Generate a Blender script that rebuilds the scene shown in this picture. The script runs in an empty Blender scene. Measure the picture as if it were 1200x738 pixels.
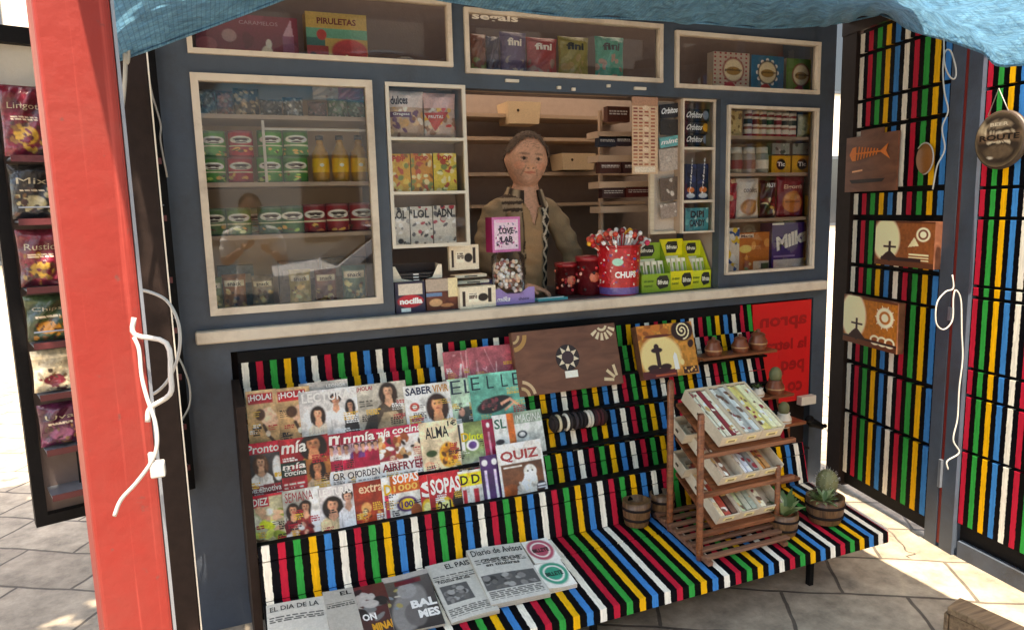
import bpy, bmesh, math, random
import numpy as np
from mathutils import Vector, Matrix, Euler
random.seed(7)
rng = np.random.default_rng(7)
S = bpy.context.scene
COL = S.collection
# ------------------------------------------------------------------ camera
F = 850.0
PITCH, YAW, ROLL = [math.radians(a) for a in (8.37, 22.89, -1.48)]
CAM = np.array([0.0, -2.88248, 1.6])
_cy, _sy = math.cos(YAW), math.sin(YAW)
FW = np.array([_sy*math.cos(PITCH), _cy*math.cos(PITCH), -math.sin(PITCH)])
_rt = np.array([_cy, -_sy, 0.0]); _up = np.cross(_rt, FW)
RT = _rt*math.cos(ROLL) + _up*math.sin(ROLL)
UP = -_rt*math.sin(ROLL) + _up*math.cos(ROLL)
cam = bpy.data.cameras.new('camera'); camo = bpy.data.objects.new('camera', cam); COL.objects.link(camo)
cam.sensor_width = 36; cam.lens = F/1200*36; cam.clip_start = 0.05; cam.clip_end = 500
camo.matrix_world = Matrix(((RT[0], UP[0], -FW[0], CAM[0]), (RT[1], UP[1], -FW[1], CAM[1]), (RT[2], UP[2], -FW[2], CAM[2]), (0, 0, 0, 1)))
S.camera = camo
# ------------------------------------------------------------------ sky, sun, exposure
SUN = Vector((-0.10, -0.36, 0.93)).normalized()
w = bpy.data.worlds.new('World'); S.world = w; w.use_nodes = True
nt = w.node_tree; bg = nt.nodes['Background']
sky = nt.nodes.new('ShaderNodeTexSky'); sky.sky_type = 'NISHITA'; sky.sun_disc = False
sky.sun_elevation = math.asin(SUN.z); sky.sun_rotation = math.atan2(SUN.x, SUN.y) % (2*math.pi)
sky.air_density = 1.0; sky.dust_density = 2.0
nt.links.new(sky.outputs[0], bg.inputs[0]); bg.inputs[1].default_value = 0.15
sl = bpy.data.lights.new('sun', 'SUN'); sl.energy = 3.0; sl.angle = math.radians(0.6); sl.color = (1, 0.95, 0.87)
so = bpy.data.objects.new('sun', sl); COL.objects.link(so); so.rotation_euler = (-SUN).to_track_quat('-Z', 'Y').to_euler()
S.view_settings.view_transform = 'Standard'; S.view_settings.look = 'None'
S.view_settings.exposure = 2.4; S.view_settings.gamma = 1
S.view_settings.use_white_balance = True; S.view_settings.white_balance_temperature = 7900; S.view_settings.white_balance_tint = 12
S.render.engine = 'CYCLES'
S.cycles.max_bounces = 8; S.cycles.transparent_max_bounces = 16

# ------------------------------------------------------------------ plane helpers (photo point -> point on a real plane)
def ray(x, y): return FW*F + RT*(x-600) - UP*(y-369)
def A(x, y, Y=0.0):
    d = ray(x, y); return CAM + d*(Y-CAM[1])/d[1]
def AZ(x, y, Z=0.0):
    d = ray(x, y); return CAM + d*(Z-CAM[2])/d[2]
def AL(x, y, Y0, Z0, s=0.3):        # leaning plane Y = Y0 + s (Z - Z0)
    d = ray(x, y); n = np.array([0, 1, -s]); return CAM + d*((Y0-s*Z0-n@CAM)/(n@d))
def SEAT(x, y):                     # sloping seat board
    d = ray(x, y); n = np.array([0, -.15, 1]); return CAM + d*((.41-n@CAM)/(n@d))
def VP(x, y, P, Q):
    d = ray(x, y); P = np.array(P, float); Q = np.array(Q, float); e = Q-P; n = np.array([-e[1], e[0], 0])
    p = CAM + d*((n[:2]@P-n@CAM)/(n@d)); return float((p[:2]-P)@e/np.linalg.norm(e)), float(p[2])

# ------------------------------------------------------------------ colours and materials
def L(c):
    if isinstance(c, str):
        c = [int(c[i:i+2], 16)/255 for i in (0, 2, 4)]
        return np.array([x/12.92 if x <= .04045 else ((x+.055)/1.055)**2.4 for x in c])
    return np.array(c, float)
MATS = {}
def mat(name, color, rough=.5, metal=0, var=.15, scale=30, bump=.1, bscale=120, spec=.5, trans=0, dirt=None):
    if name in MATS: return MATS[name]
    m = bpy.data.materials.new(name); m.use_nodes = True; n = m.node_tree; b = n.nodes['Principled BSDF']
    c = L(color)
    tc = n.nodes.new('ShaderNodeTexCoord')
    no = n.nodes.new('ShaderNodeTexNoise'); no.inputs['Scale'].default_value = scale; no.inputs['Detail'].default_value = 6
    n.links.new(tc.outputs['Object'], no.inputs['Vector'])
    mx = n.nodes.new('ShaderNodeMix'); mx.data_type = 'RGBA'
    mx.inputs[6].default_value = (*(c*(1-var)), 1); mx.inputs[7].default_value = (*np.minimum(c*(1+var), 1), 1)
    n.links.new(no.outputs['Fac'], mx.inputs[0])
    out = mx.outputs[2]
    if dirt is not None:
        n2 = n.nodes.new('ShaderNodeTexNoise'); n2.inputs['Scale'].default_value = 3.5; n2.inputs['Detail'].default_value = 8; n2.inputs['Roughness'].default_value = .7
        n.links.new(tc.outputs['Object'], n2.inputs['Vector'])
        r = n.nodes.new('ShaderNodeValToRGB'); r.color_ramp.elements[0].position = .48; r.color_ramp.elements[1].position = .72
        n.links.new(n2.outputs['Fac'], r.inputs[0])
        m2 = n.nodes.new('ShaderNodeMix'); m2.data_type = 'RGBA'; n.links.new(r.outputs[0], m2.inputs[0])
        n.links.new(out, m2.inputs[6]); m2.inputs[7].default_value = (*L(dirt), 1); out = m2.outputs[2]
    n.links.new(out, b.inputs['Base Color'])
    b.inputs['Roughness'].default_value = rough; b.inputs['Metallic'].default_value = metal
    b.inputs['Specular IOR Level'].default_value = spec
    if bump:
        nb = n.nodes.new('ShaderNodeTexNoise'); nb.inputs['Scale'].default_value = bscale; nb.inputs['Detail'].default_value = 4
        n.links.new(tc.outputs['Object'], nb.inputs['Vector'])
        bp = n.nodes.new('ShaderNodeBump'); bp.inputs['Strength'].default_value = bump; bp.inputs['Distance'].default_value = .01
        n.links.new(nb.outputs['Fac'], bp.inputs['Height']); n.links.new(bp.outputs[0], b.inputs['Normal'])
    MATS[name] = m; return m
def print_mat(name, rough, bump=0.03, coat=0, bscale=40, gain=1.0):
    m = bpy.data.materials.new(name); m.use_nodes = True; n = m.node_tree; b = n.nodes['Principled BSDF']
    at = n.nodes.new('ShaderNodeAttribute'); at.attribute_name = 'Col'
    tc = n.nodes.new('ShaderNodeTexCoord')
    no = n.nodes.new('ShaderNodeTexNoise'); no.inputs['Scale'].default_value = 160; no.inputs['Detail'].default_value = 3
    n.links.new(tc.outputs['Object'], no.inputs['Vector'])
    mr = n.nodes.new('ShaderNodeMapRange'); mr.inputs[3].default_value = .80*gain; mr.inputs[4].default_value = 1.2*gain
    n.links.new(no.outputs['Fac'], mr.inputs[0])
    mx = n.nodes.new('ShaderNodeMix'); mx.data_type = 'RGBA'; mx.blend_type = 'MULTIPLY'; mx.inputs[0].default_value = 1; mx.clamp_result = True
    n.links.new(at.outputs['Color'], mx.inputs[6]); n.links.new(mr.outputs[0], mx.inputs[7])
    n.links.new(mx.outputs[2], b.inputs['Base Color'])
    b.inputs['Roughness'].default_value = rough; b.inputs['Coat Weight'].default_value = coat; b.inputs['Coat Roughness'].default_value = .12
    nb = n.nodes.new('ShaderNodeTexNoise'); nb.inputs['Scale'].default_value = bscale; nb.inputs['Detail'].default_value = 3; nb.inputs['Distortion'].default_value = .6
    n.links.new(tc.outputs['Object'], nb.inputs['Vector'])
    bp = n.nodes.new('ShaderNodeBump'); bp.inputs['Strength'].default_value = bump*8; bp.inputs['Distance'].default_value = .006
    n.links.new(nb.outputs['Fac'], bp.inputs['Height']); n.links.new(bp.outputs[0], b.inputs['Normal'])
    MATS[name] = m; return m
print_mat('glossy_print', .38, .02, .15, 14); print_mat('newsprint', .85, .02); print_mat('foil_print', .3, .12, .4, 45, 1.35)
print_mat('carton_print', .5, .015, 0, 40, 1.35); print_mat('skin_print', .55, .02, 0, 90); print_mat('cloth_print', .9, .06, 0, 70)

def stripe_mat(name, x0, period, width=.48, wob=1.0):
    m = bpy.data.materials.new(name); m.use_nodes = True; n = m.node_tree; b = n.nodes['Principled BSDF']
    tc = n.nodes.new('ShaderNodeTexCoord'); sp = n.nodes.new('ShaderNodeSeparateXYZ')
    nz = n.nodes.new('ShaderNodeTexNoise'); nz.inputs['Scale'].default_value = 60; nz.inputs['Detail'].default_value = 2
    n.links.new(tc.outputs['Object'], nz.inputs['Vector'])
    n.links.new(tc.outputs['Object'], sp.inputs[0])
    def mth(op, a, bb=None):
        q = n.nodes.new('ShaderNodeMath'); q.operation = op
        for i, v in enumerate((a, bb)):
            if v is None: continue
            if isinstance(v, (int, float)): q.inputs[i].default_value = v
            else: n.links.new(v, q.inputs[i])
        return q.outputs[0]
    wobble = mth('MULTIPLY', mth('SUBTRACT', nz.outputs['Fac'], .5), .006*wob)
    x = mth('ADD', mth('SUBTRACT', sp.outputs[0], x0-period/5*width/2), wobble)
    t = mth('FRACT', mth('DIVIDE', x, period))
    r = n.nodes.new('ShaderNodeValToRGB'); r.color_ramp.interpolation = 'CONSTANT'
    cols = ['faf2e0', 'c8223a', '22a044', 'f8b820', '3484c8']
    dark = ['05050c', '080405', '060504', '05050a', '04040a']
    el = r.color_ramp.elements; el.remove(el[1])
    for i in range(5):
        for j in (0, 1):
            p = (i + (width if j else 0))/5
            e = el[0] if (i == 0 and j == 0) else el.new(p)
            e.position = p; e.color = (*(L(dark[i]) if j else L(cols[i])), 1)
    n.links.new(t, r.inputs[0])
    n2 = n.nodes.new('ShaderNodeTexNoise'); n2.inputs['Scale'].default_value = 25; n2.inputs['Detail'].default_value = 8; n2.inputs['Roughness'].default_value = .75
    mp = n.nodes.new('ShaderNodeMapping'); mp.inputs['Scale'].default_value = (4, 1, .5); n.links.new(tc.outputs['Object'], mp.inputs[0]); n.links.new(mp.outputs[0], n2.inputs['Vector'])
    mr = n.nodes.new('ShaderNodeMapRange'); mr.inputs[1].default_value = .3; mr.inputs[2].default_value = .75; mr.inputs[3].default_value = 1.12; mr.inputs[4].default_value = .62
    n.links.new(n2.outputs['Fac'], mr.inputs[0])
    mx = n.nodes.new('ShaderNodeMix'); mx.data_type = 'RGBA'; mx.blend_type = 'MULTIPLY'; mx.inputs[0].default_value = 1
    n.links.new(r.outputs[0], mx.inputs[6]); n.links.new(mr.outputs[0], mx.inputs[7]); n.links.new(mx.outputs[2], b.inputs['Base Color'])
    b.inputs['Roughness'].default_value = .6; b.inputs['Specular IOR Level'].default_value = .1
    bp = n.nodes.new('ShaderNodeBump'); bp.inputs['Strength'].default_value = .25; bp.inputs['Distance'].default_value = .004
    n.links.new(n2.outputs['Fac'], bp.inputs['Height']); n.links.new(bp.outputs[0], b.inputs['Normal'])
    MATS[name] = m; return m
stripe_mat('bench_stripes', .1111, .25558)
stripe_mat('shutter_stripes', .047, .326, .52)
stripe_mat('outer_shutter_stripes', .1225, .2475, .5)
def glass_mat(name, tint=(1, 1, 1), ior=1.5, gain=1.0):
    m = bpy.data.materials.new(name); m.use_nodes = True; n = m.node_tree; n.nodes.clear()
    o = n.nodes.new('ShaderNodeOutputMaterial'); t = n.nodes.new('ShaderNodeBsdfTransparent'); g = n.nodes.new('ShaderNodeBsdfGlossy')
    t.inputs[0].default_value = (*tint, 1); g.inputs['Roughness'].default_value = .012
    fr = n.nodes.new('ShaderNodeFresnel'); fr.inputs[0].default_value = ior
    mu = n.nodes.new('ShaderNodeMath'); mu.operation = 'MULTIPLY'; mu.inputs[1].default_value = gain; mu.use_clamp = True
    mx = n.nodes.new('ShaderNodeMixShader')
    n.links.new(fr.outputs[0], mu.inputs[0]); n.links.new(mu.outputs[0], mx.inputs[0]); n.links.new(t.outputs[0], mx.inputs[1]); n.links.new(g.outputs[0], mx.inputs[2]); n.links.new(mx.outputs[0], o.inputs[0])
    MATS[name] = m; return m
glass_mat('window_glass', (.98, .98, .96), 1.5, 2.3)
glass_mat('thin_glass', (.97, .97, .96), 1.45, 1.2)
glass_mat('clear_plastic', (.98, .98, .98), 1.3, .8)
mat('blue_grey_paint', (.060, .080, .110), .45, var=.12, bump=.08, dirt=(.045, .05, .06))
mat('cream_trim', (.74, .64, .52), .45, var=.08, bump=.05, dirt=(.45, .36, .28))
mat('white_trim', (.72, .66, .56), .45, var=.06, bump=.03)
def translucent_mat(name, c, k):
    m = mat(name, c, .7, var=.12, bump=.05); n = m.node_tree; b = n.nodes['Principled BSDF']; o = n.nodes['Material Output']
    t = n.nodes.new('ShaderNodeBsdfTranslucent'); t.inputs[0].default_value = (*L(c), 1); mx = n.nodes.new('ShaderNodeMixShader'); mx.inputs[0].default_value = k
    n.links.new(b.outputs[0], mx.inputs[1]); n.links.new(t.outputs[0], mx.inputs[2]); n.links.new(mx.outputs[0], o.inputs[0]); return m
translucent_mat('added_roof_sheet', (.55, .48, .40), .42); translucent_mat('thin_panel', (.60, .50, .36), .5)  # translucency added to both so daylight reaches the goods
mat('inner_wall', (.42, .33, .28), .7, var=.12)
mat('inner_shelf', (.50, .36, .26), .55, var=.15, scale=12)
mat('back_card', (.16, .115, .10), .8)
mat('dark_inside', (.02, .014, .013), .8, spec=.1)
mat('black_paint', (.007, .0065, .007), .6, var=.3, bump=.1, spec=.12)
mat('brown_black_paint', (.020, .012, .010), .6, var=.4, bump=.1, spec=.15)
mat('counter_top', (.03, .025, .03), .4)
mat('red_paint', (.205, .022, .017), .5, var=.14, scale=5, bump=.12, bscale=50, dirt=(.19, .034, .027), spec=.25)
def streaks(name):
    n = MATS[name].node_tree; b = n.nodes['Principled BSDF']; src = b.inputs['Base Color'].links[0].from_socket
    tc = n.nodes.new('ShaderNodeTexCoord'); mp = n.nodes.new('ShaderNodeMapping'); mp.inputs['Scale'].default_value = (90, 90, 1.6); no = n.nodes.new('ShaderNodeTexNoise'); no.inputs['Scale'].default_value = 1; no.inputs['Detail'].default_value = 6
    n.links.new(tc.outputs['Object'], mp.inputs[0]); n.links.new(mp.outputs[0], no.inputs['Vector'])
    rp = n.nodes.new('ShaderNodeValToRGB'); rp.color_ramp.elements[0].position = .60; rp.color_ramp.elements[1].position = .72
    n3 = n.nodes.new('ShaderNodeTexNoise'); n3.inputs['Scale'].default_value = 60; n3.inputs['Detail'].default_value = 4; n.links.new(tc.outputs['Object'], n3.inputs['Vector'])
    r3 = n.nodes.new('ShaderNodeValToRGB'); r3.color_ramp.elements[0].position = .68; r3.color_ramp.elements[1].position = .74; n.links.new(n3.outputs['Fac'], r3.inputs[0])
    n.links.new(no.outputs['Fac'], rp.inputs[0]); mx = n.nodes.new('ShaderNodeMix'); mx.data_type = 'RGBA'; n.links.new(rp.outputs[0], mx.inputs[0]); n.links.new(src, mx.inputs[6]); mx.inputs[7].default_value = (.33, .05, .04, 1)
    m2 = n.nodes.new('ShaderNodeMix'); m2.data_type = 'RGBA'; n.links.new(r3.outputs[0], m2.inputs[0]); n.links.new(mx.outputs[2], m2.inputs[6]); m2.inputs[7].default_value = (.14, .035, .03, 1); n.links.new(m2.outputs[2], b.inputs['Base Color'])
streaks('red_paint')
mat('red_sign', (.66, .009, .011), .5, var=.05)
mat('dark_red', (.36, .004, .006), .5, var=.05)
mat('steel_grey', (.28, .31, .36), .35, .6, bump=.03)
mat('white_cord', (.42, .40, .36), .6, var=.05, bump=.05)
mat('white_plastic', (.42, .41, .39), .35, var=.03, bump=.02)
mat('plaster', (.62, .57, .48), .9, var=.1, scale=4, bump=.3, bscale=40)
mat('stucco_wall', (.66, .6, .5), .9, var=.08, scale=2, bump=.3, bscale=25)
mat('dark_frame', (.05, .06, .07), .4)
mat('car_paint', (.75, .75, .74), .25, var=.02, bump=0)
mat('car_glass', (.02, .025, .03), .08, var=.05, bump=0)
mat('tyre', (.02, .02, .02), .8)
mat('denim', (.10, .17, .28), .9, var=.3, scale=60, bump=.3)
mat('leaf_green', (.09, .15, .045), .5, var=.4, scale=40, bump=.05)
mat('leaf_pale', (.30, .36, .16), .5, var=.35, scale=60, bump=.05)
mat('cactus_green', (.16, .16, .07), .6, var=.3, bump=.3)
mat('soil', (.05, .035, .025), .9, bump=.5)
mat('terracotta', (.20, .055, .025), .3, var=.3, bump=.1)
mat('teal_plastic', (.05, .4, .45), .4)
mat('brass', (.55, .38, .18), .3, .8)
def wood_mat(name, a, b_, rough=.5, sc=(1, 12, 12), ns=6):
    m = bpy.data.materials.new(name); m.use_nodes = True; n = m.node_tree; b = n.nodes['Principled BSDF']
    tc = n.nodes.new('ShaderNodeTexCoord'); mp = n.nodes.new('ShaderNodeMapping'); mp.inputs['Scale'].default_value = sc
    no = n.nodes.new('ShaderNodeTexNoise'); no.inputs['Scale'].default_value = ns; no.inputs['Detail'].default_value = 8; no.inputs['Distortion'].default_value = .8
    n.links.new(tc.outputs['Object'], mp.inputs[0]); n.links.new(mp.outputs[0], no.inputs['Vector'])
    r = n.nodes.new('ShaderNodeValToRGB'); r.color_ramp.elements[0].position = .3; r.color_ramp.elements[1].position = .7
    r.color_ramp.elements[0].color = (*L(a), 1); r.color_ramp.elements[1].color = (*L(b_), 1)
    n.links.new(no.outputs['Fac'], r.inputs[0]); n.links.new(r.outputs[0], b.inputs['Base Color']); b.inputs['Roughness'].default_value = rough
    bp = n.nodes.new('ShaderNodeBump'); bp.inputs['Strength'].default_value = .2; bp.inputs['Distance'].default_value = .004
    n.links.new(no.outputs['Fac'], bp.inputs['Height']); n.links.new(bp.outputs[0], b.inputs['Normal'])
    MATS[name] = m; return m
wood_mat('red_brown_wood', (.10, .028, .012), (.32, .105, .04), .35)
wood_mat('barrel_wood', (.07, .03, .012), (.22, .11, .05), .4, (12, 12, 1))
wood_mat('weathered_wood', (.09, .06, .04), (.20, .145, .09), .75)
wood_mat('crate_wood', (.13, .075, .04), (.30, .19, .10), .7)
wood_mat('slat_wood', (.12, .05, .028), (.30, .14, .08), .45)
wood_mat('art_wood', (.12, .042, .022), (.22, .085, .045), .4, (1, 3, 3), 8)
wood_mat('tray_wood', (.62, .52, .38), (.72, .62, .48), .6)

# ------------------------------------------------------------------ object bookkeeping
def tag(o, label=None, cat=None, group=None, kind=None):
    if label: o['label'] = label
    if cat: o['category'] = cat
    if group: o['group'] = group
    if kind: o['kind'] = kind
    return o
def thing(name, label, cat, loc=(0, 0, 0), rz=0, group=None, rx=0):
    o = bpy.data.objects.new(name, None); COL.objects.link(o); o.location = loc; o.rotation_euler = (rx, 0, rz)
    o.empty_display_size = .05
    return tag(o, label, cat, group)
TXT = {}
def glyphs(s, bold=0.0):
    k = (s, bold)
    if k not in TXT:
        cu = bpy.data.curves.new('txt', 'FONT'); cu.body = s; cu.offset = bold; cu.resolution_u = 2
        ob = bpy.data.objects.new('txt', cu); me = ob.to_mesh()
        V = np.array([v.co[:] for v in me.vertices]) if len(me.vertices) else np.zeros((0, 3))
        P = [tuple(p.vertices) for p in me.polygons]
        ob.to_mesh_clear(); bpy.data.objects.remove(ob); bpy.data.curves.remove(cu)
        if len(V):
            mn, mxx = V.min(0), V.max(0); V = (V-mn)/np.maximum(mxx-mn, 1e-6)
        TXT[k] = (V, P)
    return TXT[k]

class SH:
    """collects faces with a colour per corner-point and a material per face"""
    def __init__(s): s.V = []; s.C = []; s.Fc = []; s.M = []; s.mats = []; s.T = None; s.smooth = []
    def mi(s, m):
        if m not in s.mats: s.mats.append(m)
        return s.mats.index(m)
    def add(s, V, Fc, C, m, smooth=False):
        V = np.asarray(V, float)
        if s.T is not None: V = V @ s.T[:3, :3].T + s.T[:3, 3]
        b = sum(len(v) for v in s.V); s.V.append(V)
        C = np.asarray(C, float)
        if C.ndim == 1: C = np.tile(C, (len(V), 1))
        s.C.append(C); k = s.mi(m)
        for f in Fc: s.Fc.append(tuple(i+b for i in f)); s.M.append(k); s.smooth.append(smooth)
    def grid(s, f, art, nu, nv, m='glossy_print', h=0, smooth=True):
        U, Vv = np.meshgrid(np.linspace(0, 1, nu+1), np.linspace(0, 1, nv+1))
        P = np.array([f(u, v, h) for u, v in zip(U.ravel(), Vv.ravel())])
        if isinstance(art, np.ndarray) and art.ndim == 3:
            H, W, _ = art.shape
            C = art[np.clip((Vv.ravel()*(H-1)).round().astype(int), 0, H-1), np.clip((U.ravel()*(W-1)).round().astype(int), 0, W-1)]
        else: C = L(art)
        Fc = [(j*(nu+1)+i, (j+1)*(nu+1)+i, (j+1)*(nu+1)+i+1, j*(nu+1)+i+1) for j in range(nv) for i in range(nu)]
        s.add(P, Fc, C, m, smooth)
    def text(s, f, t, x0, y0, x1, y1, col, m='glossy_print', bold=.02, h=.0012, slant=0, mirror=False, rot=0):
        V, P = glyphs(t, bold)
        if not len(V): return
        u = V[:, 0]; v = V[:, 1]
        if mirror: u = 1-u
        X = x0+(x1-x0)*u; Y = y1-(y1-y0)*v
        if slant: X = X + slant*(v-.5)*(y1-y0)
        if rot:
            cx, cy = (x0+x1)/2, (y0+y1)/2; X, Y = cx+(X-cx)*math.cos(rot)-(Y-cy)*math.sin(rot), cy+(X-cx)*math.sin(rot)+(Y-cy)*math.cos(rot)
        s.add([f(a, b, h) for a, b in zip(X, Y)], P, L(col), m)
    def poly(s, f, pts, col, m='glossy_print', h=.0008):
        s.add([f(a, b, h) for a, b in pts], [tuple(range(len(pts)))], L(col), m)
    def box(s, x0, x1, y0, y1, z0, z1, col=(.5, .5, .5), m='carton_print', skip=''):
        V = [(x, y, z) for x in (x0, x1) for y in (y0, y1) for z in (z0, z1)]
        Fs = {'l': (0, 1, 3, 2), 'r': (4, 6, 7, 5), 'f': (0, 4, 5, 1), 'k': (2, 3, 7, 6), 'b': (0, 2, 6, 4), 't': (1, 5, 7, 3)}
        s.add(V, [q for k, q in Fs.items() if k not in skip], L(col), m)
    def obox(s, c, ax, ay, az, col=(.5, .5, .5), m='carton_print'):     # centre and three half-axis vectors
        c, ax, ay, az = map(lambda q: np.array(q, float), (c, ax, ay, az))
        V = [c+i*ax+j*ay+k*az for i in (-1, 1) for j in (-1, 1) for k in (-1, 1)]
        s.add(V, [(0, 1, 3, 2), (4, 6, 7, 5), (0, 4, 5, 1), (2, 3, 7, 6), (0, 2, 6, 4), (1, 5, 7, 3)], L(col), m)
    def bar(s, p, q, wd, th, col=(.5, .5, .5), m='carton_print', upv=(0, 0, 1)):
        p, q = np.array(p, float), np.array(q, float); d = q-p; l = np.linalg.norm(d); d = d/l
        a = np.cross(d, np.array(upv, float)); 
        if np.linalg.norm(a) < 1e-4: a = np.cross(d, [1, 0, 0])
        a /= np.linalg.norm(a); b = np.cross(a, d)
        s.obox((p+q)/2, d*l/2, a*wd/2, b*th/2, col, m)
    def lathe(s, prof, cols, c=(0, 0, 0), seg=20, m='carton_print', caps=True, squash=1):
        th = np.linspace(0, 2*math.pi, seg, endpoint=False); n = len(prof)
        V = []; C = []
        for i, (r, z) in enumerate(prof):
            for t in th: V.append((c[0]+r*math.cos(t), c[1]+r*squash*math.sin(t), c[2]+z)); C.append(L(cols[i] if isinstance(cols, list) else cols))
        Fc = [(i*seg+j, i*seg+(j+1) % seg, (i+1)*seg+(j+1) % seg, (i+1)*seg+j) for i in range(n-1) for j in range(seg)]
        if caps: Fc += [tuple(range(seg))[::-1], tuple((n-1)*seg+j for j in range(seg))]
        s.add(V, Fc, C, m, True)
    def tube(s, pts, r, col=(.8, .8, .8), m='white_cord', seg=8):
        pts = np.array(pts, float); n = len(pts); V = []; prev = None
        for i in range(n):
            d = pts[min(i+1, n-1)]-pts[max(i-1, 0)]; d /= max(np.linalg.norm(d), 1e-9)
            a = np.cross(d, [0, 0, 1]) if prev is None else prev - d*(prev@d)
            if np.linalg.norm(a) < 1e-3: a = np.cross(d, [1, 0, 0])
            a /= np.linalg.norm(a); prev = a; b = np.cross(d, a)
            rr = r[i] if hasattr(r, '__len__') else r
            for k in range(seg):
                t = 2*math.pi*k/seg; V.append(pts[i]+rr*(a*math.cos(t)+b*math.sin(t)))
        Fc = [(i*seg+j, i*seg+(j+1) % seg, (i+1)*seg+(j+1) % seg, (i+1)*seg+j) for i in range(n-1) for j in range(seg)]
        Fc += [tuple(range(seg))[::-1], tuple((n-1)*seg+j for j in range(seg))]
        s.add(V, Fc, L(col), m, True)
    def ball(s, c, r, col=(.5, .5, .5), m='carton_print', seg=12, rings=8, sq=(1, 1, 1)):
        V = []; Fc = []
        for i in range(rings+1):
            ph = math.pi*i/rings
            for j in range(seg):
                t = 2*math.pi*j/seg; V.append((c[0]+r*sq[0]*math.sin(ph)*math.cos(t), c[1]+r*sq[1]*math.sin(ph)*math.sin(t), c[2]-r*sq[2]*math.cos(ph)))
        for i in range(rings):
            for j in range(seg): Fc.append((i*seg+j, i*seg+(j+1) % seg, (i+1)*seg+(j+1) % seg, (i+1)*seg+j))
        s.add(V, Fc, L(col), m, True)
    def build(s, name, parent=None, loc=None, rot=None, bevel=0):
        V = np.concatenate(s.V); C = np.concatenate(s.C)
        me = bpy.data.meshes.new(name); me.from_pydata(V.tolist(), [], s.Fc)
        me.polygons.foreach_set('material_index', s.M); me.polygons.foreach_set('use_smooth', s.smooth)
        ca = me.color_attributes.new('Col', 'FLOAT_COLOR', 'POINT')
        ca.data.foreach_set('color', np.concatenate([C, np.ones((len(C), 1))], 1).astype(np.float32).ravel())
        for m in s.mats: me.materials.append(MATS[m])
        me.update()
        o = bpy.data.objects.new(name, me); COL.objects.link(o)
        if parent is not None: o.parent = parent
        if loc is not None: o.location = loc
        if rot is not None: o.rotation_euler = rot
        if bevel:
            b = o.modifiers.new('bevel', 'BEVEL'); b.width = bevel; b.segments = 2; b.limit_method = 'ANGLE'
        return o
def cr(pts, n=6):       # smooth curve through points
    pts = [np.array(p, float) for p in pts]; P = [2*pts[0]-pts[1]]+pts+[2*pts[-1]-pts[-2]]; out = []
    for i in range(1, len(P)-2):
        for k in range(n):
            t = k/n; out.append(.5*((2*P[i])+(-P[i-1]+P[i+1])*t+(2*P[i-1]-5*P[i]+4*P[i+1]-P[i+2])*t*t+(-P[i-1]+3*P[i]-3*P[i+1]+P[i+2])*t**3))
    out.append(pts[-1]); return out

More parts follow.
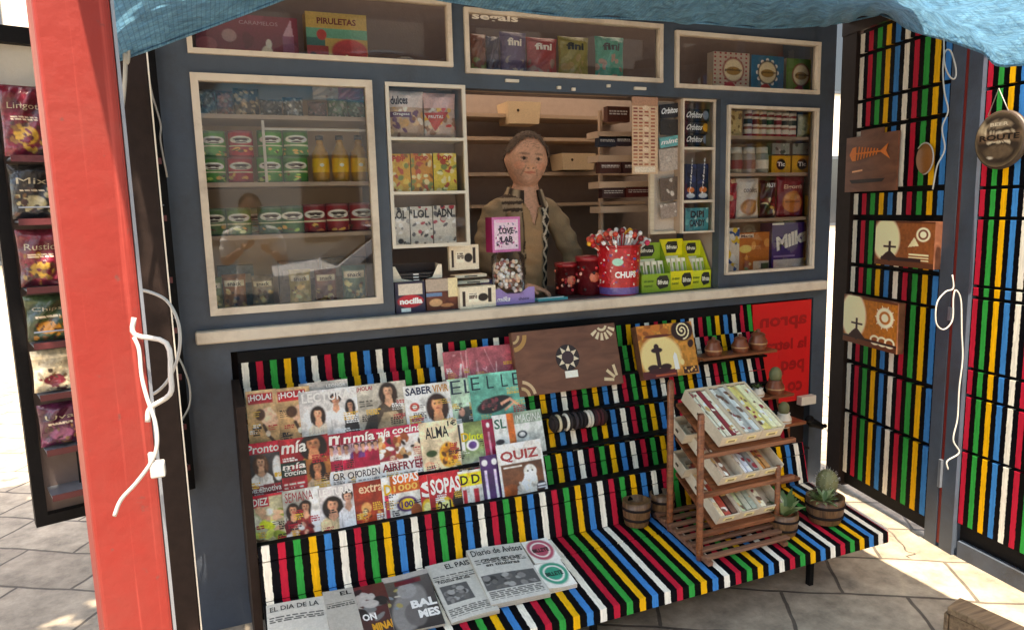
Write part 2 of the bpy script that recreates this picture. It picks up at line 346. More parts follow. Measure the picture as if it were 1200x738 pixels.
# ------------------------------------------------------------------ printed pictures, painted as arrays of point colours
class ART:
    def __init__(s, w, h, bg='ffffff', res=400):
        s.W = max(6, int(w*res)); s.H = max(6, int(h*res)); s.a = np.tile(L(bg), (s.H, s.W, 1)).astype(float)
        s.asp = w/h
        s.X, s.Y = np.meshgrid((np.arange(s.W)+.5)/s.W, (np.arange(s.H)+.5)/s.H)
    def put(s, mask, c): s.a = s.a*(1-mask[..., None]) + L(c)*mask[..., None]; return s
    def rect(s, x0, y0, x1, y1, c): return s.put(((s.X >= x0) & (s.X <= x1) & (s.Y >= y0) & (s.Y <= y1)).astype(float), c)
    def ell(s, cx, cy, rx, ry, c, rot=0, soft=.15):
        dx = (s.X-cx)*s.asp; dy = s.Y-cy
        u = dx*math.cos(rot)+dy*math.sin(rot); v = -dx*math.sin(rot)+dy*math.cos(rot)
        d = np.sqrt((u/(rx*s.asp))**2+(v/ry)**2); return s.put(np.clip((1+soft/2-d)/soft, 0, 1), c)
    def poly(s, pts, c):
        m = np.zeros(s.X.shape, bool); n = len(pts)
        for i in range(n):
            x0, y0 = pts[i]; x1, y1 = pts[(i+1) % n]
            if y0 == y1: continue
            m ^= ((y0 > s.Y) != (y1 > s.Y)) & (s.X < (x1-x0)*(s.Y-y0)/(y1-y0)+x0)
        return s.put(m.astype(float), c)
    def line(s, pts, wd, c):
        for (x0, y0), (x1, y1) in zip(pts[:-1], pts[1:]):
            dx, dy = (x1-x0)*s.asp, y1-y0; l2 = dx*dx+dy*dy+1e-9
            t = np.clip(((s.X-x0)*s.asp*dx+(s.Y-y0)*dy)/l2, 0, 1)
            d = np.hypot((s.X-x0)*s.asp-t*dx, (s.Y-y0)-t*dy); s.put((d < wd/2).astype(float), c)
        return s
    def grad(s, c0, c1, y0=0, y1=1):
        m = (s.Y >= y0) & (s.Y <= y1); t = np.clip((s.Y-y0)/(y1-y0), 0, 1)[..., None]
        s.a = np.where(m[..., None], L(c0)*(1-t)+L(c1)*t, s.a); return s
    def noise(s, amp=.15, k=4):
        n = rng.random((s.H//k+2, s.W//k+2)); n = np.kron(n, np.ones((k, k)))[:s.H, :s.W]
        s.a = np.clip(s.a*(1+amp*(n[..., None]*2-1)), 0, 1); return s
    def micro(s, x0, y0, x1, y1, c='333333', rows=4, duty=.75):
        hgt = (y1-y0)/rows
        for r in range(rows):
            x = x0
            while x < x1-.02:
                l = random.uniform(.05, .16); 
                s.rect(x, y0+r*hgt, min(x+l, x1), y0+r*hgt+hgt*.5, c); x += l+.025
        return s
    def soft(s, n=1):
        for _ in range(n):
            p = np.pad(s.a, ((1, 1), (1, 1), (0, 0)), mode='edge'); s.a = (p[1:-1, 1:-1]*4+p[:-2, 1:-1]+p[2:, 1:-1]+p[1:-1, :-2]+p[1:-1, 2:])/8
        return s
    def photo(s, amp=.3):
        for k, am in ((14, amp), (6, amp*.7), (2, amp*.4)):
            g_ = rng.random((s.H//k+3, s.W//k+3)); yy = np.arange(s.H)/k; xx = np.arange(s.W)/k; y0 = yy.astype(int); x0 = xx.astype(int); fy = (yy-y0)[:, None]; fx = (xx-x0)[None]
            v = g_[y0][:, x0]*(1-fy)*(1-fx)+g_[y0+1][:, x0]*fy*(1-fx)+g_[y0][:, x0+1]*(1-fy)*fx+g_[y0+1][:, x0+1]*fy*fx
            s.a = np.clip(s.a*(1+am*(v[..., None]*2-1)), 0, .95)
        return s
    def busy(s, n=5, cols=('f4f0e8', '2a2226', 'd8b040', 'b02438')):
        for _ in range(n):
            x = random.choice([random.uniform(.03, .25), random.uniform(.6, .8)]); y = random.uniform(.3, .85); c = random.choice(cols)
            for k in range(random.randint(2, 4)):
                xx = x
                while xx < min(x+random.uniform(.15, .3), .97): l = random.uniform(.02, .06); s.rect(xx, y+k*.035, xx+l, y+k*.035+.02, c); xx += l+.012
        return s
    def blobs(s, x0, y0, x1, y1, cols, n=30, r=.06):
        for i in range(n):
            s.ell(random.uniform(x0, x1), random.uniform(y0, y1), random.uniform(.3, 1)*r/s.asp, random.uniform(.3, 1)*r, random.choice(cols), random.uniform(0, 3))
        return s
    def person(s, cx, top, h, hair='2a1a12', skin='d9a27c', top_c='e8e0d8', long=True, w=1.0, bottom=1.0):
        """head and shoulders; h = head height"""
        a = s.asp; hw = h*.38/a*w
        s.poly([(cx-hw*2.6, bottom), (cx-hw*2.3, top+h*1.75), (cx-hw*1.2, top+h*1.35), (cx+hw*1.2, top+h*1.35), (cx+hw*2.3, top+h*1.75), (cx+hw*2.6, bottom)], top_c)
        if long:
            s.ell(cx, top+h*.75, hw*1.75, h*.9, hair); 
        s.ell(cx, top+h*.42, hw*1.3, h*.5, hair)
        s.poly([(cx-hw*.5, top+h*.8), (cx+hw*.5, top+h*.8), (cx+hw*.8, top+h*1.45), (cx, top+h*1.8), (cx-hw*.8, top+h*1.45)], skin)
        sk = L(skin)
        s.ell(cx, top+h*.55, hw*.82, h*.40, sk, 0, .25); s.ell(cx+hw*.35, top+h*.6, hw*.38, h*.3, sk*.78, 0, .9); s.ell(cx-hw*.3, top+h*.4, hw*.4, h*.2, np.minimum(sk*1.25, .9), 0, .9)
        s.ell(cx, top+h*.14, hw*.95, h*.12, hair, random.uniform(-.3, .3))
        for sx in (-1, 1): s.ell(cx+sx*hw*.33, top+h*.5, hw*.19, h*.035, '3a241c', 0, .8); s.ell(cx+sx*hw*.33, top+h*.43, hw*.22, h*.02, '4a3024', 0, .8)
        s.ell(cx, top+h*.75, hw*.3, h*.04, 'a04438', 0, .8); s.ell(cx+hw*.05, top+h*.63, hw*.12, h*.04, sk*.7, 0, .9)
        if long:
            for k in range(10): q = random.choice((-1, 1)); x0 = cx+q*hw*random.uniform(.9, 1.5); s.line([(x0, top+h*random.uniform(.1, .5)), (x0+q*hw*random.uniform(0, .4), top+h*random.uniform(.9, 1.6))], .008, L(hair)*random.uniform(.7, 2.2))
        for k in range(7): x0 = cx+hw*random.uniform(-2.1, 2.1); s.line([(x0, top+h*1.7), (x0+random.uniform(-.04, .04), bottom)], .012, np.clip(L(top_c)*random.choice((.7, .82, 1.15)), 0, .95))
        return s

# product bodies --------------------------------------------------------------
def flat_map(w, h): return lambda u, v, e: ((u-.5)*w, -e, (1-v)*h)
def carton(art, w, h, d, side='999999', texts=(), m='carton_print', res=None, top=None):
    s = SH(); f = flat_map(w, h)
    s.box(-w/2, w/2, .0006, d, 0, h, side, m)
    if top: s.box(-w/2+.001, w/2-.001, .002, d-.001, h-.001, h+.0008, top, m)
    a = art.a if isinstance(art, ART) else L(art)
    if isinstance(art, ART): s.grid(f, a, art.W-1, art.H-1, m, 0, False)
    else: s.poly(f, [(0, 0), (0, 1), (1, 1), (1, 0)], a, m, 0)
    for t in texts: s.text(f, *t[:6], m=m, **(t[6] if len(t) > 6 else {}))
    return s
def bag_map(w, h, d, seed=0):
    r = random.Random(seed); k = [(r.uniform(5, 14), r.uniform(5, 14), r.uniform(0, 6)) for _ in range(5)]
    def f(u, v, e):
        e2 = max(0, min(1, v*9)); e3 = max(0, min(1, (1-v)*9))
        b = (math.sin(math.pi*min(max(u, 0), 1))**.6)*(e2*e3)**.7 if 0 <= u <= 1 else 0
        wr = sum(math.sin(a*u+c*v+p*1.7) for a, c, p in k)*.0022*(.4+b)
        px = (u-.5)*w*(1-.06*math.sin(math.pi*min(max(v, 0), 1)))
        return (px, -(b*d/2)-wr*.8-e, (1-v)*h)
    return f
def bag(art, w, h, d, texts=(), seed=0, m='foil_print'):
    s = SH(); f = bag_map(w, h, d, seed); a = art.a if isinstance(art, ART) else L(art)
    nu, nv = (art.W-1, art.H-1) if isinstance(art, ART) else (14, 18)
    s.grid(f, a, nu, nv, m)
    fb = lambda u, v, e: (f(u, v, 0)[0], -f(u, v, 0)[1]*.8+.001, f(u, v, 0)[2])
    s.grid(fb, np.tile(a.reshape(-1, 3).mean(0), (2, 2, 1)) if isinstance(a, np.ndarray) and a.ndim == 3 else a, 10, 12, m)
    for t in texts: s.text(f, *t[:6], m=m, **dict(dict(h=.002), **(t[6] if len(t) > 6 else {})))
    return s
def tube_can(body, r, h, art=None, texts=(), lid=None):
    lid = L(body)*.6+.06 if lid is None else lid
    s = SH(); f = lambda u, v, e: ((r+e)*math.sin((u-.5)*math.pi*1.6), -(r+e)*math.cos((u-.5)*math.pi*1.6), (1-v)*h*.94)
    s.lathe([(r*.97, 0), (r*.985, .002), (r*.985, h*.93), (r*1.02, h*.94), (r*1.02, h*.995), (r*.6, h)], [body, body, body, lid, lid, lid], seg=24)
    if art: s.grid(f, art.a, art.W-1, art.H-1, 'carton_print', .0005)
    for t in texts: s.text(f, *t[:6], m='carton_print', **(t[6] if len(t) > 6 else {}))
    return s
def bottle(liq, r, h, cap='1a1a1a', label='e8b020'):
    s = SH(); s.lathe([(r*.9, 0), (r, .01), (r, h*.2), (r*1.01, h*.21), (r*1.01, h*.5), (r, h*.51), (r*.95, h*.62), (r*.45, h*.8), (r*.38, h*.9), (r*.45, h*.9), (r*.45, h), (0.001, h)],
                      [liq, liq, liq, label, label, liq, liq, liq, liq, cap, cap, cap], seg=18, m='foil_print')
    s.ball((0, -r*.75, h*.36), r*.42, 'f3e9d0', 'foil_print', sq=(1, .7, 1)); return s
def rect_at(x0, y0, x1, y1, Y):
    """photo rectangle on the plane Y -> base point, width, height"""
    xm = (x0+x1)/2; b = A(xm, y1, Y); t = A(xm, y0, Y)
    return b, A(x1, (y0+y1)/2, Y)[0]-A(x0, (y0+y1)/2, Y)[0], t[2]-b[2]
def put(s, name, label, cat, x0, y0, x1, y1, Y, group=None, rz=0, rx=0, snap=None):
    b, w_, h_ = rect_at(x0, y0, x1, y1, Y)
    if snap is not None: b[2] = snap
    return tag(s.build(name, loc=b, rot=(rx, 0, rz)), label, cat, group)

# ================================================================== THE SETTING
def ground():
    m = bpy.data.materials.new('stone_paving'); m.use_nodes = True; n = m.node_tree; b = n.nodes['Principled BSDF']
    tc = n.nodes.new('ShaderNodeTexCoord'); mp = n.nodes.new('ShaderNodeMapping'); mp.inputs['Rotation'].default_value = (0, 0, math.radians(32)); mp.inputs['Location'].default_value = (.35, .12, 0)
    br = n.nodes.new('ShaderNodeTexBrick'); br.inputs['Scale'].default_value = 1; br.inputs['Brick Width'].default_value = .48; br.inputs['Row Height'].default_value = .31
    br.inputs['Mortar Size'].default_value = .008; br.inputs['Mortar Smooth'].default_value = .35; br.inputs['Bias'].default_value = 0
    br.inputs['Color1'].default_value = (.40, .335, .25, 1); br.inputs['Color2'].default_value = (.29, .24, .18, 1); br.inputs['Mortar'].default_value = (.11, .09, .07, 1)
    no = n.nodes.new('ShaderNodeTexNoise'); no.inputs['Scale'].default_value = 7; no.inputs['Detail'].default_value = 10; no.inputs['Roughness'].default_value = .72
    n0 = n.nodes.new('ShaderNodeTexNoise'); n0.inputs['Scale'].default_value = 3; n0.inputs['Detail'].default_value = 3
    va = n.nodes.new('ShaderNodeMix'); va.data_type = 'VECTOR'; va.inputs[0].default_value = .05
    n.links.new(tc.outputs['Object'], mp.inputs[0]); n.links.new(tc.outputs['Object'], no.inputs['Vector']); n.links.new(tc.outputs['Object'], n0.inputs['Vector'])
    n.links.new(mp.outputs[0], va.inputs[4]); n.links.new(n0.outputs['Color'], va.inputs[5]); n.links.new(va.outputs[1], br.inputs['Vector'])
    mr = n.nodes.new('ShaderNodeMapRange'); mr.inputs[1].default_value = .3; mr.inputs[2].default_value = .7; mr.inputs[3].default_value = .45; mr.inputs[4].default_value = 1.35
    n.links.new(no.outputs['Fac'], mr.inputs[0])
    mx = n.nodes.new('ShaderNodeMix'); mx.data_type = 'RGBA'; mx.blend_type = 'MULTIPLY'; mx.inputs[0].default_value = 1
    n.links.new(br.outputs['Color'], mx.inputs[6]); n.links.new(mr.outputs[0], mx.inputs[7]); n.links.new(mx.outputs[2], b.inputs['Base Color'])
    b.inputs['Roughness'].default_value = .8
    ad = n.nodes.new('ShaderNodeMath'); ad.operation = 'MULTIPLY_ADD'; ad.inputs[1].default_value = -1.0
    n.links.new(br.outputs['Fac'], ad.inputs[0]); n.links.new(no.outputs['Fac'], ad.inputs[2])
    bp = n.nodes.new('ShaderNodeBump'); bp.inputs['Strength'].default_value = .55; bp.inputs['Distance'].default_value = .012
    n.links.new(ad.outputs[0], bp.inputs['Height']); n.links.new(bp.outputs[0], b.inputs['Normal'])
    MATS['stone_paving'] = m
    s = SH(); s.add([(-60, -60, 0), (60, -60, 0), (60, 60, 0), (-60, 60, 0)], [(0, 1, 2, 3)], (.3, .3, .3), 'stone_paving')
    tag(s.build('ground'), kind='structure')
    mat('asphalt', (.06, .06, .06), .85, var=.3, scale=60, bump=.4)
    s = SH(); s.add([(-60, -10.5, .004), (60, -10.5, .004), (60, -4.9, .004), (-60, -4.9, .004)], [(0, 1, 2, 3)], (.3, .3, .3), 'asphalt'); tag(s.build('road'), kind='structure')
    s = SH(); s.box(-60, 60, -4.95, -4.8, .0, .02, m='stucco_wall'); tag(s.build('kerb'), kind='structure')
ground()

def building(name, label, x0, x1, y0, y1, h, face, wins, mat_='stucco_wall'):
    t = thing(name, label, 'building', ((x0+x1)/2, (y0+y1)/2, 0))
    ox, oy = (x0+x1)/2, (y0+y1)/2
    s = SH(); s.box(x0-ox, x1-ox, y0-oy, y1-oy, 0, h, m=mat_); s.build('wall', t)
    s = SH(); s.box(x0-ox-.2, x1-ox+.2, y0-oy-.2, y1-oy+.2, h+.002, h+.25, m='plaster'); s.build('roof_edge', t)
    yy = (y0 if face < 0 else y1)-oy
    for (wx0, wx1, wz0, wz1) in wins:
        s = SH(); a, b_ = sorted((yy+face*.004, yy+face*.05)); s.box(wx0-ox, wx1-ox, a, b_, wz0, wz1, m='dark_frame'); wf = s.build('window', t)
        s = SH(); a, b_ = sorted((yy+face*.052, yy+face*.056)); s.box(wx0-ox+.07, wx1-ox-.07, a, b_, wz0+.07, wz1-.07, m='car_glass'); s.build('pane', wf)
    return t
building('pale_building', 'sunlit pale plaster building far behind the left of the kiosk', -16, -1.6, 9, 14, 9, -1, [(-3.2-2.4*i, -2.2-2.4*i, 1.0+3*k, 2.6+3*k) for i in range(5) for k in range(3)])
building('cream_building', 'bright cream building glimpsed through the slit right of the kiosk', 2, 20, 10, 14, 8, -1, [(3+2.6*i, 4+2.6*i, 1.0+3*k, 2.6+3*k) for i in range(6) for k in range(2)])
building('street_building', 'pale building across the street reflected in the kiosk glass', -14, 16, -18, -13, 8, 1, [(-12+2.8*i, -10.8+2.8*i, 1.0+3*k, 2.8+3*k) for i in range(10) for k in range(2)])

# ================================================================== THE KIOSK
K = thing('news_kiosk', 'blue grey street kiosk with cream framed windows and a serving hatch', 'kiosk', (1.45, 0, 0))
K0 = Matrix.Translation((-1.45, 0, 0))
def kp(s, name, parent=K):          # kiosk part given in world coordinates
    s2 = s.build(name, parent)
    if parent is K: s2.location = (-1.45, 0, 0)
    return s2
def wall_cut(s, X0, X1, Z0, Z1, y0, y1, ops, m):
    xs = sorted({X0, X1, *[o[0] for o in ops], *[o[1] for o in ops]}); zs = sorted({Z0, Z1, *[o[2] for o in ops], *[o[3] for o in ops]})
    xs = [x for x in xs if X0 <= x <= X1]; zs = [z for z in zs if Z0 <= z <= Z1]
    for i in range(len(xs)-1):
        for j in range(len(zs)-1):
            cx, cz = (xs[i]+xs[i+1])/2, (zs[j]+zs[j+1])/2
            if any(o[0] < cx < o[1] and o[2] < cz < o[3] for o in ops): continue
            for y in (y0, y1): s.add([(xs[i], y, zs[j]), (xs[i+1], y, zs[j]), (xs[i+1], y, zs[j+1]), (xs[i], y, zs[j+1])], [(0, 1, 2, 3)], (.5, .5, .5), m)
    for a, b, c, d in list(ops)+[(X0, X1, Z0, Z1)]:
        for q in ([(a, y0, c), (a, y1, c), (a, y1, d), (a, y0, d)], [(b, y0, c), (b, y1, c), (b, y1, d), (b, y0, d)], [(a, y0, c), (b, y0, c), (b, y1, c), (a, y1, c)], [(a, y0, d), (b, y0, d), (b, y1, d), (a, y1, d)]):
            s.add(q, [(0, 1, 2, 3)], (.5, .5, .5), m)
UW = [(.007, .984, 2.166, 2.42), (1.038, 1.987, 2.146, 2.40), (2.057, 2.929, 2.128, 2.38)]
BL = (.007, .651, 1.235, 2.10); BR = (2.36, 2.932, 1.247, 2.06); CO = (.70, 2.325, 1.185, 2.088)
BY = (.065, 2.95, .0, 1.092)
s = SH(); wall_cut(s, -.13, 3.045, 0, 2.56, 0, .05, UW+[BL, BR, CO, BY], 'blue_grey_paint'); kp(s, 'facade')
s = SH(); s.box(-.05, 3.0, -.045, .0, 1.136, 1.183, m='cream_trim'); s.T = None; o = kp(s, 'ledge'); bv = o.modifiers.new('b', 'BEVEL'); bv.width = .005
s = SH(); s.box(.66, 2.36, .052, .62, 1.155, 1.183, m='counter_top'); kp(s, 'counter')
s = SH()
s.box(-.13, -.10, .052, 1.5, 0, 2.56, m='blue_grey_paint'); s.box(3.015, 3.045, .052, 1.5, 0, 2.56, m='blue_grey_paint'); kp(s, 'side_wall')
s = SH(); s.box(-.098, 3.013, 1.3, 1.34, 0, 2.56, m='inner_wall'); kp(s, 'back_wall')
s = SH(); s.add([(-.2, .05, 2.6), (3.1, .05, 2.6), (3.1, 1.55, 2.6), (-.2, 1.55, 2.6)], [(0, 1, 2, 3)], (.5, .5, .5), 'added_roof_sheet'); kp(s, 'unseen_roof')  # unseen translucent sheet, added to let daylight into the booth
s = SH(); s.box(-.2, 3.1, -.02, .048, 2.562, 2.64, m='blue_grey_paint'); kp(s, 'roof_edge')
s = SH(); s.box(-.25, 3.12, -.97, -.022, 2.575, 2.60, m='blue_grey_paint'); kp(s, 'added_visor')  # unseen visor, added to keep direct sun off the front
s = SH(); s.box(-.2, 3.36, -.018, .046, 2.642, 2.95, m='brown_black_paint'); s.box(3.102, 3.36, -.018, .046, 2.50, 2.64, m='brown_black_paint'); kp(s, 'fascia')
s = SH(); s.box(.0, 3.0, .04, .06, 0, 1.15, m='dark_inside'); s.box(-.098, 3.013, .62, 1.298, .1, .25, m='dark_inside'); kp(s, 'lower_panel')
def frame(parent_win, o, wdt, m, y0=-.016, y1=.02, sides='lrtb'):
    a, b, c, d = o; s = SH()
    if 'b' in sides: s.box(a, b, y0, y1, c, c+wdt, m=m)
    if 't' in sides: s.box(a, b, y0, y1, d-wdt, d, m=m)
    if 'l' in sides: s.box(a, a+wdt, y0+.001, y1-.001, c+wdt, d-wdt, m=m)
    if 'r' in sides: s.box(b-wdt, b, y0+.001, y1-.001, c+wdt, d-wdt, m=m)
    return s
def window(o, wdt, m, lab=None):
    s = frame(None, o, wdt, m); wn = kp(s, 'window')
    if lab: wn['label'] = lab
    s = SH(); a, b, c, d = o; s.add([(a+wdt-.002, .006, c+wdt-.002), (b-wdt+.002, .006, c+wdt-.002), (b-wdt+.002, .006, d-wdt+.002), (a+wdt-.002, .006, d-wdt+.002)], [(0, 1, 2, 3)], (.5, .5, .5), 'window_glass' if c < 1.3 else 'thin_glass')
    s.build('pane', wn); return wn
for o in UW: window(o, .018, 'cream_trim')
window(BL, .026, 'cream_trim'); window(BR, .014, 'cream_trim')
# shelves behind glass
def shelf(x0, x1, z, y0=.055, y1=.3, m='inner_shelf', th=.016, name='shelf'):
    s = SH(); s.box(x0, x1, y0, y1, z-th, z, m=m); return kp(s, name)
s = SH(); s.box(-.098, .672, .30, .312, 1.16, 2.13, m='thin_panel'); s.box(.655, .67, .052, .298, 1.186, 2.13, m='inner_wall'); kp(s, 'display_back')
s = SH(); s.box(2.345, 3.013, .30, .312, 1.16, 2.10, m='thin_panel'); s.box(2.335, 2.35, .052, .298, 1.186, 2.10, m='inner_wall'); kp(s, 'display_back')
s = SH(); s.box(-.098, 3.013, .34, .352, 2.12, 2.56, m='back_card'); kp(s, 'display_back')
ZL = [A(330, y, .10)[2] for y in (137, 214, 274)]      # shelf tops in the big left window
for z in ZL: shelf(-.09, .653, z)
s = SH(); s.box(-.095, .653, .053, .3, 1.205, 1.22, m='inner_shelf'); kp(s, 'shelf')
s = SH(); s.box(.24, .25, .10-.045, .10-.035, ZL[1], ZL[0]-.02, m='white_trim'); s.box(.25, .65, .056, .064, ZL[0]-.055, ZL[0]-.047, m='white_trim'); kp(s, 'shelf_rod')
ZR = [A(905, y, .10)[2] for y in (161, 203, 255, 316)]
for z in ZR: shelf(2.352, 3.01, z)
for i, o in enumerate(UW): shelf(o[0]-.02, o[1]+.02, o[2]+.004, .055, .335, th=.02)
# shelves on the back wall of the booth
for z, x0, x1 in [(A(500, 132, 1.1)[2], .5, 2.5), (A(500, 160, 1.1)[2], .5, 2.5), (A(680, 202, 1.1)[2], .5, 2.6), (A(560, 240, 1.1)[2], .5, 2.6)]:
    shelf(x0, x1, z, 1.06, 1.298, 'inner_shelf', .02)
# little cabinets either side of the hatch
def cabinet(x0, x1, zs, y0, name, lab, m='white_trim', wdt=.014):
    t = kp(frame(None, (x0, x1, zs[0], zs[-1]), wdt, m, y0, y0+.02), name); t['label'] = lab
    for z in zs[1:-1]:
        s = SH(); s.box(x0+wdt, x1-wdt, y0+.001, y0+.14, z-.006, z+.006, m=m); s.build('divider', t)
    s = SH(); s.box(x0, x1, y0+.145, y0+.155, zs[0], zs[-1], m='inner_wall'); s.box(x0, x0+.01, y0+.022, y0+.144, zs[0], zs[-1], m='inner_shelf'); s.box(x1-.01, x1, y0+.022, y0+.144, zs[0], zs[-1], m='inner_shelf'); s.build('casing', t)
    for a, b in zip(zs[:-1], zs[1:]):
        s = SH(); s.add([(x0+wdt, y0+.012, a+.006), (x1-wdt, y0+.012, a+.006), (x1-wdt, y0+.012, b-.006), (x0+wdt, y0+.012, b-.006)], [(0, 1, 2, 3)], (.5, .5, .5), 'thin_glass'); s.build('pane', t)
    return t
zc = [A(495, y, 0)[2] for y in (290, 226, 163, 98)]
cabinet(.704, 1.035, zc, -.004, 'hatch_cabinet', 'white framed three tier cabinet left of the hatch')
zd = [A(815, y, .03)[2] for y in (273, 236, 174, 116)]
cabinet(A(800, 200, .03)[0], 2.322, zd, .03, 'hatch_cabinet', 'narrow cream framed cabinet right of the hatch', 'cream_trim', .009)
# small white fittings under the top windows
s = SH()
for x, y in ((600, 95), (655, 103), (672, 105), (713, 101), (750, 104)):
    p = A(x, y, -.006); s.box(p[0]-.03 if x in (600, 750) else p[0]-.008, p[0]+.03 if x in (600, 750) else p[0]+.008, -.012, -.001, p[2]-.006, p[2]+.006, m='white_trim')
kp(s, 'fitting')
# chalk-white letters stuck on the middle top window
s = SH(); f = lambda u, v, e: (u, -e, v)
p0, p1 = A(553, 22, .0), A(607, 13, .0)
V, P = glyphs('segals', .03)
s.add([(p0[0]+(p1[0]-p0[0])*a[0], .0, 2.352+.035*a[1]) for a in V], P, L('f4f0ea'), 'white_trim'); o = kp(s, 'lettering')
# red sign panel low on the right
s = SH(); s.box(2.535, 2.925, -.012, .0, .55, 1.085, m='red_sign')
fr = lambda u, v, e: (2.535+u*.39, -.0125-e, 1.085-v*.535)
for t, x0, y0, x1, y1 in (('apron', .12, .14, .92, .27), ('la letra', .22, .36, .93, .47), ('peq', .5, .58, .9, .72), ('co', .62, .80, .88, .9)):
    s.text(fr, t, x0, y0, x1, y1, (.3, .003, .005), m='dark_red', mirror=True, bold=.03)
so_ = kp(s, 'sign_panel'); so_['label'] = 'red panel with faint mirrored dark red lettering'
s = SH(); p = A(948, 466, -.03); s.box(p[0]-.07, p[0]+.03, -.05, -.015, p[2]-.03, p[2]+.015, m='white_trim'); kp(s, 'bracket')

# ================================================================== STRIPED DISPLAY BENCH
B = thing('striped_bench', 'stepped newspaper display and seat painted in red green yellow blue and white stripes', 'display stand', (0, 0, 0))
XA, XB = .088, 2.455
def board(name, x0, x1, p, q, th=.014, m='bench_stripes'):
    """board between profile points p (upper/back) and q (lower/front), thickness behind"""
    p, q = np.array(p, float), np.array(q, float); d = q-p; nrm = np.array([-d[1], d[0]])/np.linalg.norm(d)
    if nrm[0] < 0 : nrm = -nrm       # towards +Y (behind)
    if abs(d[1]) < abs(d[0]): nrm = nrm if nrm[1] < 0 else -nrm
    a, b = p+nrm*th, q+nrm*th
    V = [(x0, *p), (x0, *q), (x0, *b), (x0, *a), (x1, *p), (x1, *q), (x1, *b), (x1, *a)]
    s = SH(); s.add(V, [(0, 1, 2, 3), (4, 7, 6, 5), (0, 4, 5, 1), (1, 5, 6, 2), (2, 6, 7, 3), (3, 7, 4, 0)], (.5, .5, .5), m)
    return s.build(name, B, bevel=.0015)
board('top_board', XA, 2.53, (-.005, 1.088), (-.03, .948))
TIER = [(-.06, .962), (-.13, .842), (-.208, .716), (-.288, .589)]
for i, (y, z) in enumerate(TIER):
    xe = 2.53 if i < 1 else 2.5
    board('riser_board', XA, xe, (y, z), (y-.017, z-.056)); board('riser_board', XA, xe, (y-.018, z-.059), (y-.05, z-.165))
    yy, zz = y-.045, z-.112
    board('pocket_floor', XA, xe, (y-.03, zz), ((TIER[i+1][0] if i < 3 else -.45)+.002, zz), .01, 'black_paint')
board('riser_board', XA, XB, (-.45, .508), (-.463, .458)); board('riser_board', XA, XB, (-.464, .455), (-.492, .332))
board('seat_board', XA, XB, (-.494, .332), (-.608, .319), .02); board('seat_board', XA, XB, (-.614, .318), (-.915, .270), .02)
board('seat_edge', XA, XB, (-.9165, .2705), (-.921, .226), .02)
s = SH(); s.box(XA, XB, -.012, -.001, .3, 1.09, m='black_paint'); s.build('backing_board', B)
for x in (.14, 1.2, 2.24):
    s = SH(); s.box(x-.011, x+.011, -.737, -.715, 0, .275, m='black_paint'); s.build('leg', B)
s = SH(); s.box(XA-.03, XA-.002, -.45, -.02, .1, .99, m='brown_black_paint'); s.build('side_panel', B)
s = SH(); s.add([(XB+.004, -.5, .333), (XB+.004, -.9, .274), (XB+.018, -.9, .274), (XB+.018, -.5, .333), (XB+.004, -.9, .228), (XB+.018, -.9, .228), (XB+.004, -.5, .3), (XB+.018, -.5, .3)], [(0, 1, 2, 3), (1, 4, 5, 2), (3, 2, 5, 7), (0, 6, 4, 1), (4, 6, 7, 5), (0, 3, 7, 6)], (.5, .5, .5), 'white_trim'); s.build('end_strip', B)

# ================================================================== SHUTTERS AT THE RIGHT
def shutter(name, label, base, ang, s0, s1, zl, matn, left_post=None, zt=2.60):
    t = thing(name, label, 'shutter', (base[0], base[1], 0), ang)
    for a, b in zl:
        s = SH(); s.box(s0, s1, -.012, .006, a, b, m=matn); s.build('plank', t, bevel=.001)
    s = SH(); s.box(s0-.05, s1+.02, .008, .03, .035, zt, m='black_paint'); s.build('backing_panel', t)
    return t
A1, A2, A3 = (3.2, 0), (3.05, -.66), (2.985, -1.13)
ang1 = math.atan2(A2[1]-A1[1], A2[0]-A1[0])
zl = [(2.335, 2.43), (2.105, 2.315), (1.966, 2.086), (1.655, 1.945), (1.52, 1.628), (1.268, 1.49), (1.112, 1.246), (.745, 1.095), (.466, .72), (.107, .444)]
sh = shutter('striped_shutter', 'inner striped shutter leaf hung with a fish plaque and candle boxes', A1, ang1, .025, .655, zl, 'shutter_stripes')
s = SH(); s.box(-.095, .022, -.03, .04, .02, 2.62, m='brown_black_paint'); s.build('hinge_stile', sh)
s = SH(); s.box(-.095, .66, -.035, -.0125, 2.445, 2.62, m='brown_black_paint'); s.build('header', sh)
s = SH(); s.box(.664, .735, -.018, .04, .0, 2.42, m='blue_grey_paint'); s.box(.757, .832, -.018, .04, .0, 2.42, m='blue_grey_paint'); s.build('stile', sh)
s = SH(); s.box(.737, .755, -.014, .02, .02, 2.4, m='red_paint'); s.build('hinge_strip', sh)
s = SH(); s.box(.738, .754, -.03, -.016, .29, .42, m='steel_grey'); s.build('hinge', sh); s = SH(); s.box(.738, .754, -.03, -.016, 1.06, 1.12, m='steel_grey'); s.build('hinge', sh)
ang2 = math.atan2(A3[1]-A2[1], A3[0]-A2[0])
zl2 = [(2.04, 2.40), (1.64, 2.025), (1.515, 1.625), (1.228, 1.50), (1.18, 1.215), (.87, 1.165), (.75, .855), (.50, .735), (.155, .485)]
L2 = math.hypot(A3[0]-A2[0], A3[1]-A2[1])
e2 = np.array([math.cos(ang2), math.sin(ang2)])
sh2 = shutter('striped_shutter', 'outer striped shutter leaf at the right edge with a round tin sign', A2, ang2, .155, 1.0, zl2, 'outer_shutter_stripes')
s = SH(); s.box(.172, 1.02, -.02, .04, .0, .075, m='blue_grey_paint'); s.build('base_rail', sh2)
def on_shutter(px, py, k=1):
    if k == 1: return VP(px, py, A1, A2)
    return VP(px, py, A2, A3)
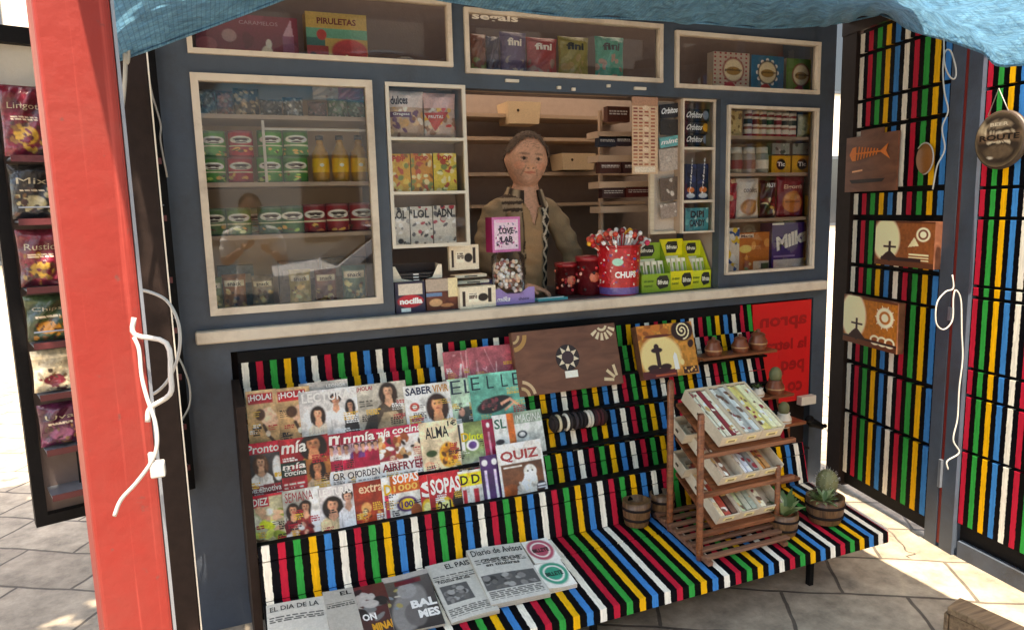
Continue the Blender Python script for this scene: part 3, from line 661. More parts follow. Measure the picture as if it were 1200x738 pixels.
def sh_put(s, name, label, cat, sx, z, k=1, off=-.02, group=None):
    base = np.array(A1 if k == 1 else A2); a = ang1 if k == 1 else ang2
    e = np.array([math.cos(a), math.sin(a)]); nn = np.array([-math.sin(a), math.cos(a)])
    p = base+e*sx+nn*off
    return tag(s.build(name, loc=(p[0], p[1], z), rot=(0, 0, a)), label, cat, group)

# ================================================================== POSTS, TARP, LEFT SIDE
c = CAM[:2]+(ray(122.5, 400)/F*.865)[:2]; v_ = (c-CAM[:2])/np.linalg.norm(c-CAM[:2]); u_ = np.array([v_[1], -v_[0]])
ax = u_*.0370; ay = v_*.03-u_*.004
s = SH(); s.obox((0, 0, 1.1), (*ax, 0), (*ay, 0), (0, 0, 1.1), m='red_paint'); t = s.build('canopy_post', loc=(c[0], c[1], 0), bevel=.004)
tag(t, 'thick red steel canopy post close to the camera on the left', 'post')
s = SH(); s.obox((0, 0, 1.1), tuple(u_*.0018)+(0,), tuple(ay*.12)+(0,), (0, 0, 1.09), m='steel_grey')
e_ = s.build('edge_strip', t, loc=tuple(ax*1.06-ay*.8)+(0,))
# black post behind it
pl_, pr_ = A(148, 200, -.40), A(184, 200, -.40)
s = SH(); wb = (pr_[0]-pl_[0]); s.box(-wb/2, wb/2, -.03, .03, 0, 2.3, m='brown_black_paint'); bp_ = s.build('black_post', loc=((pl_[0]+pr_[0])/2, -.40, 0), bevel=.003)
tag(bp_, 'dark brown steel post between the red post and the kiosk', 'post')
s = SH(); s.box(wb/2+.002, wb/2+.006, -.028, -.02, 0, 2.28, m='white_trim'); s.build('edge_trim', bp_)

def tarp():
    m = bpy.data.materials.new('blue_tarpaulin'); m.use_nodes = True; n = m.node_tree; n.nodes.clear()
    o = n.nodes.new('ShaderNodeOutputMaterial'); d = n.nodes.new('ShaderNodeBsdfPrincipled'); tr = n.nodes.new('ShaderNodeBsdfTranslucent'); mx = n.nodes.new('ShaderNodeMixShader'); mx.inputs[0].default_value = .3
    tc = n.nodes.new('ShaderNodeTexCoord'); wv = n.nodes.new('ShaderNodeTexBrick'); wv.inputs['Scale'].default_value = 1; wv.offset = 0
    wv.inputs['Brick Width'].default_value = .012; wv.inputs['Row Height'].default_value = .03; wv.inputs['Mortar Size'].default_value = .0012
    wv.inputs['Color1'].default_value = (.12, .32, .50, 1); wv.inputs['Color2'].default_value = (.16, .37, .52, 1); wv.inputs['Mortar'].default_value = (.09, .24, .38, 1)
    no = n.nodes.new('ShaderNodeTexNoise'); no.inputs['Scale'].default_value = 14; no.inputs['Detail'].default_value = 8; no.inputs['Roughness'].default_value = .75; no.inputs['Distortion'].default_value = 1.5
    mr = n.nodes.new('ShaderNodeMapRange'); mr.inputs[1].default_value = .35; mr.inputs[2].default_value = .65; mr.inputs[3].default_value = .55; mr.inputs[4].default_value = 1.25
    mm = n.nodes.new('ShaderNodeMix'); mm.data_type = 'RGBA'; mm.blend_type = 'MULTIPLY'; mm.inputs[0].default_value = 1
    n.links.new(tc.outputs['Object'], wv.inputs['Vector']); n.links.new(tc.outputs['Object'], no.inputs['Vector']); n.links.new(no.outputs['Fac'], mr.inputs[0])
    n.links.new(wv.outputs['Color'], mm.inputs[6]); n.links.new(mr.outputs[0], mm.inputs[7])
    n.links.new(mm.outputs[2], d.inputs['Base Color']); n.links.new(mm.outputs[2], tr.inputs[0]); d.inputs['Roughness'].default_value = .55
    nb = n.nodes.new('ShaderNodeTexNoise'); nb.inputs['Scale'].default_value = 16; nb.inputs['Detail'].default_value = 6; nb.inputs['Distortion'].default_value = 1.2; n.links.new(tc.outputs['Object'], nb.inputs['Vector'])
    bp = n.nodes.new('ShaderNodeBump'); bp.inputs['Strength'].default_value = .9; bp.inputs['Distance'].default_value = .03; n.links.new(nb.outputs['Fac'], bp.inputs['Height']); n.links.new(bp.outputs[0], d.inputs['Normal']); n.links.new(bp.outputs[0], tr.inputs['Normal'])
    n.links.new(d.outputs[0], mx.inputs[1]); n.links.new(tr.outputs[0], mx.inputs[2]); n.links.new(mx.outputs[0], o.inputs[0])
    MATS['blue_tarpaulin'] = m
    edge = [(135, 72), (170, 60), (200, 49), (240, 34), (285, 17), (330, 0), (375, -18), (430, -22), (480, -10), (515, 0), (570, 8), (640, 17), (700, 21), (760, 23), (830, 28), (890, 33), (945, 31), (985, 27), (1010, 22), (1032, 17)]
    back = [A(x, y, -.55+(.12*(i/19))) for i, (x, y) in enumerate(edge)]
    side = [AL_(x, y, X) for x, y, X in ((1060, 28, 2.66), (1100, 41, 2.60), (1150, 58, 2.54), (1200, 76, 2.48))]
    side += [np.array([2.44, -2.0, 2.02]), np.array([2.42, -2.6, 2.1]), np.array([2.42, -3.15, 2.2])]
    left = [A(131, 55, -.8), A(124, 20, -1.1), A(116, -10, -1.5), np.array([-.13, -2.2, 2.12]), np.array([-.16, -2.7, 2.2]), np.array([-.2, -3.15, 2.25])]
    def samp(P, t):
        P = np.array(P); d = np.r_[0, np.cumsum(np.linalg.norm(np.diff(P, axis=0), axis=1))]; t = t*d[-1]
        return np.array([np.interp(t, d, P[:, k]) for k in range(3)])
    Bk = cr(back, 4); Lf = cr([back[0]]+left, 6); Rt = cr([back[-1]]+side, 6); Fr = [Lf[-1], Rt[-1]]
    nu, nv = 150, 110; V = []
    c00, c10, c01, c11 = samp(Bk, 0), samp(Bk, 1), samp(Fr, 0), samp(Fr, 1)
    for j in range(nv+1):
        v = j/nv
        for i in range(nu+1):
            u = i/nu
            p = (1-v)*samp(Bk, u)+v*samp(Fr, u)+(1-u)*samp(Lf, v)+u*samp(Rt, v)-((1-u)*(1-v)*c00+u*(1-v)*c10+(1-u)*v*c01+u*v*c11)
            b = min(v*7, 1); 
            p = p+np.array([0, 0, 1])*(.012*math.sin(9*u*3+14*v)*min(1, .25+b)+.008*math.sin(47*u+8*v)*min(1, .3+b)+.26*math.sin(math.pi*u)**.5*min(v*5, 1)+.006*math.sin(31*v+70*u*u))
            V.append(p)
    s = SH(); s.add(V, [(j*(nu+1)+i, (j+1)*(nu+1)+i, (j+1)*(nu+1)+i+1, j*(nu+1)+i+1) for j in range(nv) for i in range(nu)], (.1, .4, .6), 'blue_tarpaulin', True)
    o0 = Vector(back[0]); s.V[0] = s.V[0]-np.array(o0)
    o = s.build('tarpaulin', loc=o0); tag(o, 'blue woven tarpaulin stretched overhead between posts and kiosk', 'tarpaulin')
    h = SH(); hv = [np.array(q)-np.array(o0) for q in Bk]; h.tube(hv, .0045, m='blue_tarpaulin', seg=6); h.tube([np.array(q)-np.array(o0) for q in Rt], .0045, m='blue_tarpaulin', seg=6); h.tube([np.array(q)-np.array(o0) for q in Lf], .0045, m='blue_tarpaulin', seg=6); h.build('hem', o)
    # eyelet
    g = A(144, 47, -.555)-np.array(o0); e = SH(); th = np.linspace(0, 2*math.pi, 17); e.tube([g+np.array([.020*math.cos(t), -.014, .026*math.sin(t)]) for t in th], .006, m='white_plastic'); e.build('eyelet', o)
    return o
def AL_(x, y, X):
    d = ray(x, y); return CAM + d*(X-CAM[0])/d[0]
tarp()
# ropes and cords
def cord(name, label, pts, r=.004, m='white_cord', cat='cord'):
    P = [np.array(p) for p in pts]; o = P[0]; s = SH(); s.tube([p-o for p in cr(P, 6)], r, m=m)
    return tag(s.build(name, loc=o), label, cat)
cord('rope', 'white rope tied through the tarpaulin eyelet beside the red post', [A(x, y, -.58) for x, y in ((143, 42), (150, 58), (149, 74), (146, 62), (147, 80), (145, 110), (140, 150), (136, 175))], .0055)
cord('cord', 'loose grey white cord hanging over the kiosk corner left of the big window', [A(x, y, -.06) for x, y in ((170, 62), (173, 80), (178, 110), (188, 145), (188, 165), (196, 208))], .0032)
cord('cord', 'white cord looping down from the tarpaulin over the inner striped shutter', [CAM+ray(x, y)/F*2.62 for x, y in ((1106, 45), (1107, 75), (1113, 90), (1119, 92), (1120, 80), (1114, 60), (1107, 62), (1105, 85), (1107, 110), (1111, 130), (1104, 150), (1107, 175), (1098, 195), (1093, 222))], .0028)
cord('cord', 'long white cord knotted on the hinge between the two striped shutters', [CAM+ray(x, y)/F*3.0 for x, y in ((1116, 322), (1117, 338), (1108, 342), (1098, 355), (1097, 378), (1106, 386), (1116, 375), (1117, 350), (1120, 340), (1126, 352), (1127, 390), (1128, 420), (1124, 455), (1122, 490), (1117, 515), (1124, 530), (1110, 540), (1111, 550))], .0032)
cord('cable', 'white cable drooping in front of the red post to a bare end', [CAM+ray(x, y)/F*.78 for x, y in ((157, 395), (163, 410), (166, 440), (172, 465), (182, 495), (184, 520), (178, 540), (160, 565), (142, 585), (134, 604))], .0021, 'white_plastic', 'cable')
cord('cable', 'thin white cable tangled above the white bracket by the red post', [CAM+ray(x, y)/F*1.0 for x, y in ((153, 338), (175, 342), (195, 352), (207, 372), (211, 395), (208, 420), (197, 445), (182, 460), (170, 462))], .0022, 'white_plastic', 'cable')
cord('cord', 'grey cord hanging down the kiosk corner beside the white bracket', [A(x, y, -.1) for x, y in ((199, 360), (196, 385), (205, 410), (215, 430), (222, 452), (222, 475), (211, 498), (208, 530), (212, 560), (221, 590), (219, 612), (208, 632))], .0035)
s = SH(); P = [CAM+ray(x, y)/F*.84 for x, y in ((157, 372), (158, 392), (195, 402), (200, 440), (199, 462), (176, 478), (173, 494))]
o_ = P[0]; s.tube([p-o_ for p in cr(P, 4)], .0030, m='white_plastic'); t = tag(s.build('cable_hook', loc=o_), 'bent white plastic hook fixed to the side of the red post', 'hook')
s = SH(); q = CAM+ray(185, 549)/F*.86; s.obox((0, 0, 0), (.008, 0, 0), (0, .008, 0), (0, 0, .009), m='white_plastic'); s.obox((-.006, -.002, .014), (.003, 0, 0), (0, .003, 0), (0, 0, .008), m='white_plastic')
tag(s.build('plug', loc=q, bevel=.002), 'small white plug fixed low beside the red post', 'plug')

# left snack rack on its opened leaf
hp = np.array([-.13, -.03]); el = np.array([-.96, -.277]); el /= np.linalg.norm(el); angl = math.atan2(-el[1], -el[0])
Lf = thing('snack_rack', 'tall black framed snack rack on the opened leaf left of the red post', 'display rack', (hp[0], hp[1], 0), angl)
# local x is negative going left; front faces -y
s = SH()
for (x0, x1, z0, z1) in ((-.47, -.435, .60, 2.45), (-.435, .03, .60, .635), (-.435, .03, 2.14, 2.19), (-.435, .03, 2.41, 2.45), (.0, .03, .635, 2.14)): s.box(x0, x1, -.02, .03, z0, z1, m='black_paint')
s.build('frame', Lf)
s = SH(); s.box(-.434, -.001, .012, .02, .636, 2.0, m='back_card'); s.box(-.434, -.001, .012, .02, 2.0, 2.139, m='plaster'); s.build('back_panel', Lf)
rz = [1.80, 1.57, 1.36, 1.165, .985, .80, .70]
for z in (1.79, 1.60, 1.39, 1.215, 1.05, .87, .72):
    s = SH(); s.box(-.425, -.005, -.11, .01, z-.006, z, m='steel_grey'); s.build('shelf', Lf)
    s = SH(); s.box(-.425, -.005, -.114, -.111, z-.014, z+.006, (.07, .010, .012), 'carton_print')
    f = lambda u, v, e, z=z: (-.425+u*.42, -.1145-e, z+.012-v*.03)
    if z < 1.3: s.text(f, 'snacks', .5, .3, .85, .75, 'e8e0d8', m='carton_print')
    s.build('label_strip', Lf)
for z in (1.60, 1.215):
    s = SH(); s.tube([(-.42, -.112, z+.04), (-.01, -.112, z+.04)], .0025, m='steel_grey'); s.build('rail', Lf)
s = SH()
for x0, z0 in ((-.34, .76), (-.25, .78)): s.tube([(x0, -.08, z0-.02), (x0, -.08, z0+.09), (x0+.11, -.08, z0+.09), (x0+.11, -.08, z0-.02)], .003, m='black_paint')
s.build('wire_holder', Lf)
def rackbag(x, z, w_, h_, art, txt, label, seed):
    s = bag(art, w_, h_, .05, txt, seed)
    p = hp - el*(x) if False else None
    loc = np.array([hp[0], hp[1]])+np.array([math.cos(angl), math.sin(angl)])*x+np.array([-math.sin(angl), math.cos(angl)])*(-.06)
    o = s.build('snack_bag', loc=(loc[0], loc[1], z), rot=(0, 0, angl)); tag(o, label, 'snack bag', 'snack bags on the left rack')
SHN = [(1.795, .225, 'top'), (1.605, .165, 'second'), (1.395, .185, 'third'), (1.22, .15, 'fourth'), (1.055, .14, 'fifth'), (.875, .145, 'sixth')]
PAL = [('burgundy', '5a1020', 'c89a3a'), ('black', '181414', 'c8b888'), ('rust red', '7a2018', 'e0b050'), ('dark green', '2a3a20', 'd89030'), ('cream', 'c8b898', '8a2030'), ('purple', '4a1530', '9a5070'), ('brown', '4a2a1c', 'e0c070'), ('crimson', '8a1a24', 'e8d0a0')]
ORD = [[0, 7, 6, 2], [1, 6, 4, 7], [0, 1, 2, 6], [3, 2, 1, 0], [4, 7, 6, 3], [5, 0, 2, 5]]
for r_i, (z, h_, nm) in enumerate(SHN):
    for c_i, x in enumerate((-.375, -.275, -.165, -.05)):
        cn, c1, c2 = PAL[ORD[r_i][c_i]]; w_ = .118 if c_i < 3 else .09; hh_ = h_*random.uniform(.9, 1.03)
        a = ART(w_, hh_, c1, 300); a.noise(.25, 3); a.ell(.5, .7, .28, .13, L(c2)*.6); a.blobs(.1, .45, .9, .95, [L(c2)*.5, c1, L(c1)*.5, '3a2018', '6a4a28'], 30, .06); a.rect(0, .2, 1, .4, L(c1)*.7); a.micro(.2, .44, .8, .5, 'c8b8a0', 2); a.photo(.5)
        rackbag(x, z, w_, hh_, a, [(['Lingot', 'Mix', 'Rustic', 'Chips', 'Pipas', 'Uva'][r_i], .14, .25, .86, .36, L('c8b898')*.5, dict(bold=.0, slant=.1))],
                cn+' snack bag, '+('leftmost', 'second from the left', 'third from the left', 'rightmost')[c_i]+' on the '+nm+' shelf of the snack rack', r_i*4+c_i)

# ================================================================== MAGAZINES
LEAN = -math.atan(.3)
ROWS = {0: (-.075, .93), 1: (-.150, .842), 2: (-.228, .716), 3: (-.308, .589)}
def magazine(label, row, tl, trx, hgt, art, texts, group='magazines in the display rows', d=0.0, th=.004, name='magazine', cat='magazine', tilt=0):
    Y0, Z0 = ROWS[row]; Y0 -= d; hgt *= .84
    p = AL(*tl, Y0, Z0); q = AL(trx, tl[1]-(trx-tl[0])*.1, Y0, Z0); w_ = q[0]-p[0]
    s = SH(); bow = .003
    f = lambda u, v, e: ((u-.5)*w_, -e-bow*math.sin(math.pi*min(max(u, 0), 1))+.002*math.sin(5*v+p[0]*20), (1-v)*hgt)
    a = art(w_, hgt); a.soft(1)
    a.photo(.38)
    if w_ > .1 and 'owl' not in label: a.busy(7)
    a.a = np.clip((a.a**1.12)*1.3, 0, .92); a.noise(.05, 1); s.grid(f, a.a, a.W-1, a.H-1, 'glossy_print')
    s.grid(lambda u, v, e: (lambda r: (r[0], r[1]+th, r[2]))(f(u, v, 0)), 'd8d0c4', 6, 6, 'glossy_print')
    for u in (0, 1): s.add([f(u, v, 0) for v in (0, .5, 1)]+[(lambda r: (r[0], r[1]+th, r[2]))(f(u, v, 0)) for v in (0, .5, 1)], [(0, 1, 4, 3), (1, 2, 5, 4)], L('e0dacc'), 'glossy_print')
    s.add([f(0, 0, 0), f(1, 0, 0), (lambda r: (r[0], r[1]+th, r[2]))(f(1, 0, 0)), (lambda r: (r[0], r[1]+th, r[2]))(f(0, 0, 0))], [(0, 1, 2, 3)], L('e0dacc'), 'glossy_print')
    for t in texts:
        k_ = dict(t[6]) if len(t) > 6 else {}; k_['bold'] = k_.get('bold', .02)*.6 - (.008 if 'thin title' in label or 'pale green' in label else 0); s.text(f, *t[:6], **k_)
    # base centre: go down the leaning plane from the top edge
    k = hgt/math.sqrt(1.09); b = np.array([(p[0]+q[0])/2, p[1]-.3*k, p[2]-k])
    o = s.build(name, loc=b, rot=(LEAN, tilt, random.uniform(-.012, .012))); return tag(o, label, cat, group)
def T(*a, **k): return (*a, k)
def art_hola_cycl(w_, h_):
    a = ART(w_, h_, 'c9a77c'); a.rect(0, 0, 1, .03, 'e0c8a0'); a.grad('c9a77c', 'b58e62'); a.rect(.06, .06, .85, .24, 'b3202a')
    a.poly([(.35, .35), (.75, .3), (.95, .45), (.8, .62), (.55, .62), (.4, .5)], 'e2b79a'); a.ell(.42, .42, .16, .1, '5a3a26'); a.line([(.5, .6), (.62, .78), (.8, .9)], .05, '4a3326'); a.ell(.62, .75, .07, .05, 'e8d2c0'); a.ell(.85, .55, .12, .08, 'dbb294')
    return a.noise(.06)
def art_lect(w_, h_):
    a = ART(w_, h_, 'dcd6d0'); a.grad('cfcac8', 'e6e0da'); a.person(.3, .3, .2, '2a1a14', 'd8a080', 'd8ccbc'); a.person(.62, .1, .19, '241a18', 'c89478', 'e8e4e2', False, 1.1); a.person(.86, .24, .17, '181214', 'd09c80', '2c2628', True, .8)
    return a.noise(.05)
def art_dress(w_, h_):
    a = ART(w_, h_, 'b5aca0'); a.grad('c4bcae', '8a8278'); a.poly([(0, 1), (.2, .6), (.5, .5), (.6, 1)], '3a3632'); a.person(.62, .04, .24, '33221a', 'd2a283', '55483c', True, 1.1); a.poly([(.35, .8), (.5, .55), (.75, .55), (.95, .8), (.9, 1), (.4, 1)], 'a89478'); a.micro(.05, .3, .3, .42, '2a2a2a', 3)
    return a.noise(.06)
def art_saber(w_, h_):
    a = ART(w_, h_, 'e4e2de'); a.person(.68, .24, .3, '3c2016', 'd9966e', 'e8e0dc', True, 1.1); a.ell(.2, .4, .1, .08, 'c03a2a'); a.ell(.2, .4, .05, .04, 'f0e0d0'); a.micro(.06, .55, .35, .9, '6a6a70', 6); return a.noise(.04)
def art_elle(w_, h_):
    a = ART(w_, h_, '5fae9c'); a.grad('6fb9a8', '4e9c8c'); a.ell(.42, .62, .34, .15, '1c1a1e', -.2); a.ell(.32, .58, .14, .09, '55363a'); a.blobs(.2, .5, .6, .72, ['7a3a40', '2a2024', '8a6a5a'], 12, .05); a.line([(.55, .62), (.72, .55), (.9, .72)], .05, 'd8a088'); a.line([(.6, .75), (.8, .62)], .04, 'cf9880'); return a.noise(.05)
def art_elle2(w_, h_):
    a = ART(w_, h_, 'a9c4b0'); a.rect(.7, 0, 1, 1, '78aa98'); a.ell(.6, .75, .35, .2, '3c4444'); a.ell(.4, .65, .1, .08, 'c09080'); return a.noise(.06)
def art_pink(w_, h_):
    a = ART(w_, h_, 'b5606a'); 
    for i in range(16): x = random.random(); a.line([(x, random.random()), (x+random.uniform(-.3, .3), random.random())], random.uniform(.01, .035), random.choice(['d89aa0', 'e8c0c0', '8c3a48', 'a84a58']))
    a.rect(.2, .68, .9, .85, 'e0c8c4'); return a.noise(.1, 2)
def art_pronto(w_, h_):
    a = ART(w_, h_, '3a3434'); a.rect(0, 0, 1, .18, 'c42a40'); a.grad('4a4444', '2a2626', .18, .7); a.person(.4, .22, .2, '5a3a26', 'd8a888', 'e2ddd8', True, .9, .72); a.ell(.85, .45, .14, .2, 'ded8d4'); a.rect(0, .68, 1, 1, '7a3038'); return a.noise(.07)
def art_mia_c(w_, h_):
    a = ART(w_, h_, 'b02a34'); a.person(.68, .0, .26, '241410', 'cf8f68', 'e8b050', True, 1.3, .4); a.rect(0, .38, .62, .62, '1f3a34'); a.rect(.5, .38, 1, 1, 'a06838'); a.person(.72, .42, .2, '20120e', 'c88a66', 'd8b898', True, 1, .9); a.micro(.05, .72, .45, .95, 'e8dcd0', 4); a.rect(.05, .62, .45, .70, '8a2028'); return a.noise(.07)
def art_mia(w_, h_):
    a = ART(w_, h_, 'b81440'); a.grad('a8163c', 'c22a4c'); a.rect(0, .2, 1, .62, 'c9a8b4')
    for x in (.15, .4, .65, .88): a.person(x, .2, .1, '3a2018', 'd8a488', random.choice(['e0d8d8', 'b02048', '6a3a7a']), False, 1, .66)
    a.rect(0, .45, 1, .62, 'a81440'); a.rect(0, .62, 1, 1, 'eae4e0'); a.micro(.1, .82, .9, .95, '707070', 3); return a.noise(.05)
def art_air(w_, h_):
    a = ART(w_, h_, 'e8e0dc'); a.rect(0, 0, 1, .16, 'b02048'); a.rect(0, .12, .4, .58, '9a3040'); a.blobs(.02, .16, .98, .56, ['e8e0d0', 'b06a3a', 'f4efe8', '8a4a2a', 'd8c0a8', '3a2a26', 'c8a070'], 46, .08); a.rect(0, .58, 1, 1, 'efeae4'); a.micro(.06, .8, .9, .92, '404040', 2); return a.noise(.07)
def art_alma(w_, h_):
    a = ART(w_, h_, 'dcc8a8'); a.ell(.68, .62, .25, .22, 'e0a030'); a.blobs(.5, .42, .92, .8, ['d08828', 'f0c050', '6a4018', 'a86420'], 22, .06); a.ell(.25, .56, .14, .06, '3c5a2c'); a.ell(.16, .75, .12, .06, 'e8b090'); a.blobs(.3, .8, 1, 1, ['f0ece0', '2a2a26', '5a6a4a'], 16, .06); return a.noise(.07)
def art_inter(w_, h_):
    a = ART(w_, h_, '7c8c58'); a.rect(0, .0, .3, 1, 'e8e4dc'); a.rect(.12, .02, .2, .95, '30303a'); a.grad('7a9060', 'b8b8b4', .5, 1); a.ell(.55, .42, .2, .1, 'e8e4f0'); a.ell(.55, .42, .14, .07, '5a3c7c'); a.ell(.65, .85, .3, .14, 'b0b0b0'); return a.noise(.06)
def art_spine(c, c2='ffffff'):
    def g(w_, h_):
        a = ART(w_, h_, c); 
        for x in ((.25, .75) if w_ > .06 else (.5,)): a.rect(x-.07, .25, x+.07, .9, c2); a.ell(x, .12, .14, .05, 'f0e8f0')
        return a.noise(.08)
    return g
def art_muy(w_, h_):
    a = ART(w_, h_, 'c8ccc8'); a.rect(0, .0, .28, 1, 'dfe2e0'); a.rect(.28, 0, .42, 1, 'd07030'); a.rect(.42, 0, 1, .22, '8fa090'); a.ell(.55, .42, .1, .07, '26303a'); a.ell(.55, .42, .06, .04, 'e8e8e8'); a.ell(.1, .5, .09, .05, '30303a'); return a.noise(.06)
def art_owl(w_, h_):
    a = ART(w_, h_, 'e8e2dc'); a.rect(.06, .34, .94, .98, '5a3a2a'); a.grad('6a4630', '8c5230', .34, .8); a.ell(.2, .8, .2, .14, 'a85a2c'); a.rect(0, .34, .05, 1, 'e8e2dc'); a.rect(.95, .34, 1, 1, 'e8e2dc')
    a.poly([(.28, .98), (.35, .75), (.5, .6), (.55, .5), (.78, .5), (.8, .7), (.7, .98)], 'ece6dc'); a.ell(.66, .5, .14, .11, 'f0ece4'); a.ell(.61, .49, .022, .015, '30241a'); a.ell(.71, .49, .022, .015, '30241a'); a.blobs(.35, .65, .75, .95, ['d0c6ba', 'e0d8cc'], 12, .04); a.ell(.87, .76, .11, .08, '3a2a30'); a.rect(.78, .73, .96, .755, 'f0e8e8'); a.rect(.78, .78, .96, .805, 'f0e8e8'); a.rect(.1, .375, .5, .4, 'e8e0d8'); return a.noise(.05)
def art_diez(w_, h_):
    a = ART(w_, h_, 'b8b090'); a.rect(0, 0, 1, .05, 'c0203a'); a.rect(.02, .03, .55, .2, 'b01c34'); a.blobs(.05, .25, .95, .85, ['c8c8a0', '8a9a3a', 'd8e070', 'e8e4d0', '6a4a30', 'd8b090'], 30, .1); a.ell(.45, .5, .25, .06, 'd0d830', .4); a.rect(0, .86, 1, .93, 'b82c44'); return a.noise(.08)
def art_semana(w_, h_):
    a = ART(w_, h_, 'b0b0a8'); a.rect(.6, 0, 1, .5, 'd0d0cc'); a.person(.25, .24, .17, '2a1a14', 'd09a7c', '7a2430'); a.person(.58, .22, .17, '2c1c16', 'cf9a7c', 'a03a34'); a.ell(.85, .5, .15, .3, 'eeeae4'); a.blobs(.1, .6, .7, .9, ['6a1e28', 'd0a088', 'b05048', 'e8e0dc'], 18, .08); return a.noise(.07)
def art_lect2(w_, h_):
    a = ART(w_, h_, 'cfc8c6'); a.person(.38, .2, .22, '1c1210', 'd8a080', 'd8c098', True, 1.2); a.person(.82, .12, .2, '2c2220', 'cfa088', 'eae6e6', False); return a.noise(.06)
def art_extra(w_, h_):
    a = ART(w_, h_, 'a8381c'); a.grad('9a3018', 'b84a28'); a.ell(.5, .45, .13, .09, 'e8a060'); a.blobs(.3, .5, .85, .9, ['d87030', 'f0a058', '7a2010', 'e8c090', '3a2a18'], 26, .07); return a.noise(.08)
def art_sopas(w_, h_):
    a = ART(w_, h_, 'e8e4dc'); a.rect(0, 0, .2, 1, 'f0ece4'); a.rect(.22, .0, 1, .3, 'd0661c'); a.ell(.62, .5, .28, .13, '502068'); a.ell(.62, .5, .2, .09, 'f0c020'); a.rect(.06, .3, .16, .9, 'c8304a'); a.ell(.85, .65, .16, .14, '8a4a28'); a.ell(.6, .85, .4, .1, 'f8f6f0'); return a.noise(.06)
def art_sopas2(w_, h_):
    a = ART(w_, h_, 'b8202c'); a.ell(.42, .6, .26, .17, 'e8c030'); a.ell(.42, .6, .18, .11, 'f4e8a0'); a.ell(.88, .55, .2, .2, '201414'); a.ell(.7, .9, .4, .14, 'e8e0d8'); return a.noise(.07)
def art_spine_d(w_, h_):
    a = ART(w_, h_, 'd8d4cc'); a.rect(0, .05, 1, .28, 'e8c028'); a.rect(.3, .35, .65, .8, 'b82a3a'); a.rect(.1, .82, 1, 1, '68b0b0'); return a.noise(.1)
def art_leonor(w_, h_): return ART(w_, h_, '9a948e').grad('b0aaa4', '787270').noise(.05)
W_, K_ = 'f6f2ec', '1c1a1e'
# back row
magazine('pink plastic wrapped magazine stack, narrow one left of the wide pink one', 0, (518, 413), 549, .25, art_pink, [])
magazine('wide pink foil wrapped magazine leaning against the brown sun board', 0, (547, 408), 608, .25, art_pink, [], d=.006)
# row 1
magazine('tan magazine with red masthead and a curled up figure, leftmost of the top row', 1, (287, 459), 323, .255, art_hola_cycl, [T('\u00a1HOLA!', .08, .07, .83, .2, W_, bold=.04)])
magazine('grey magazine strip peeking out above the cover with three people in white', 1, (350, 450), 407, .25, art_leonor, [T('LEONOR', .55, .06, .95, .12, W_, bold=.03)], d=-.012)
magazine('second tan magazine with red masthead, half covered by the three people cover', 1, (322, 456), 362, .255, art_hola_cycl, [T('\u00a1HOLA!', .08, .07, .83, .2, W_, bold=.04)], d=.003)
magazine('top row magazine with a curly haired woman and two people beside her', 1, (349, 460), 417, .255, art_lect, [T('LECTURAS', .05, .04, .97, .2, W_, bold=.04)], d=.009)
magazine('magazine cover of a dark haired woman in a black and tan dress', 1, (416, 452), 475, .25, art_dress, [T('\u00a1HOLA!', .02, .03, .32, .13, 'b83a48', bold=.04)], d=.004)
magazine('white magazine with blue and orange title and a smiling long haired woman', 1, (472, 453), 526, .255, art_saber, [T('SABER', .04, .04, .6, .18, '22284c', bold=.04), T('VIVIR', .62, .04, .97, .18, 'c88838', bold=.04)], d=.008)
magazine('pale green fashion magazine partly hidden behind the teal one', 1, (523, 445), 556, .25, art_elle2, [T('EL', .1, .04, .95, .3, '22384a', bold=.0)], d=.003)
magazine('teal fashion magazine with dark thin title and a reclining figure', 1, (548, 440), 610, .25, art_elle, [T('E', .04, .05, .2, .3, '1d3440', bold=0), T('L', .33, .05, .45, .3, '1d3440', bold=0), T('L', .6, .05, .72, .3, '1d3440', bold=0), T('E', .82, .05, .97, .3, '1d3440', bold=0)], d=.009)
# row 2
magazine('magazine with a woman on a dark ground, leftmost of the middle row', 2, (286, 521), 329, .26, art_pronto, [T('Pronto', .06, .03, .94, .17, W_, bold=.03, slant=.15), T('Su emotiva', .05, .7, .9, .8, W_, bold=.02), T('a Antonio', .05, .84, .9, .94, W_, bold=.02)])
magazine('cookery magazine with two dark haired women on orange', 2, (326, 516), 384, .26, art_mia_c, [T('m\u00eda', .05, .04, .55, .24, W_, bold=.04, slant=.2), T('m\u00eda', .04, .40, .5, .5, W_, bold=.03, slant=.2), T('cocina', .06, .52, .5, .6, W_, bold=.02, slant=.2)], d=.004)
magazine('crimson magazine about ORDEN, leftmost and most covered of three', 2, (381, 510), 418, .26, art_mia, [T('m', .1, .03, .6, .18, W_, bold=.04, slant=.2), T('ORDEN', .1, .66, 1, .78, '3a2a34', bold=.02)], d=.0)
magazine('crimson magazine about ORDEN, middle one of three', 2, (398, 508), 436, .26, art_mia, [T('m\u00eda', .1, .03, .8, .18, W_, bold=.04, slant=.2), T('ORDEN', .1, .66, 1, .78, '3a2a34', bold=.02)], d=.005)
magazine('crimson magazine about ORDEN, front one with its whole cover showing', 2, (411, 506), 441, .26, art_mia, [T('m\u00eda', .06, .03, .9, .18, W_, bold=.04, slant=.2), T('ORDEN', .06, .66, .95, .78, '3a2a34', bold=.02)], d=.010)
magazine('cookery magazine with AIRFRYER headline and food pictures', 2, (438, 503), 495, .26, art_air, [T('m\u00eda', .02, .02, .32, .16, W_, bold=.04, slant=.2), T('cocina', .36, .01, .98, .13, W_, bold=.04, slant=.2), T('AIRFRYER', .08, .62, .98, .76, '8a1a30', bold=.04)], d=.006)
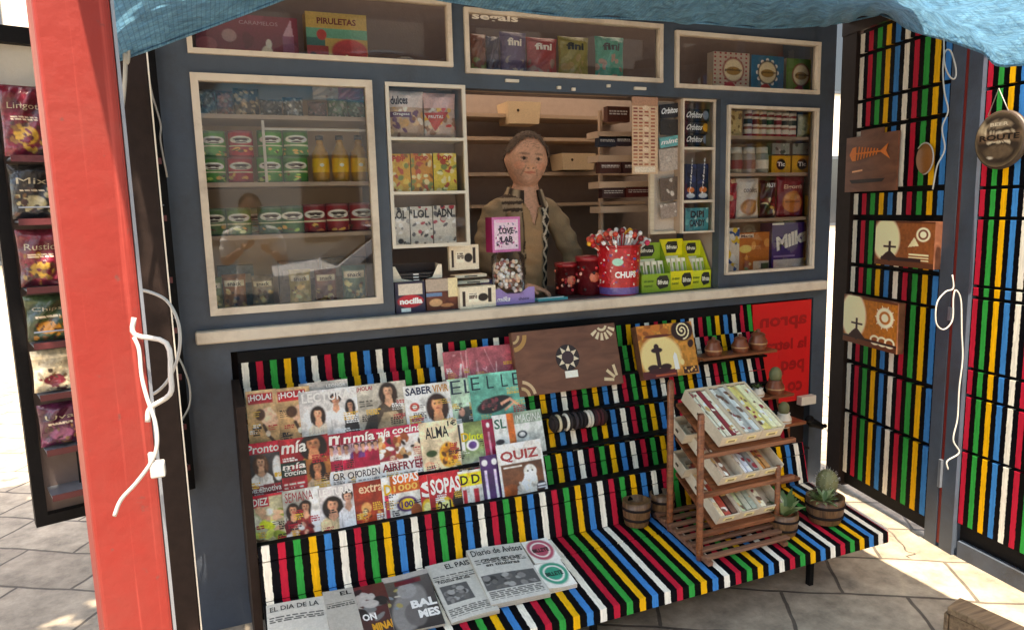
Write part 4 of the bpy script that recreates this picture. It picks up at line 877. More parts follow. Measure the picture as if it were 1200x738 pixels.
magazine('cream magazine with black title and an orange haired figure', 2, (490, 496), 535, .26, art_alma, [T('ALMA', .14, .10, .74, .30, K_, bold=.02), T('1\u20ac', .74, .02, .98, .12, K_, bold=.03)], d=.011)
magazine('grey green magazine with yellow title and a purple badge', 2, (531, 497), 566, .26, art_inter, [T('D', .2, .18, .45, .34, 'e8c020', bold=.04), T('Inte', .45, .2, .98, .33, 'd8e030', bold=.04, slant=.2)], d=.004)
magazine('narrow magenta magazine spine left of the travel magazine', 2, (564, 492), 577, .24, art_spine('a01848', 'd89ab0'), [], d=.012)
magazine('grey white magazine with an orange strip behind the owl magazine', 2, (576, 487), 634, .26, art_muy, [T('SL', .03, .08, .26, .26, '2a6a58', bold=.03), T('IMAGINA', .46, .05, .98, .2, 'e8ece8', bold=.0)], d=.006)
# row 3
magazine('yellow green magazine with red header, leftmost of the bottom row', 3, (293, 582), 331, .25, art_diez, [T('DIEZ', .06, .05, .52, .17, W_, bold=.04)])
magazine('grey magazine with two dark haired women in red', 3, (330, 576), 374, .25, art_semana, [T('SEMANA', .06, .04, .8, .2, 'a03038', bold=.0)], d=.004)
magazine('white titled magazine in the bottom row with a dark haired woman in beige', 3, (372, 572), 413, .25, art_lect2, [T('LECTURAS', .04, .03, .96, .16, W_, bold=.04)], d=.008)
magazine('orange red magazine headed extra with roast food', 3, (403, 568), 449, .25, art_extra, [T('extra', .35, .06, .97, .2, 'f0c8a0', bold=.03)], d=.0)
magazine('white SOPAS 1000 puzzle magazine with a purple and yellow badge', 3, (446, 560), 490, .26, art_sopas, [T('D', .05, .12, .25, .3, 'e0b020', bold=.05), T('SOPAS', .3, -.02, 1.0, .14, W_, bold=.05), T('1000', .3, .16, .95, .27, 'f0c060', bold=.04), T('100', .46, .45, .78, .56, '502068', bold=.05)], d=.006)
magazine('red SOPAS puzzle magazine mostly covered by the next one', 3, (486, 558), 512, .25, art_sopas2, [T('S', .2, .12, .8, .4, W_, bold=.06)], d=.0)
magazine('red SOPAS puzzle magazine with a yellow 2x1 badge', 3, (500, 556), 538, .25, art_sopas2, [T('SOPAS', .06, .1, .98, .38, W_, bold=.06), T('2x1', .22, .5, .62, .7, '30180c', bold=.05)], d=.007)
magazine('narrow white spine magazine with yellow D, left of a pair', 3, (535, 553), 549, .25, art_spine_d, [T('D', .2, .08, .85, .25, '302010', bold=.04)], d=.004)
magazine('narrow white spine magazine with yellow D, right of a pair', 3, (548, 551), 563, .25, art_spine_d, [T('D', .2, .08, .85, .25, '302010', bold=.04)], d=.008)
magazine('purple pair of puzzle booklets left of the owl magazine', 3, (561, 535), 583, .28, art_spine('46265a', 'd8c8e8'), [], d=.003)
magazine('quiz magazine with a white owl on a brown ground', 3, (581, 522), 634, .285, art_owl, [T('QUIZ', .06, .12, .9, .31, 'b04040', bold=.05)], d=.012)

# newspapers lying on the seat
SA = -math.atan(.155)
def on_seat(s, name, label, cat, tl, trx, depth, rz=0, up=.002, group=None):
    p = SEAT(*tl); q = SEAT(trx, tl[1]-(trx-tl[0])*.2); w_ = q[0]-p[0]
    return p, w_
def paper(name, label, cat, tl, tr, dep, art, texts, th, lift=0, m='newsprint', group='papers lying on the striped seat', curl=.006):
    p = SEAT(*tl); q = SEAT(*tr); w_ = float(np.linalg.norm((q-p)[:2])); rz = math.atan2(q[1]-p[1], q[0]-p[0])
    s = SH(); ph = p[0]*9
    f = lambda u, v, e: (u*w_, -v*dep, th+e+curl*math.sin(3*u+ph)*math.sin(2.2*v+ph)**2)
    a = art(w_, dep); s.grid(f, a.a, a.W-1, a.H-1, m)
    # page edges
    n = 8
    for fx in (lambda t: (t, 1), lambda t: (0, t), lambda t: (1, t), lambda t: (t, 0)):
        Vt = [f(*fx(i/n), -.0002) for i in range(n+1)]; Vb = [(x_, y_, .0) for x_, y_, _ in Vt]
        s.add(Vt+Vb, [(i, i+1, n+2+i, n+1+i) for i in range(n)], L('b8b0a2'), m)
    for k in range(3): s.add([(0.002, -dep-.0012*(k % 2)-.0006, th*(k+1)/4), (w_-.002, -dep-.0012*(k % 2)-.0006, th*(k+1)/4), (w_-.002, -dep-.0012*(k % 2)-.0006, th*(k+1)/4+.0006), (.002, -dep-.0012*(k % 2)-.0006, th*(k+1)/4+.0006)], [(0, 1, 2, 3)], L('7a7468'), m)
    for t in texts: s.text(f, *t[:6], m=m, **(t[6] if len(t) > 6 else {}))
    o = s.build(name, loc=p+np.array([0, 0, lift+.001]), rot=(math.atan(.15), 0, rz)); return tag(o, label, cat, group)
def news(bgc, pic=None, cols=2):
    def g(w_, h_):
        a = ART(w_, h_, bgc, 340); a.micro(.05, .24, .95, .34, '4a4844', 3)
        if pic: 
            x0, y0, x1, y1 = pic; a.rect(x0, y0, x1, y1, '5c5a58'); a.blobs(x0+.04, y0+.03, x1-.04, y1-.03, ['3a3836', '8a8682', '6c6864', 'a8a49e'], 26, .05)
        a.micro(.05, .80, .95, .95, '6a6660', 5); return a.noise(.05)
    return g
def art_bal(w_, h_):
    a = ART(w_, h_, '3c3a3a', 340); a.grad('5a5654', '353335'); a.ell(.42, .62, .34, .4, '8c8884', .3); a.ell(.45, .32, .2, .14, 'a09c98'); a.ell(.5, .75, .22, .2, '6a6664'); a.rect(0, 0, 1, .1, 'b8b0a8'); a.rect(.25, .12, .8, .2, '6a2028'); a.blobs(.02, .25, .25, .6, ['a89a60', '80909a', 'c0b8a8'], 7, .05); return a.noise(.08)
def art_minau(w_, h_):
    a = ART(w_, h_, '4a3c38', 340); a.grad('6a3030', '3a3030'); a.blobs(.05, .1, .95, .6, ['7a7a78', '2c2a2c', '90403a', 'c0b8b0'], 18, .1); return a.noise(.08)
paper('newspaper', 'plain grey newspaper at the far left end of the seat', 'newspaper', (312, 713), (379, 700), .30, news('cdc8bd'), [T('EL DIA DE LA', .06, .06, .9, .14, '302e2c', bold=.01)], .008)
paper('newspaper', 'small folded grey newspaper between two others at the left of the seat', 'newspaper', (378, 697), (413, 690), .28, news('b5aea2'), [T('EL', .55, .05, .92, .13, '1c1a1a', bold=.02)], .010)
paper('magazine', 'dark red and grey magazine lying on the seat left of the horse head cover', 'magazine', (411, 692), (449, 684), .28, art_minau, [T('MINAU', .3, .68, .98, .82, 'e0a030', bold=.05), T('ON', .1, .5, .5, .62, W_, bold=.04)], .008, m='glossy_print')
paper('magazine', 'dark magazine with a grey animal picture and white headline lying on the seat', 'magazine', (447, 680), (500, 671), .29, art_bal, [T('BAL', .45, .52, .98, .66, W_, bold=.05), T('MES', .55, .70, .98, .84, W_, bold=.05)], .008, lift=.004, m='glossy_print')
paper('newspaper', 'newspaper with one grey photo, left of the thick newspaper on the seat', 'newspaper', (498, 667), (549, 656), .31, news('cfcabf', (.1, .42, .68, .72)), [T('EL PAIS', .4, .05, .95, .14, '1c1a1a', bold=.02), T('Noticia del dia', .1, .32, .8, .37, '1c1a1a', bold=.02)], .010, lift=.002)
paper('newspaper', 'thick newspaper with a wide dark photo, beside the printed ticket pads', 'newspaper', (546, 652), (609, 641), .31, news('d2cdc3', (.04, .52, .96, .78)), [T('Diario de Avisos', .05, .04, .97, .16, '2a2826', bold=.01), T('Cronica de la isla', .15, .24, .85, .30, '1c1a1a', bold=.02), T('en titulares', .2, .33, .8, .39, '1c1a1a', bold=.02)], .018, lift=.004)
def art_tick(c):
    def g(w_, h_):
        a = ART(w_, h_, 'ddd8ce'); a.ell(.5, .45, .46, .42, c); a.ell(.5, .45, .34, .3, 'e4dcd4'); a.ell(.5, .45, .29, .25, c); return a.noise(.06)
    return g
paper('ticket_pad', 'pink and white pad of printed tickets on the seat beside the thick newspaper', 'ticket pad', (610, 641), (640, 635), .14, art_tick('a8485a'), [T('BILLETE', .2, .4, .8, .55, '2a1a1c', bold=.04)], .02, m='carton_print')
paper('ticket_pad', 'green and white pad of printed tickets in front of the pink one', 'ticket pad', (624, 668), (656, 661), .14, art_tick('1f8a70'), [T('BILLETE', .2, .4, .8, .55, '12302a', bold=.04)], .02, m='carton_print')

# ================================================================== ART BOXES
def art_board():
    w_, h_ = .507, .275
    s = SH(); s.box(-w_/2, w_/2, .0, .03, 0, h_, m='art_wood'); f = flat_map(w_, h_)
    t = thing('wooden_art_board', 'large reddish brown wooden board with a painted sun in the middle', 'art board', AL(672, 457, -.16, .842)*[1, 1, 1], 0, rx=LEAN)
    s.build('panel', t, bevel=.002)
    d = SH(); asp = w_/h_; ds = [d]
    def C(cx, cy, r, n=20, a0=0, a1=2*math.pi): return [(cx+r*math.cos(a0+(a1-a0)*i/n)/asp, cy+r*math.sin(a0+(a1-a0)*i/n)) for i in range(n+1)]
    d.poly(f, C(.49, .48, .21)[:-1], '241214', h=.001)
    for k in range(8):
        a = k*math.pi/4+.2; d.poly(f, [(.49+.11*math.cos(a-.36)/asp, .48+.11*math.sin(a-.36)), (.49+.2*math.cos(a)/asp, .48+.2*math.sin(a)), (.49+.11*math.cos(a+.36)/asp, .48+.11*math.sin(a+.36))], 'f0e0c4', h=.002)
    d.poly(f, C(.49, .48, .105)[:-1], '3a2028', h=.003)
    d.build('painted_sun', t); d = SH()
    def arc(cx, cy, r0, r1, a0, a1, col):
        n = 10; o = C(cx, cy, r1, n, a0, a1); i_ = C(cx, cy, r0, n, a0, a1)
        for k in range(n): d.poly(f, [o[k], o[k+1], i_[k+1], i_[k]], col, h=.0015)
    arc(.0, .06, .09, .13, 0, 1.5, 'c8a878'); arc(.0, .06, .18, .25, 0, 1.5, 'b98a4a'); d.build('painted_rings', t); d = SH(); arc(.02, 1.0, .1, .15, -1.5, -.0, 'c8a878'); arc(.02, 1.0, .2, .25, -1.4, -.1, 'd8b890')
    d.build('painted_rings', t); d = SH(); arc(.86, .02, .06, .1, .2, 2.6, 'e8d4b0')
    for k in range(6):
        a = .4+k*.42; d.poly(f, [(.86+r*math.cos(a+q)/asp, .02+r*math.sin(a+q)) for r, q in ((.13, -.13), (.25, -.12), (.25, .12), (.13, .13))], 'ecd8b4', h=.0015)
    d.build('painted_fan', t); d = SH()
    for a in (3.3, 3.9, 4.5): d.poly(f, [(.95+r*math.cos(a+q)/asp, .93+r*math.sin(a+q)) for r, q in ((.08, -.3), (.26, -.1), (.26, .1), (.08, .3))], 'e8cfa4', h=.0015)
    d.build('painted_rays', t)
    l = SH(); l.box(-.03, .03, -.008, -.004, .055, .085, L('e8e0d4'), 'carton_print'); l.box(-.003, .003, -.006, -.004, .085, .1, L('302020'), 'carton_print'); l.build('price_tag', t)
art_board()
def spiral_pts(cx, cy, r, turns, asp, n=40, wd=.02):
    out = []
    for i in range(n):
        a = turns*2*math.pi*i/n; rr = r*(i/n); out.append((cx+rr*math.cos(a)/asp, cy+rr*math.sin(a)))
    return out
def art_sunset():
    w_, h_ = .305, .245; t = thing('wooden_art_box', 'square wooden art box with a yellow sunset and a spiral, leaning on the striped boards', 'art box', AL(788, 441, -.165, .842), 0, rx=LEAN)
    s = SH(); s.box(-w_/2, w_/2, .0006, .045, 0, h_, m='art_wood'); s.build('box_body', t)
    a = ART(w_, h_, 'b87a30', 420); a.noise(.3, 5); a.blobs(0, 0, .5, .3, ['a05a20', 'b86a28', '8a4a1c'], 20, .1); a.ell(.36, .62, .36, .4, 'e8c888'); 
    for k in range(9): a.ell(.08+.08*k, .3+.0028*(k-4)**2*10, .035, .06, 'e8c888')
    a.ell(.36, .22, .25, .03, '5a2418'); a.rect(0, .85, .6, 1, '5a2020'); a.ell(.8, .16, .2, .2, '2a1210')
    a.line(spiral_pts(.8, .16, .17, 2.3, w_/h_), .025, 'ecd8b0')
    a.ell(.3, .48, .1, .05, '2a1418'); a.ell(.3, .42, .045, .06, '2a1418'); a.rect(.27, .5, .34, .8, '2a1418'); a.ell(.2, .8, .1, .06, '2a1418'); a.ell(.42, .8, .1, .06, '2a1418'); a.ell(.3, .86, .2, .05, '3a1418'); a.rect(.22, .93, .58, .96, 'b05030')
    a.ell(.92, .42, .05, .08, '2a1210', .5); a.rect(.72, .84, .98, .97, '3a1814'); a.blobs(.74, .86, .96, .94, ['d8a860', '5a2418'], 8, .03)
    s = SH(); f = flat_map(w_, h_); s.grid(f, a.a, a.W-1, a.H-1, 'carton_print', .0, False); s.build('painted_front', t)
    s = SH(); s.T = None; s.add([(.02, -.004, .03), (.045, -.004, .03), (.04, -.004, .1), (.03, -.004, .11), (.018, -.004, .09)], [(0, 1, 2, 3, 4)], L('efe6da'), 'carton_print'); s.build('price_tag', t)
art_sunset()
def candle_box(px0, py0, px1, py1, label, sun):
    s0, z0 = on_shutter(px0, py1-4); s1, z1 = on_shutter(px1, py1+4 if False else py1); _, zt = on_shutter((px0+px1)/2, py0); _, zb = on_shutter((px0+px1)/2, py1)
    w_ = s1-s0; h_ = zt-zb
    base = np.array(A1); e = np.array([math.cos(ang1), math.sin(ang1)]); nn = np.array([-math.sin(ang1), math.cos(ang1)]); p = base+e*(s0+s1)/2+nn*-.055
    t = thing('wooden_art_box', label, 'art box', (p[0], p[1], zb), ang1, 'wooden boxes hung on the shutter')
    s = SH(); s.box(-w_/2, w_/2, .0006, .04, 0, h_, m='art_wood'); s.build('box_body', t)
    a = ART(w_, h_, 'a8641c' if sun else '8a4a20', 420); a.noise(.2, 5)
    a.rect(0, 0, 1, .05, '5a2c14'); a.rect(0, 0, .03, 1, '6a3416'); a.ell(.2, .42, .24, .48, 'f2ddb0'); a.rect(0, .88, 1, 1, '5a2c14'); 
    a.rect(.25, .45, .29, .9, '241010'); a.rect(.16, .55, .38, .59, '241010'); a.poly([(.1, .86), (.2, .72), (.27, .65), (.35, .74), (.45, .86)], '2a1010')
    if sun:
        a.ell(.78, .34, .15, .2, 'f2e2c0'); a.ell(.78, .34, .1, .13, 'b06a1c'); a.ell(.78, .34, .06, .08, 'f2e2c0')
        for k in range(10): an = k*.63; a.line([(.78+.1*math.cos(an), .34+.15*math.sin(an)), (.78+.17*math.cos(an), .34+.24*math.sin(an))], .02, 'f2e2c0')
        for cx in (.62, .75, .88): a.ell(cx, .82, .09, .1, 'f2e2c0'); a.ell(cx, .82, .06, .06, '8a4a18')
        a.rect(0, .84, 1, .88, '2a1010')
    else:
        a.ell(.82, .28, .11, .15, 'f2e2c0'); a.ell(.82, .28, .08, .11, '6a3014'); a.ell(.82, .28, .05, .07, 'f2e2c0'); a.poly([(.58, .56), (.68, .34), (.76, .52)], 'e8d4a8'); 
        for k in range(3): a.rect(.6, .7+.06*k, .92, .725+.06*k, 'f0dcb0')
        a.rect(.12, .8, .8, .88, '2a1010')
    s = SH(); s.grid(flat_map(w_, h_), a.a, a.W-1, a.H-1, 'carton_print', 0, False); s.build('painted_front', t)
candle_box(1036, 259, 1106, 312, 'upper reddish wooden box on the inner shutter with a cross and ringed disc', False)
candle_box(998, 349, 1062, 406, 'lower golden wooden box on the inner shutter with a cross and rayed sun', True)
def plaque():
    s0, z0 = on_shutter(997, 218); s1, _ = on_shutter(1057, 225); _, zt = on_shutter(1027, 158); _, zb = on_shutter(1027, 224)
    w_ = s1-s0; h_ = zt-zb; s = SH(); s.box(-w_/2, w_/2, 0, .012, 0, h_, m='art_wood'); s.box(-w_*.22, w_*.22, .002, .01, h_, h_*1.1, m='art_wood')
    f = flat_map(w_, h_); c = 'c86a24'
    asp = w_/h_
    s.poly(f, [(.08, .32), (.14, .2), (.22, .18), (.22, .44), (.14, .44)], c, 'carton_print', .002)
    s.poly(f, [(.2, .295), (.7, .295), (.7, .325), (.2, .325)], c, 'carton_print', .002)
    for k in range(7): x = .25+.06*k; hh = .12-.011*k; s.poly(f, [(x+.02, .31-hh), (x+.045, .31-hh), (x+.02, .31+hh), (x-.005, .31+hh)], c, 'carton_print', .0025)
    s.poly(f, [(.68, .31), (.84, .18), (.80, .31), (.88, .46)], c, 'carton_print', .002)
    s.poly(f, [(.15, .62), (.36, .6), (.36, .63), (.15, .65)], 'd89a70', 'carton_print', .002)
    s.poly(f, [(.1, .78), (.8, .78), (.75, .84), (.15, .85)], '1a0c0c', 'carton_print', .002)
    sh_put(s, 'fish_plaque', 'dark red wooden plaque with an orange fish skeleton on the inner shutter', 'plaque', (s0+s1)/2, zb, 1, -.035)
plaque()
sx, zz = on_shutter(1091, 186)
s = SH(); s.lathe([(.001, -.004), (.052, -.004), (.055, 0), (.052, .004), (.001, .004)], '7a4a1c', seg=28, caps=False); s.T = None
V = s.V[0]; s.V[0] = np.stack([V[:, 0], V[:, 2], V[:, 1]*1.25], 1); s.tube([(.056*math.cos(t), -.005, .07*math.sin(t)) for t in np.linspace(-1.6, 2.4, 18)], .003, m='white_cord')
sh_put(s, 'round_ornament', 'small oval brown ornament with a pale rim on the inner shutter', 'ornament', sx, zz, 1, -.03)
def round_sign():
    sx, z = on_shutter(1187, 164, 2); R_ = .115
    t_s = SH(); t_s.lathe([(.001, -.01), (R_*.96, -.01), (R_, -.004), (R_, .006), (R_*.96, .012), (.001, .012)], ['3a2e24']*6, seg=40, caps=False)
    V = t_s.V[0]; t_s.V[0] = np.stack([V[:, 0], V[:, 2], V[:, 1]], 1)
    a = ART(.2, .2, '3c3026', 400); a.noise(.3, 4); a.ell(.5, .5, .5, .5, '6a5a44'); a.ell(.5, .5, .44, .44, '30261e'); a.rect(.05, .36, .95, .39, 'c8b89a'); a.rect(.05, .52, .95, .545, 'c8b89a'); a.rect(.08, .39, .92, .52, '6c5540'); a.ell(.5, .23, .25, .07, '80705a'); a.ell(.5, .7, .28, .12, '5a4a38'); a.rect(.3, .8, .62, .83, 'd8cdb8'); a.ell(.16, .3, .08, .1, 'a8987a'); a.noise(.2, 3)
    f = lambda u, v, e: ((u-.5)*.225, -.0125-e, (.5-v)*.225)
    N = 28
    Vg = []; Cg = []; Fg = []
    for i in range(12):
        for j in range(N):
            r = .5*(i+.01)/11; tt = 2*math.pi*j/N; u, v = .5+r*math.cos(tt)*.94, .5+r*math.sin(tt)*.94; Vg.append(f(u, v, 0)); Cg.append(a.a[min(int(v*a.H), a.H-1), min(int(u*a.W), a.W-1)])
    for i in range(11):
        for j in range(N): Fg.append((i*N+j, i*N+(j+1) % N, (i+1)*N+(j+1) % N, (i+1)*N+j))
    t_s.add(Vg, Fg, Cg, 'glossy_print')
    t_s.text(f, 'ROUTE', .12, .405, .9, .505, '15110e', m='glossy_print', bold=.03); t_s.text(f, 'BEER', .32, .2, .68, .26, 'c8baa0', m='glossy_print', bold=.03)
    t_s.tube([(-.06, -.006, .1), (-.02, -.006, .20), (.03, -.006, .105)], .002, m='white_cord')
    sh_put(t_s, 'round_tin_sign', 'round dark metal sign hanging by a string on the outer shutter', 'sign', sx, z, 2, -.06)
round_sign()

# ================================================================== BRACELET ROLL
t = thing('bracelet_roll', 'padded roll carrying black white and brown bracelets above the striped boards', 'bracelet roll', AL(678, 500, -.24, .716))
s = SH(); n = 26; 
def xroll(x, r, z=.03): return [(x, r*math.cos(a), z+r*math.sin(a)) for a in np.linspace(0, 2*math.pi, 20)]
s = SH(); s.lathe([(.001, 0), (.024, 0), (.026, .01), (.026, .25), (.024, .26), (.001, .26)], '2a2020', seg=20, caps=False, m='cloth_print'); V = s.V[0]; s.V[0] = np.stack([V[:, 2]-.13, V[:, 1], V[:, 0]+.03], 1); s.build('roll', t)
for x, c in ((-.115, '2a2220'), (-.10, 'd8c8a8'), (-.085, '1c1818'), (-.06, 'e8e0d0'), (-.045, '302828'), (-.02, '3a3034'), (0, '241c20'), (.02, '1c1618'), (.038, 'e8dccc'), (.052, 'd8d0c0'), (.07, '3a1c20'), (.085, '5a2428'), (.1, '4a1c20'), (.115, '2c1414')):
    s = SH(); s.tube([tuple(np.array(q)) for q in xroll(x+random.uniform(-.003, .003), .031)], .0065, c, 'cloth_print'); s.build('bracelet', t)

# ================================================================== BARREL POTS, PLANTS
def barrel(t, r=.05, h=.085, hollow=True, name='barrel'):
    s = SH(); s.lathe([(r*.82, 0), (r*.95, h*.35), (r, h*.6), (r*1.02, h), (r*.9, h), (r*.86, h*.8), (.001, h*.78)], (.2, .1, .05), seg=28, m='barrel_wood', caps=False); s.build(name, t)
    for z, rr in ((h*.3, .955), (h*.72, 1.03)):
        s = SH(); s.lathe([(r*rr, z-h*.05), (r*(rr+.03), z-h*.05), (r*(rr+.03), z+h*.05), (r*rr, z+h*.05)], (.1, .1, .1), seg=28, m='dark_inside', caps=False); s.build('hoop', t)
p = SEAT(746, 613); t = thing('barrel_pot', 'empty small wooden barrel pot on the striped seat left of the tray rack', 'pot', p); barrel(t, .056, .10)
p = SEAT(776, 604); t = thing('barrel_pot', 'wooden barrel pot half hidden behind the legs of the tray rack', 'pot', p); barrel(t, .05, .10)
def leaf(s, base, direc, ln, wd, m, bend=.3, seg=5):
    d = np.array(direc, float); d /= np.linalg.norm(d); side = np.cross(d, [0, 0, 1]); side /= max(np.linalg.norm(side), 1e-6); V = []
    for i in range(seg+1):
        t_ = i/seg; c = np.array(base)+d*ln*t_+np.array([0, 0, -bend*ln*t_*t_]); wv = wd*math.sin(math.pi*min(.12+.88*t_, 1)**.8)+.0005
        V += [c-side*wv, c+np.array([0, 0, -.002]), c+side*wv]
    s.add(V, [(3*i+k, 3*i+k+1, 3*i+k+4, 3*i+k+3) for i in range(seg) for k in (0, 1)], (.1, .2, .05), m, True)
p = SEAT(918, 624); t = thing('potted_plant', 'leafy green plant in a small barrel pot at the right of the tray rack', 'plant', p); barrel(t, .055, .088, name='pot')
s = SH()
for k in range(26):
    a = random.uniform(0, 6.28); leaf(s, (.01*math.cos(a), .01*math.sin(a), .075), (math.cos(a), math.sin(a), random.uniform(.7, 2.6)), random.uniform(.08, .13), .015, random.choice(['leaf_green', 'leaf_pale', 'leaf_green']), random.uniform(.1, .5))
s.build('foliage', t)
p = SEAT(966, 609); t = thing('potted_cactus', 'round cactus and spiky plant in a large barrel pot at the seat end', 'plant', p); barrel(t, .074, .105, name='pot')
s = SH(); 
V = []; R_ = .052
for i in range(15):
    ph = math.pi*i/14
    for j in range(32): a = 2*math.pi*j/32; rr = R_*(1+.08*math.cos(a*10)); V.append((.028+rr*.8*math.sin(ph)*math.cos(a), .02+rr*.8*math.sin(ph)*math.sin(a), .15-R_*1.1*math.cos(ph)))
s.add(V, [(i*32+j, i*32+(j+1) % 32, (i+1)*32+(j+1) % 32, (i+1)*32+j) for i in range(14) for j in range(32)], (.1, .1, .1), 'cactus_green', True)
rr_ = random.Random(3)
for k in range(150):
    v = Vector((rr_.gauss(0, 1), rr_.gauss(0, 1), rr_.gauss(0, 1))).normalized(); c = np.array([.028, .02, .15])+np.array([v.x*.043, v.y*.043, v.z*.057]); s.tube([c, c+np.array(v)*.011], .0007, m='white_cord', seg=3)
s.build('cactus', t)
s = SH()
for k in range(46):
    a = random.uniform(0, 6.28); leaf(s, (-.035+.01*math.cos(a), -.02, .092), (math.cos(a), math.sin(a)-.3, random.uniform(.4, 2.2)), random.uniform(.06, .10), .007, random.choice(['leaf_pale', 'leaf_green']), .3)
s.build('foliage', t)
s = SH()
for k in range(30): a = random.uniform(0, 6.28); r = random.uniform(0, .05); s.ball((r*math.cos(a), r*math.sin(a), .09), .007, m='soil', seg=6, rings=4)
s.build('soil', t)

# ================================================================== STEPPED PLANT SHELF
pts = [(825, 420, 911, -.20), (858, 472, 931, -.29), (880, 505, 945, -.38), (890, 545, 933, -.45), (896, 568, 938, -.52)]
t = thing('plant_shelf', 'reddish brown stepped wooden shelf holding small pots in front of the red sign', 'shelf', (2.35, -.3, .31))
SHZ = []
for x0, y0, x1, Y in pts:
    a = A(x0, y0, Y); b = A(x1, y0-(x1-x0)*.09, Y); SHZ.append((a, b, Y))
    s = SH(); s.box(a[0]-2.35, b[0]-2.35, Y+.3, Y+.3+.10, a[2]-.31-.014, a[2]-.31, m='red_brown_wood'); s.build('shelf_board', t, bevel=.002)
for k, (a, b, Y) in enumerate(SHZ):
    for x in (b[0]-.03, a[0]+.03):
        s = SH(); s.box(x-2.35-.01, x-2.35+.01, Y+.3+.082, Y+.3+.098, (SHZ[k+1][0][2] if k < 4 else .33)-.31, a[2]-.31-.0145, m='red_brown_wood'); s.build('upright', t)
def small_pot(px, py, Y, hpx, label, kind):
    p = A(px, py, Y); h = hpx*.0035
    t = thing('small_pot', label, 'pot', p, 0, 'small pots on the plant shelf')
    c = {'terra': 'terracotta', 'white': 'white_trim', 'brown': 'red_brown_wood'}[kind.split('+')[0]]
    s = SH(); r = h*.42; s.lathe([(r*.8, 0), (r*1.1, h*.3), (r*1.15, h*.55), (r*.8, h*.8), (r*.9, h*.9), (r*.75, h*.9), (.001, h*.7)], (.3, .1, .05), seg=20, m=c, caps=False)
    s.lathe([(r*1.155, h*.42), (r*1.16, h*.45), (r*1.155, h*.48)], 'a88058', seg=20, m='carton_print', caps=False); s.build('pot_body', t)
    if kind.endswith('plant'):
        s = SH()
        for k in range(12): a = random.uniform(0, 6.28); leaf(s, (0, 0, h*.85), (math.cos(a), math.sin(a), random.uniform(.6, 2)), h*.6, h*.08, 'leaf_green', .3)
        s.build('foliage', t)
    elif kind.endswith('cactus'):
        s = SH(); s.ball((0, 0, h*1.15), r*.8, m='cactus_green', sq=(1, 1, 1.3)); s.build('cactus', t)
    else:
        s = SH(); s.lathe([(r*.9, h*.9), (r*.6, h*1.0), (r*.2, h*1.05), (r*.3, h*1.15), (.001, h*1.2)], (.3, .1, .05), seg=16, m=c, caps=False); s.build('lid', t)
    return t
for a in [(836, 419, -.16, 24, 'lidded terracotta jar, leftmost on the top plant shelf', 'terra+lid'), (867, 415, -.16, 24, 'lidded terracotta jar in the middle of the top plant shelf', 'terra+lid'), (888, 411, -.16, 26, 'taller brown jar at the right end of the top plant shelf', 'terra+lid'),
          (872, 470, -.25, 18, 'small brown pot at the left of the second plant shelf', 'brown+plant'), (888, 468, -.25, 18, 'white cup shaped pot on the second plant shelf', 'white+plant'), (908, 464, -.25, 26, 'terracotta pot with a small cactus at the right of the second plant shelf', 'terra+cactus'),
          (846, 468, -.25, 20, 'dark pot with a tiny green plant under the top plant shelf', 'brown+plant'), (918, 500, -.34, 22, 'white pot with a small cactus on the third plant shelf', 'white+cactus')]: small_pot(*a)
# black figure on the kiosk pillar
p = A(955, 496, -.06); s = SH()
s.tube([(-.06, 0, .03), (-.03, -.01, .01), (0, 0, .0), (.04, -.01, -.02), (.055, 0, -.035)], [.012, .026, .022, .016, .006], m='black_paint'); s.ball((-.05, -.01, .035), .02, m='black_paint', sq=(1.3, 1, 1)); s.ball((.05, -.02, -.015), .012, m='black_paint'); s.box(-.01, .01, 0, .05, -.01, .01, m='black_paint')
tag(s.build('black_ornament', loc=p), 'small black lizard shaped ornament on the pillar right of the red sign', 'ornament')

# ================================================================== TRAY RACK
RX0, RX1 = 1.605, 2.03
t = thing('tray_rack', 'reddish wooden rack holding slanted trays of cards on the striped seat', 'rack', (1.8, -.66, .29))
o3 = np.array([1.8, -.66, .29])
def rk(name, s): return s.build(name, t, bevel=.002)
for x, y, z1 in ((RX0, -.81, .85), (RX0+.01, -.61, .90)):
    s = SH(); s.lathe([(.011, 0), (.013, .02), (.013, z1-.30), (.009, z1-.29)], (.2, .1, .05), c=(x-1.8, y+.66, .0 if y < -.7 else .03), m='red_brown_wood', seg=12); s.build('post', t)
for x, y, z1 in ((RX1-.03, -.78, .60), (RX1, -.55, .84)):
    s = SH(); s.lathe([(.009, 0), (.011, .02), (.011, z1-.32), (.008, z1-.31)], (.2, .1, .05), c=(x-1.8, y+.66, .0 if y < -.7 else .035), m='red_brown_wood', seg=12); s.build('post', t)
TR = [(.690, .815), (.538, .675), (.384, .525)]
for zf, zb in TR:
    s = SH(); s.add([(RX0+.1-1.8, -.105, zf-.30), (RX1-1.8, -.105, zf-.30), (RX1-1.8, .14, zb-.30), (RX0+.1-1.8, .14, zb-.30), (RX0+.1-1.8, -.105, zf-.312), (RX1-1.8, -.105, zf-.312), (RX1-1.8, .14, zb-.312), (RX0+.1-1.8, .14, zb-.312)], [(0, 1, 2, 3), (4, 7, 6, 5), (0, 4, 5, 1), (1, 5, 6, 2), (2, 6, 7, 3), (3, 7, 4, 0)], (.2, .1, .05), 'red_brown_wood'); s.build('shelf_board', t)
    s = SH(); s.box(RX0+.02-1.8, RX1+.05-1.8, -.128, -.108, zf-.315, zf-.298, m='red_brown_wood'); s.build('front_rail', t, bevel=.002)
for k in range(8):
    yy = -.205+.044*k; s = SH(); s.box(RX0-1.8-.01, RX1-1.8-.04, yy, yy+.024, .022+.0067*k, .034+.0067*k, m='slat_wood'); s.build('slat', t, bevel=.002)
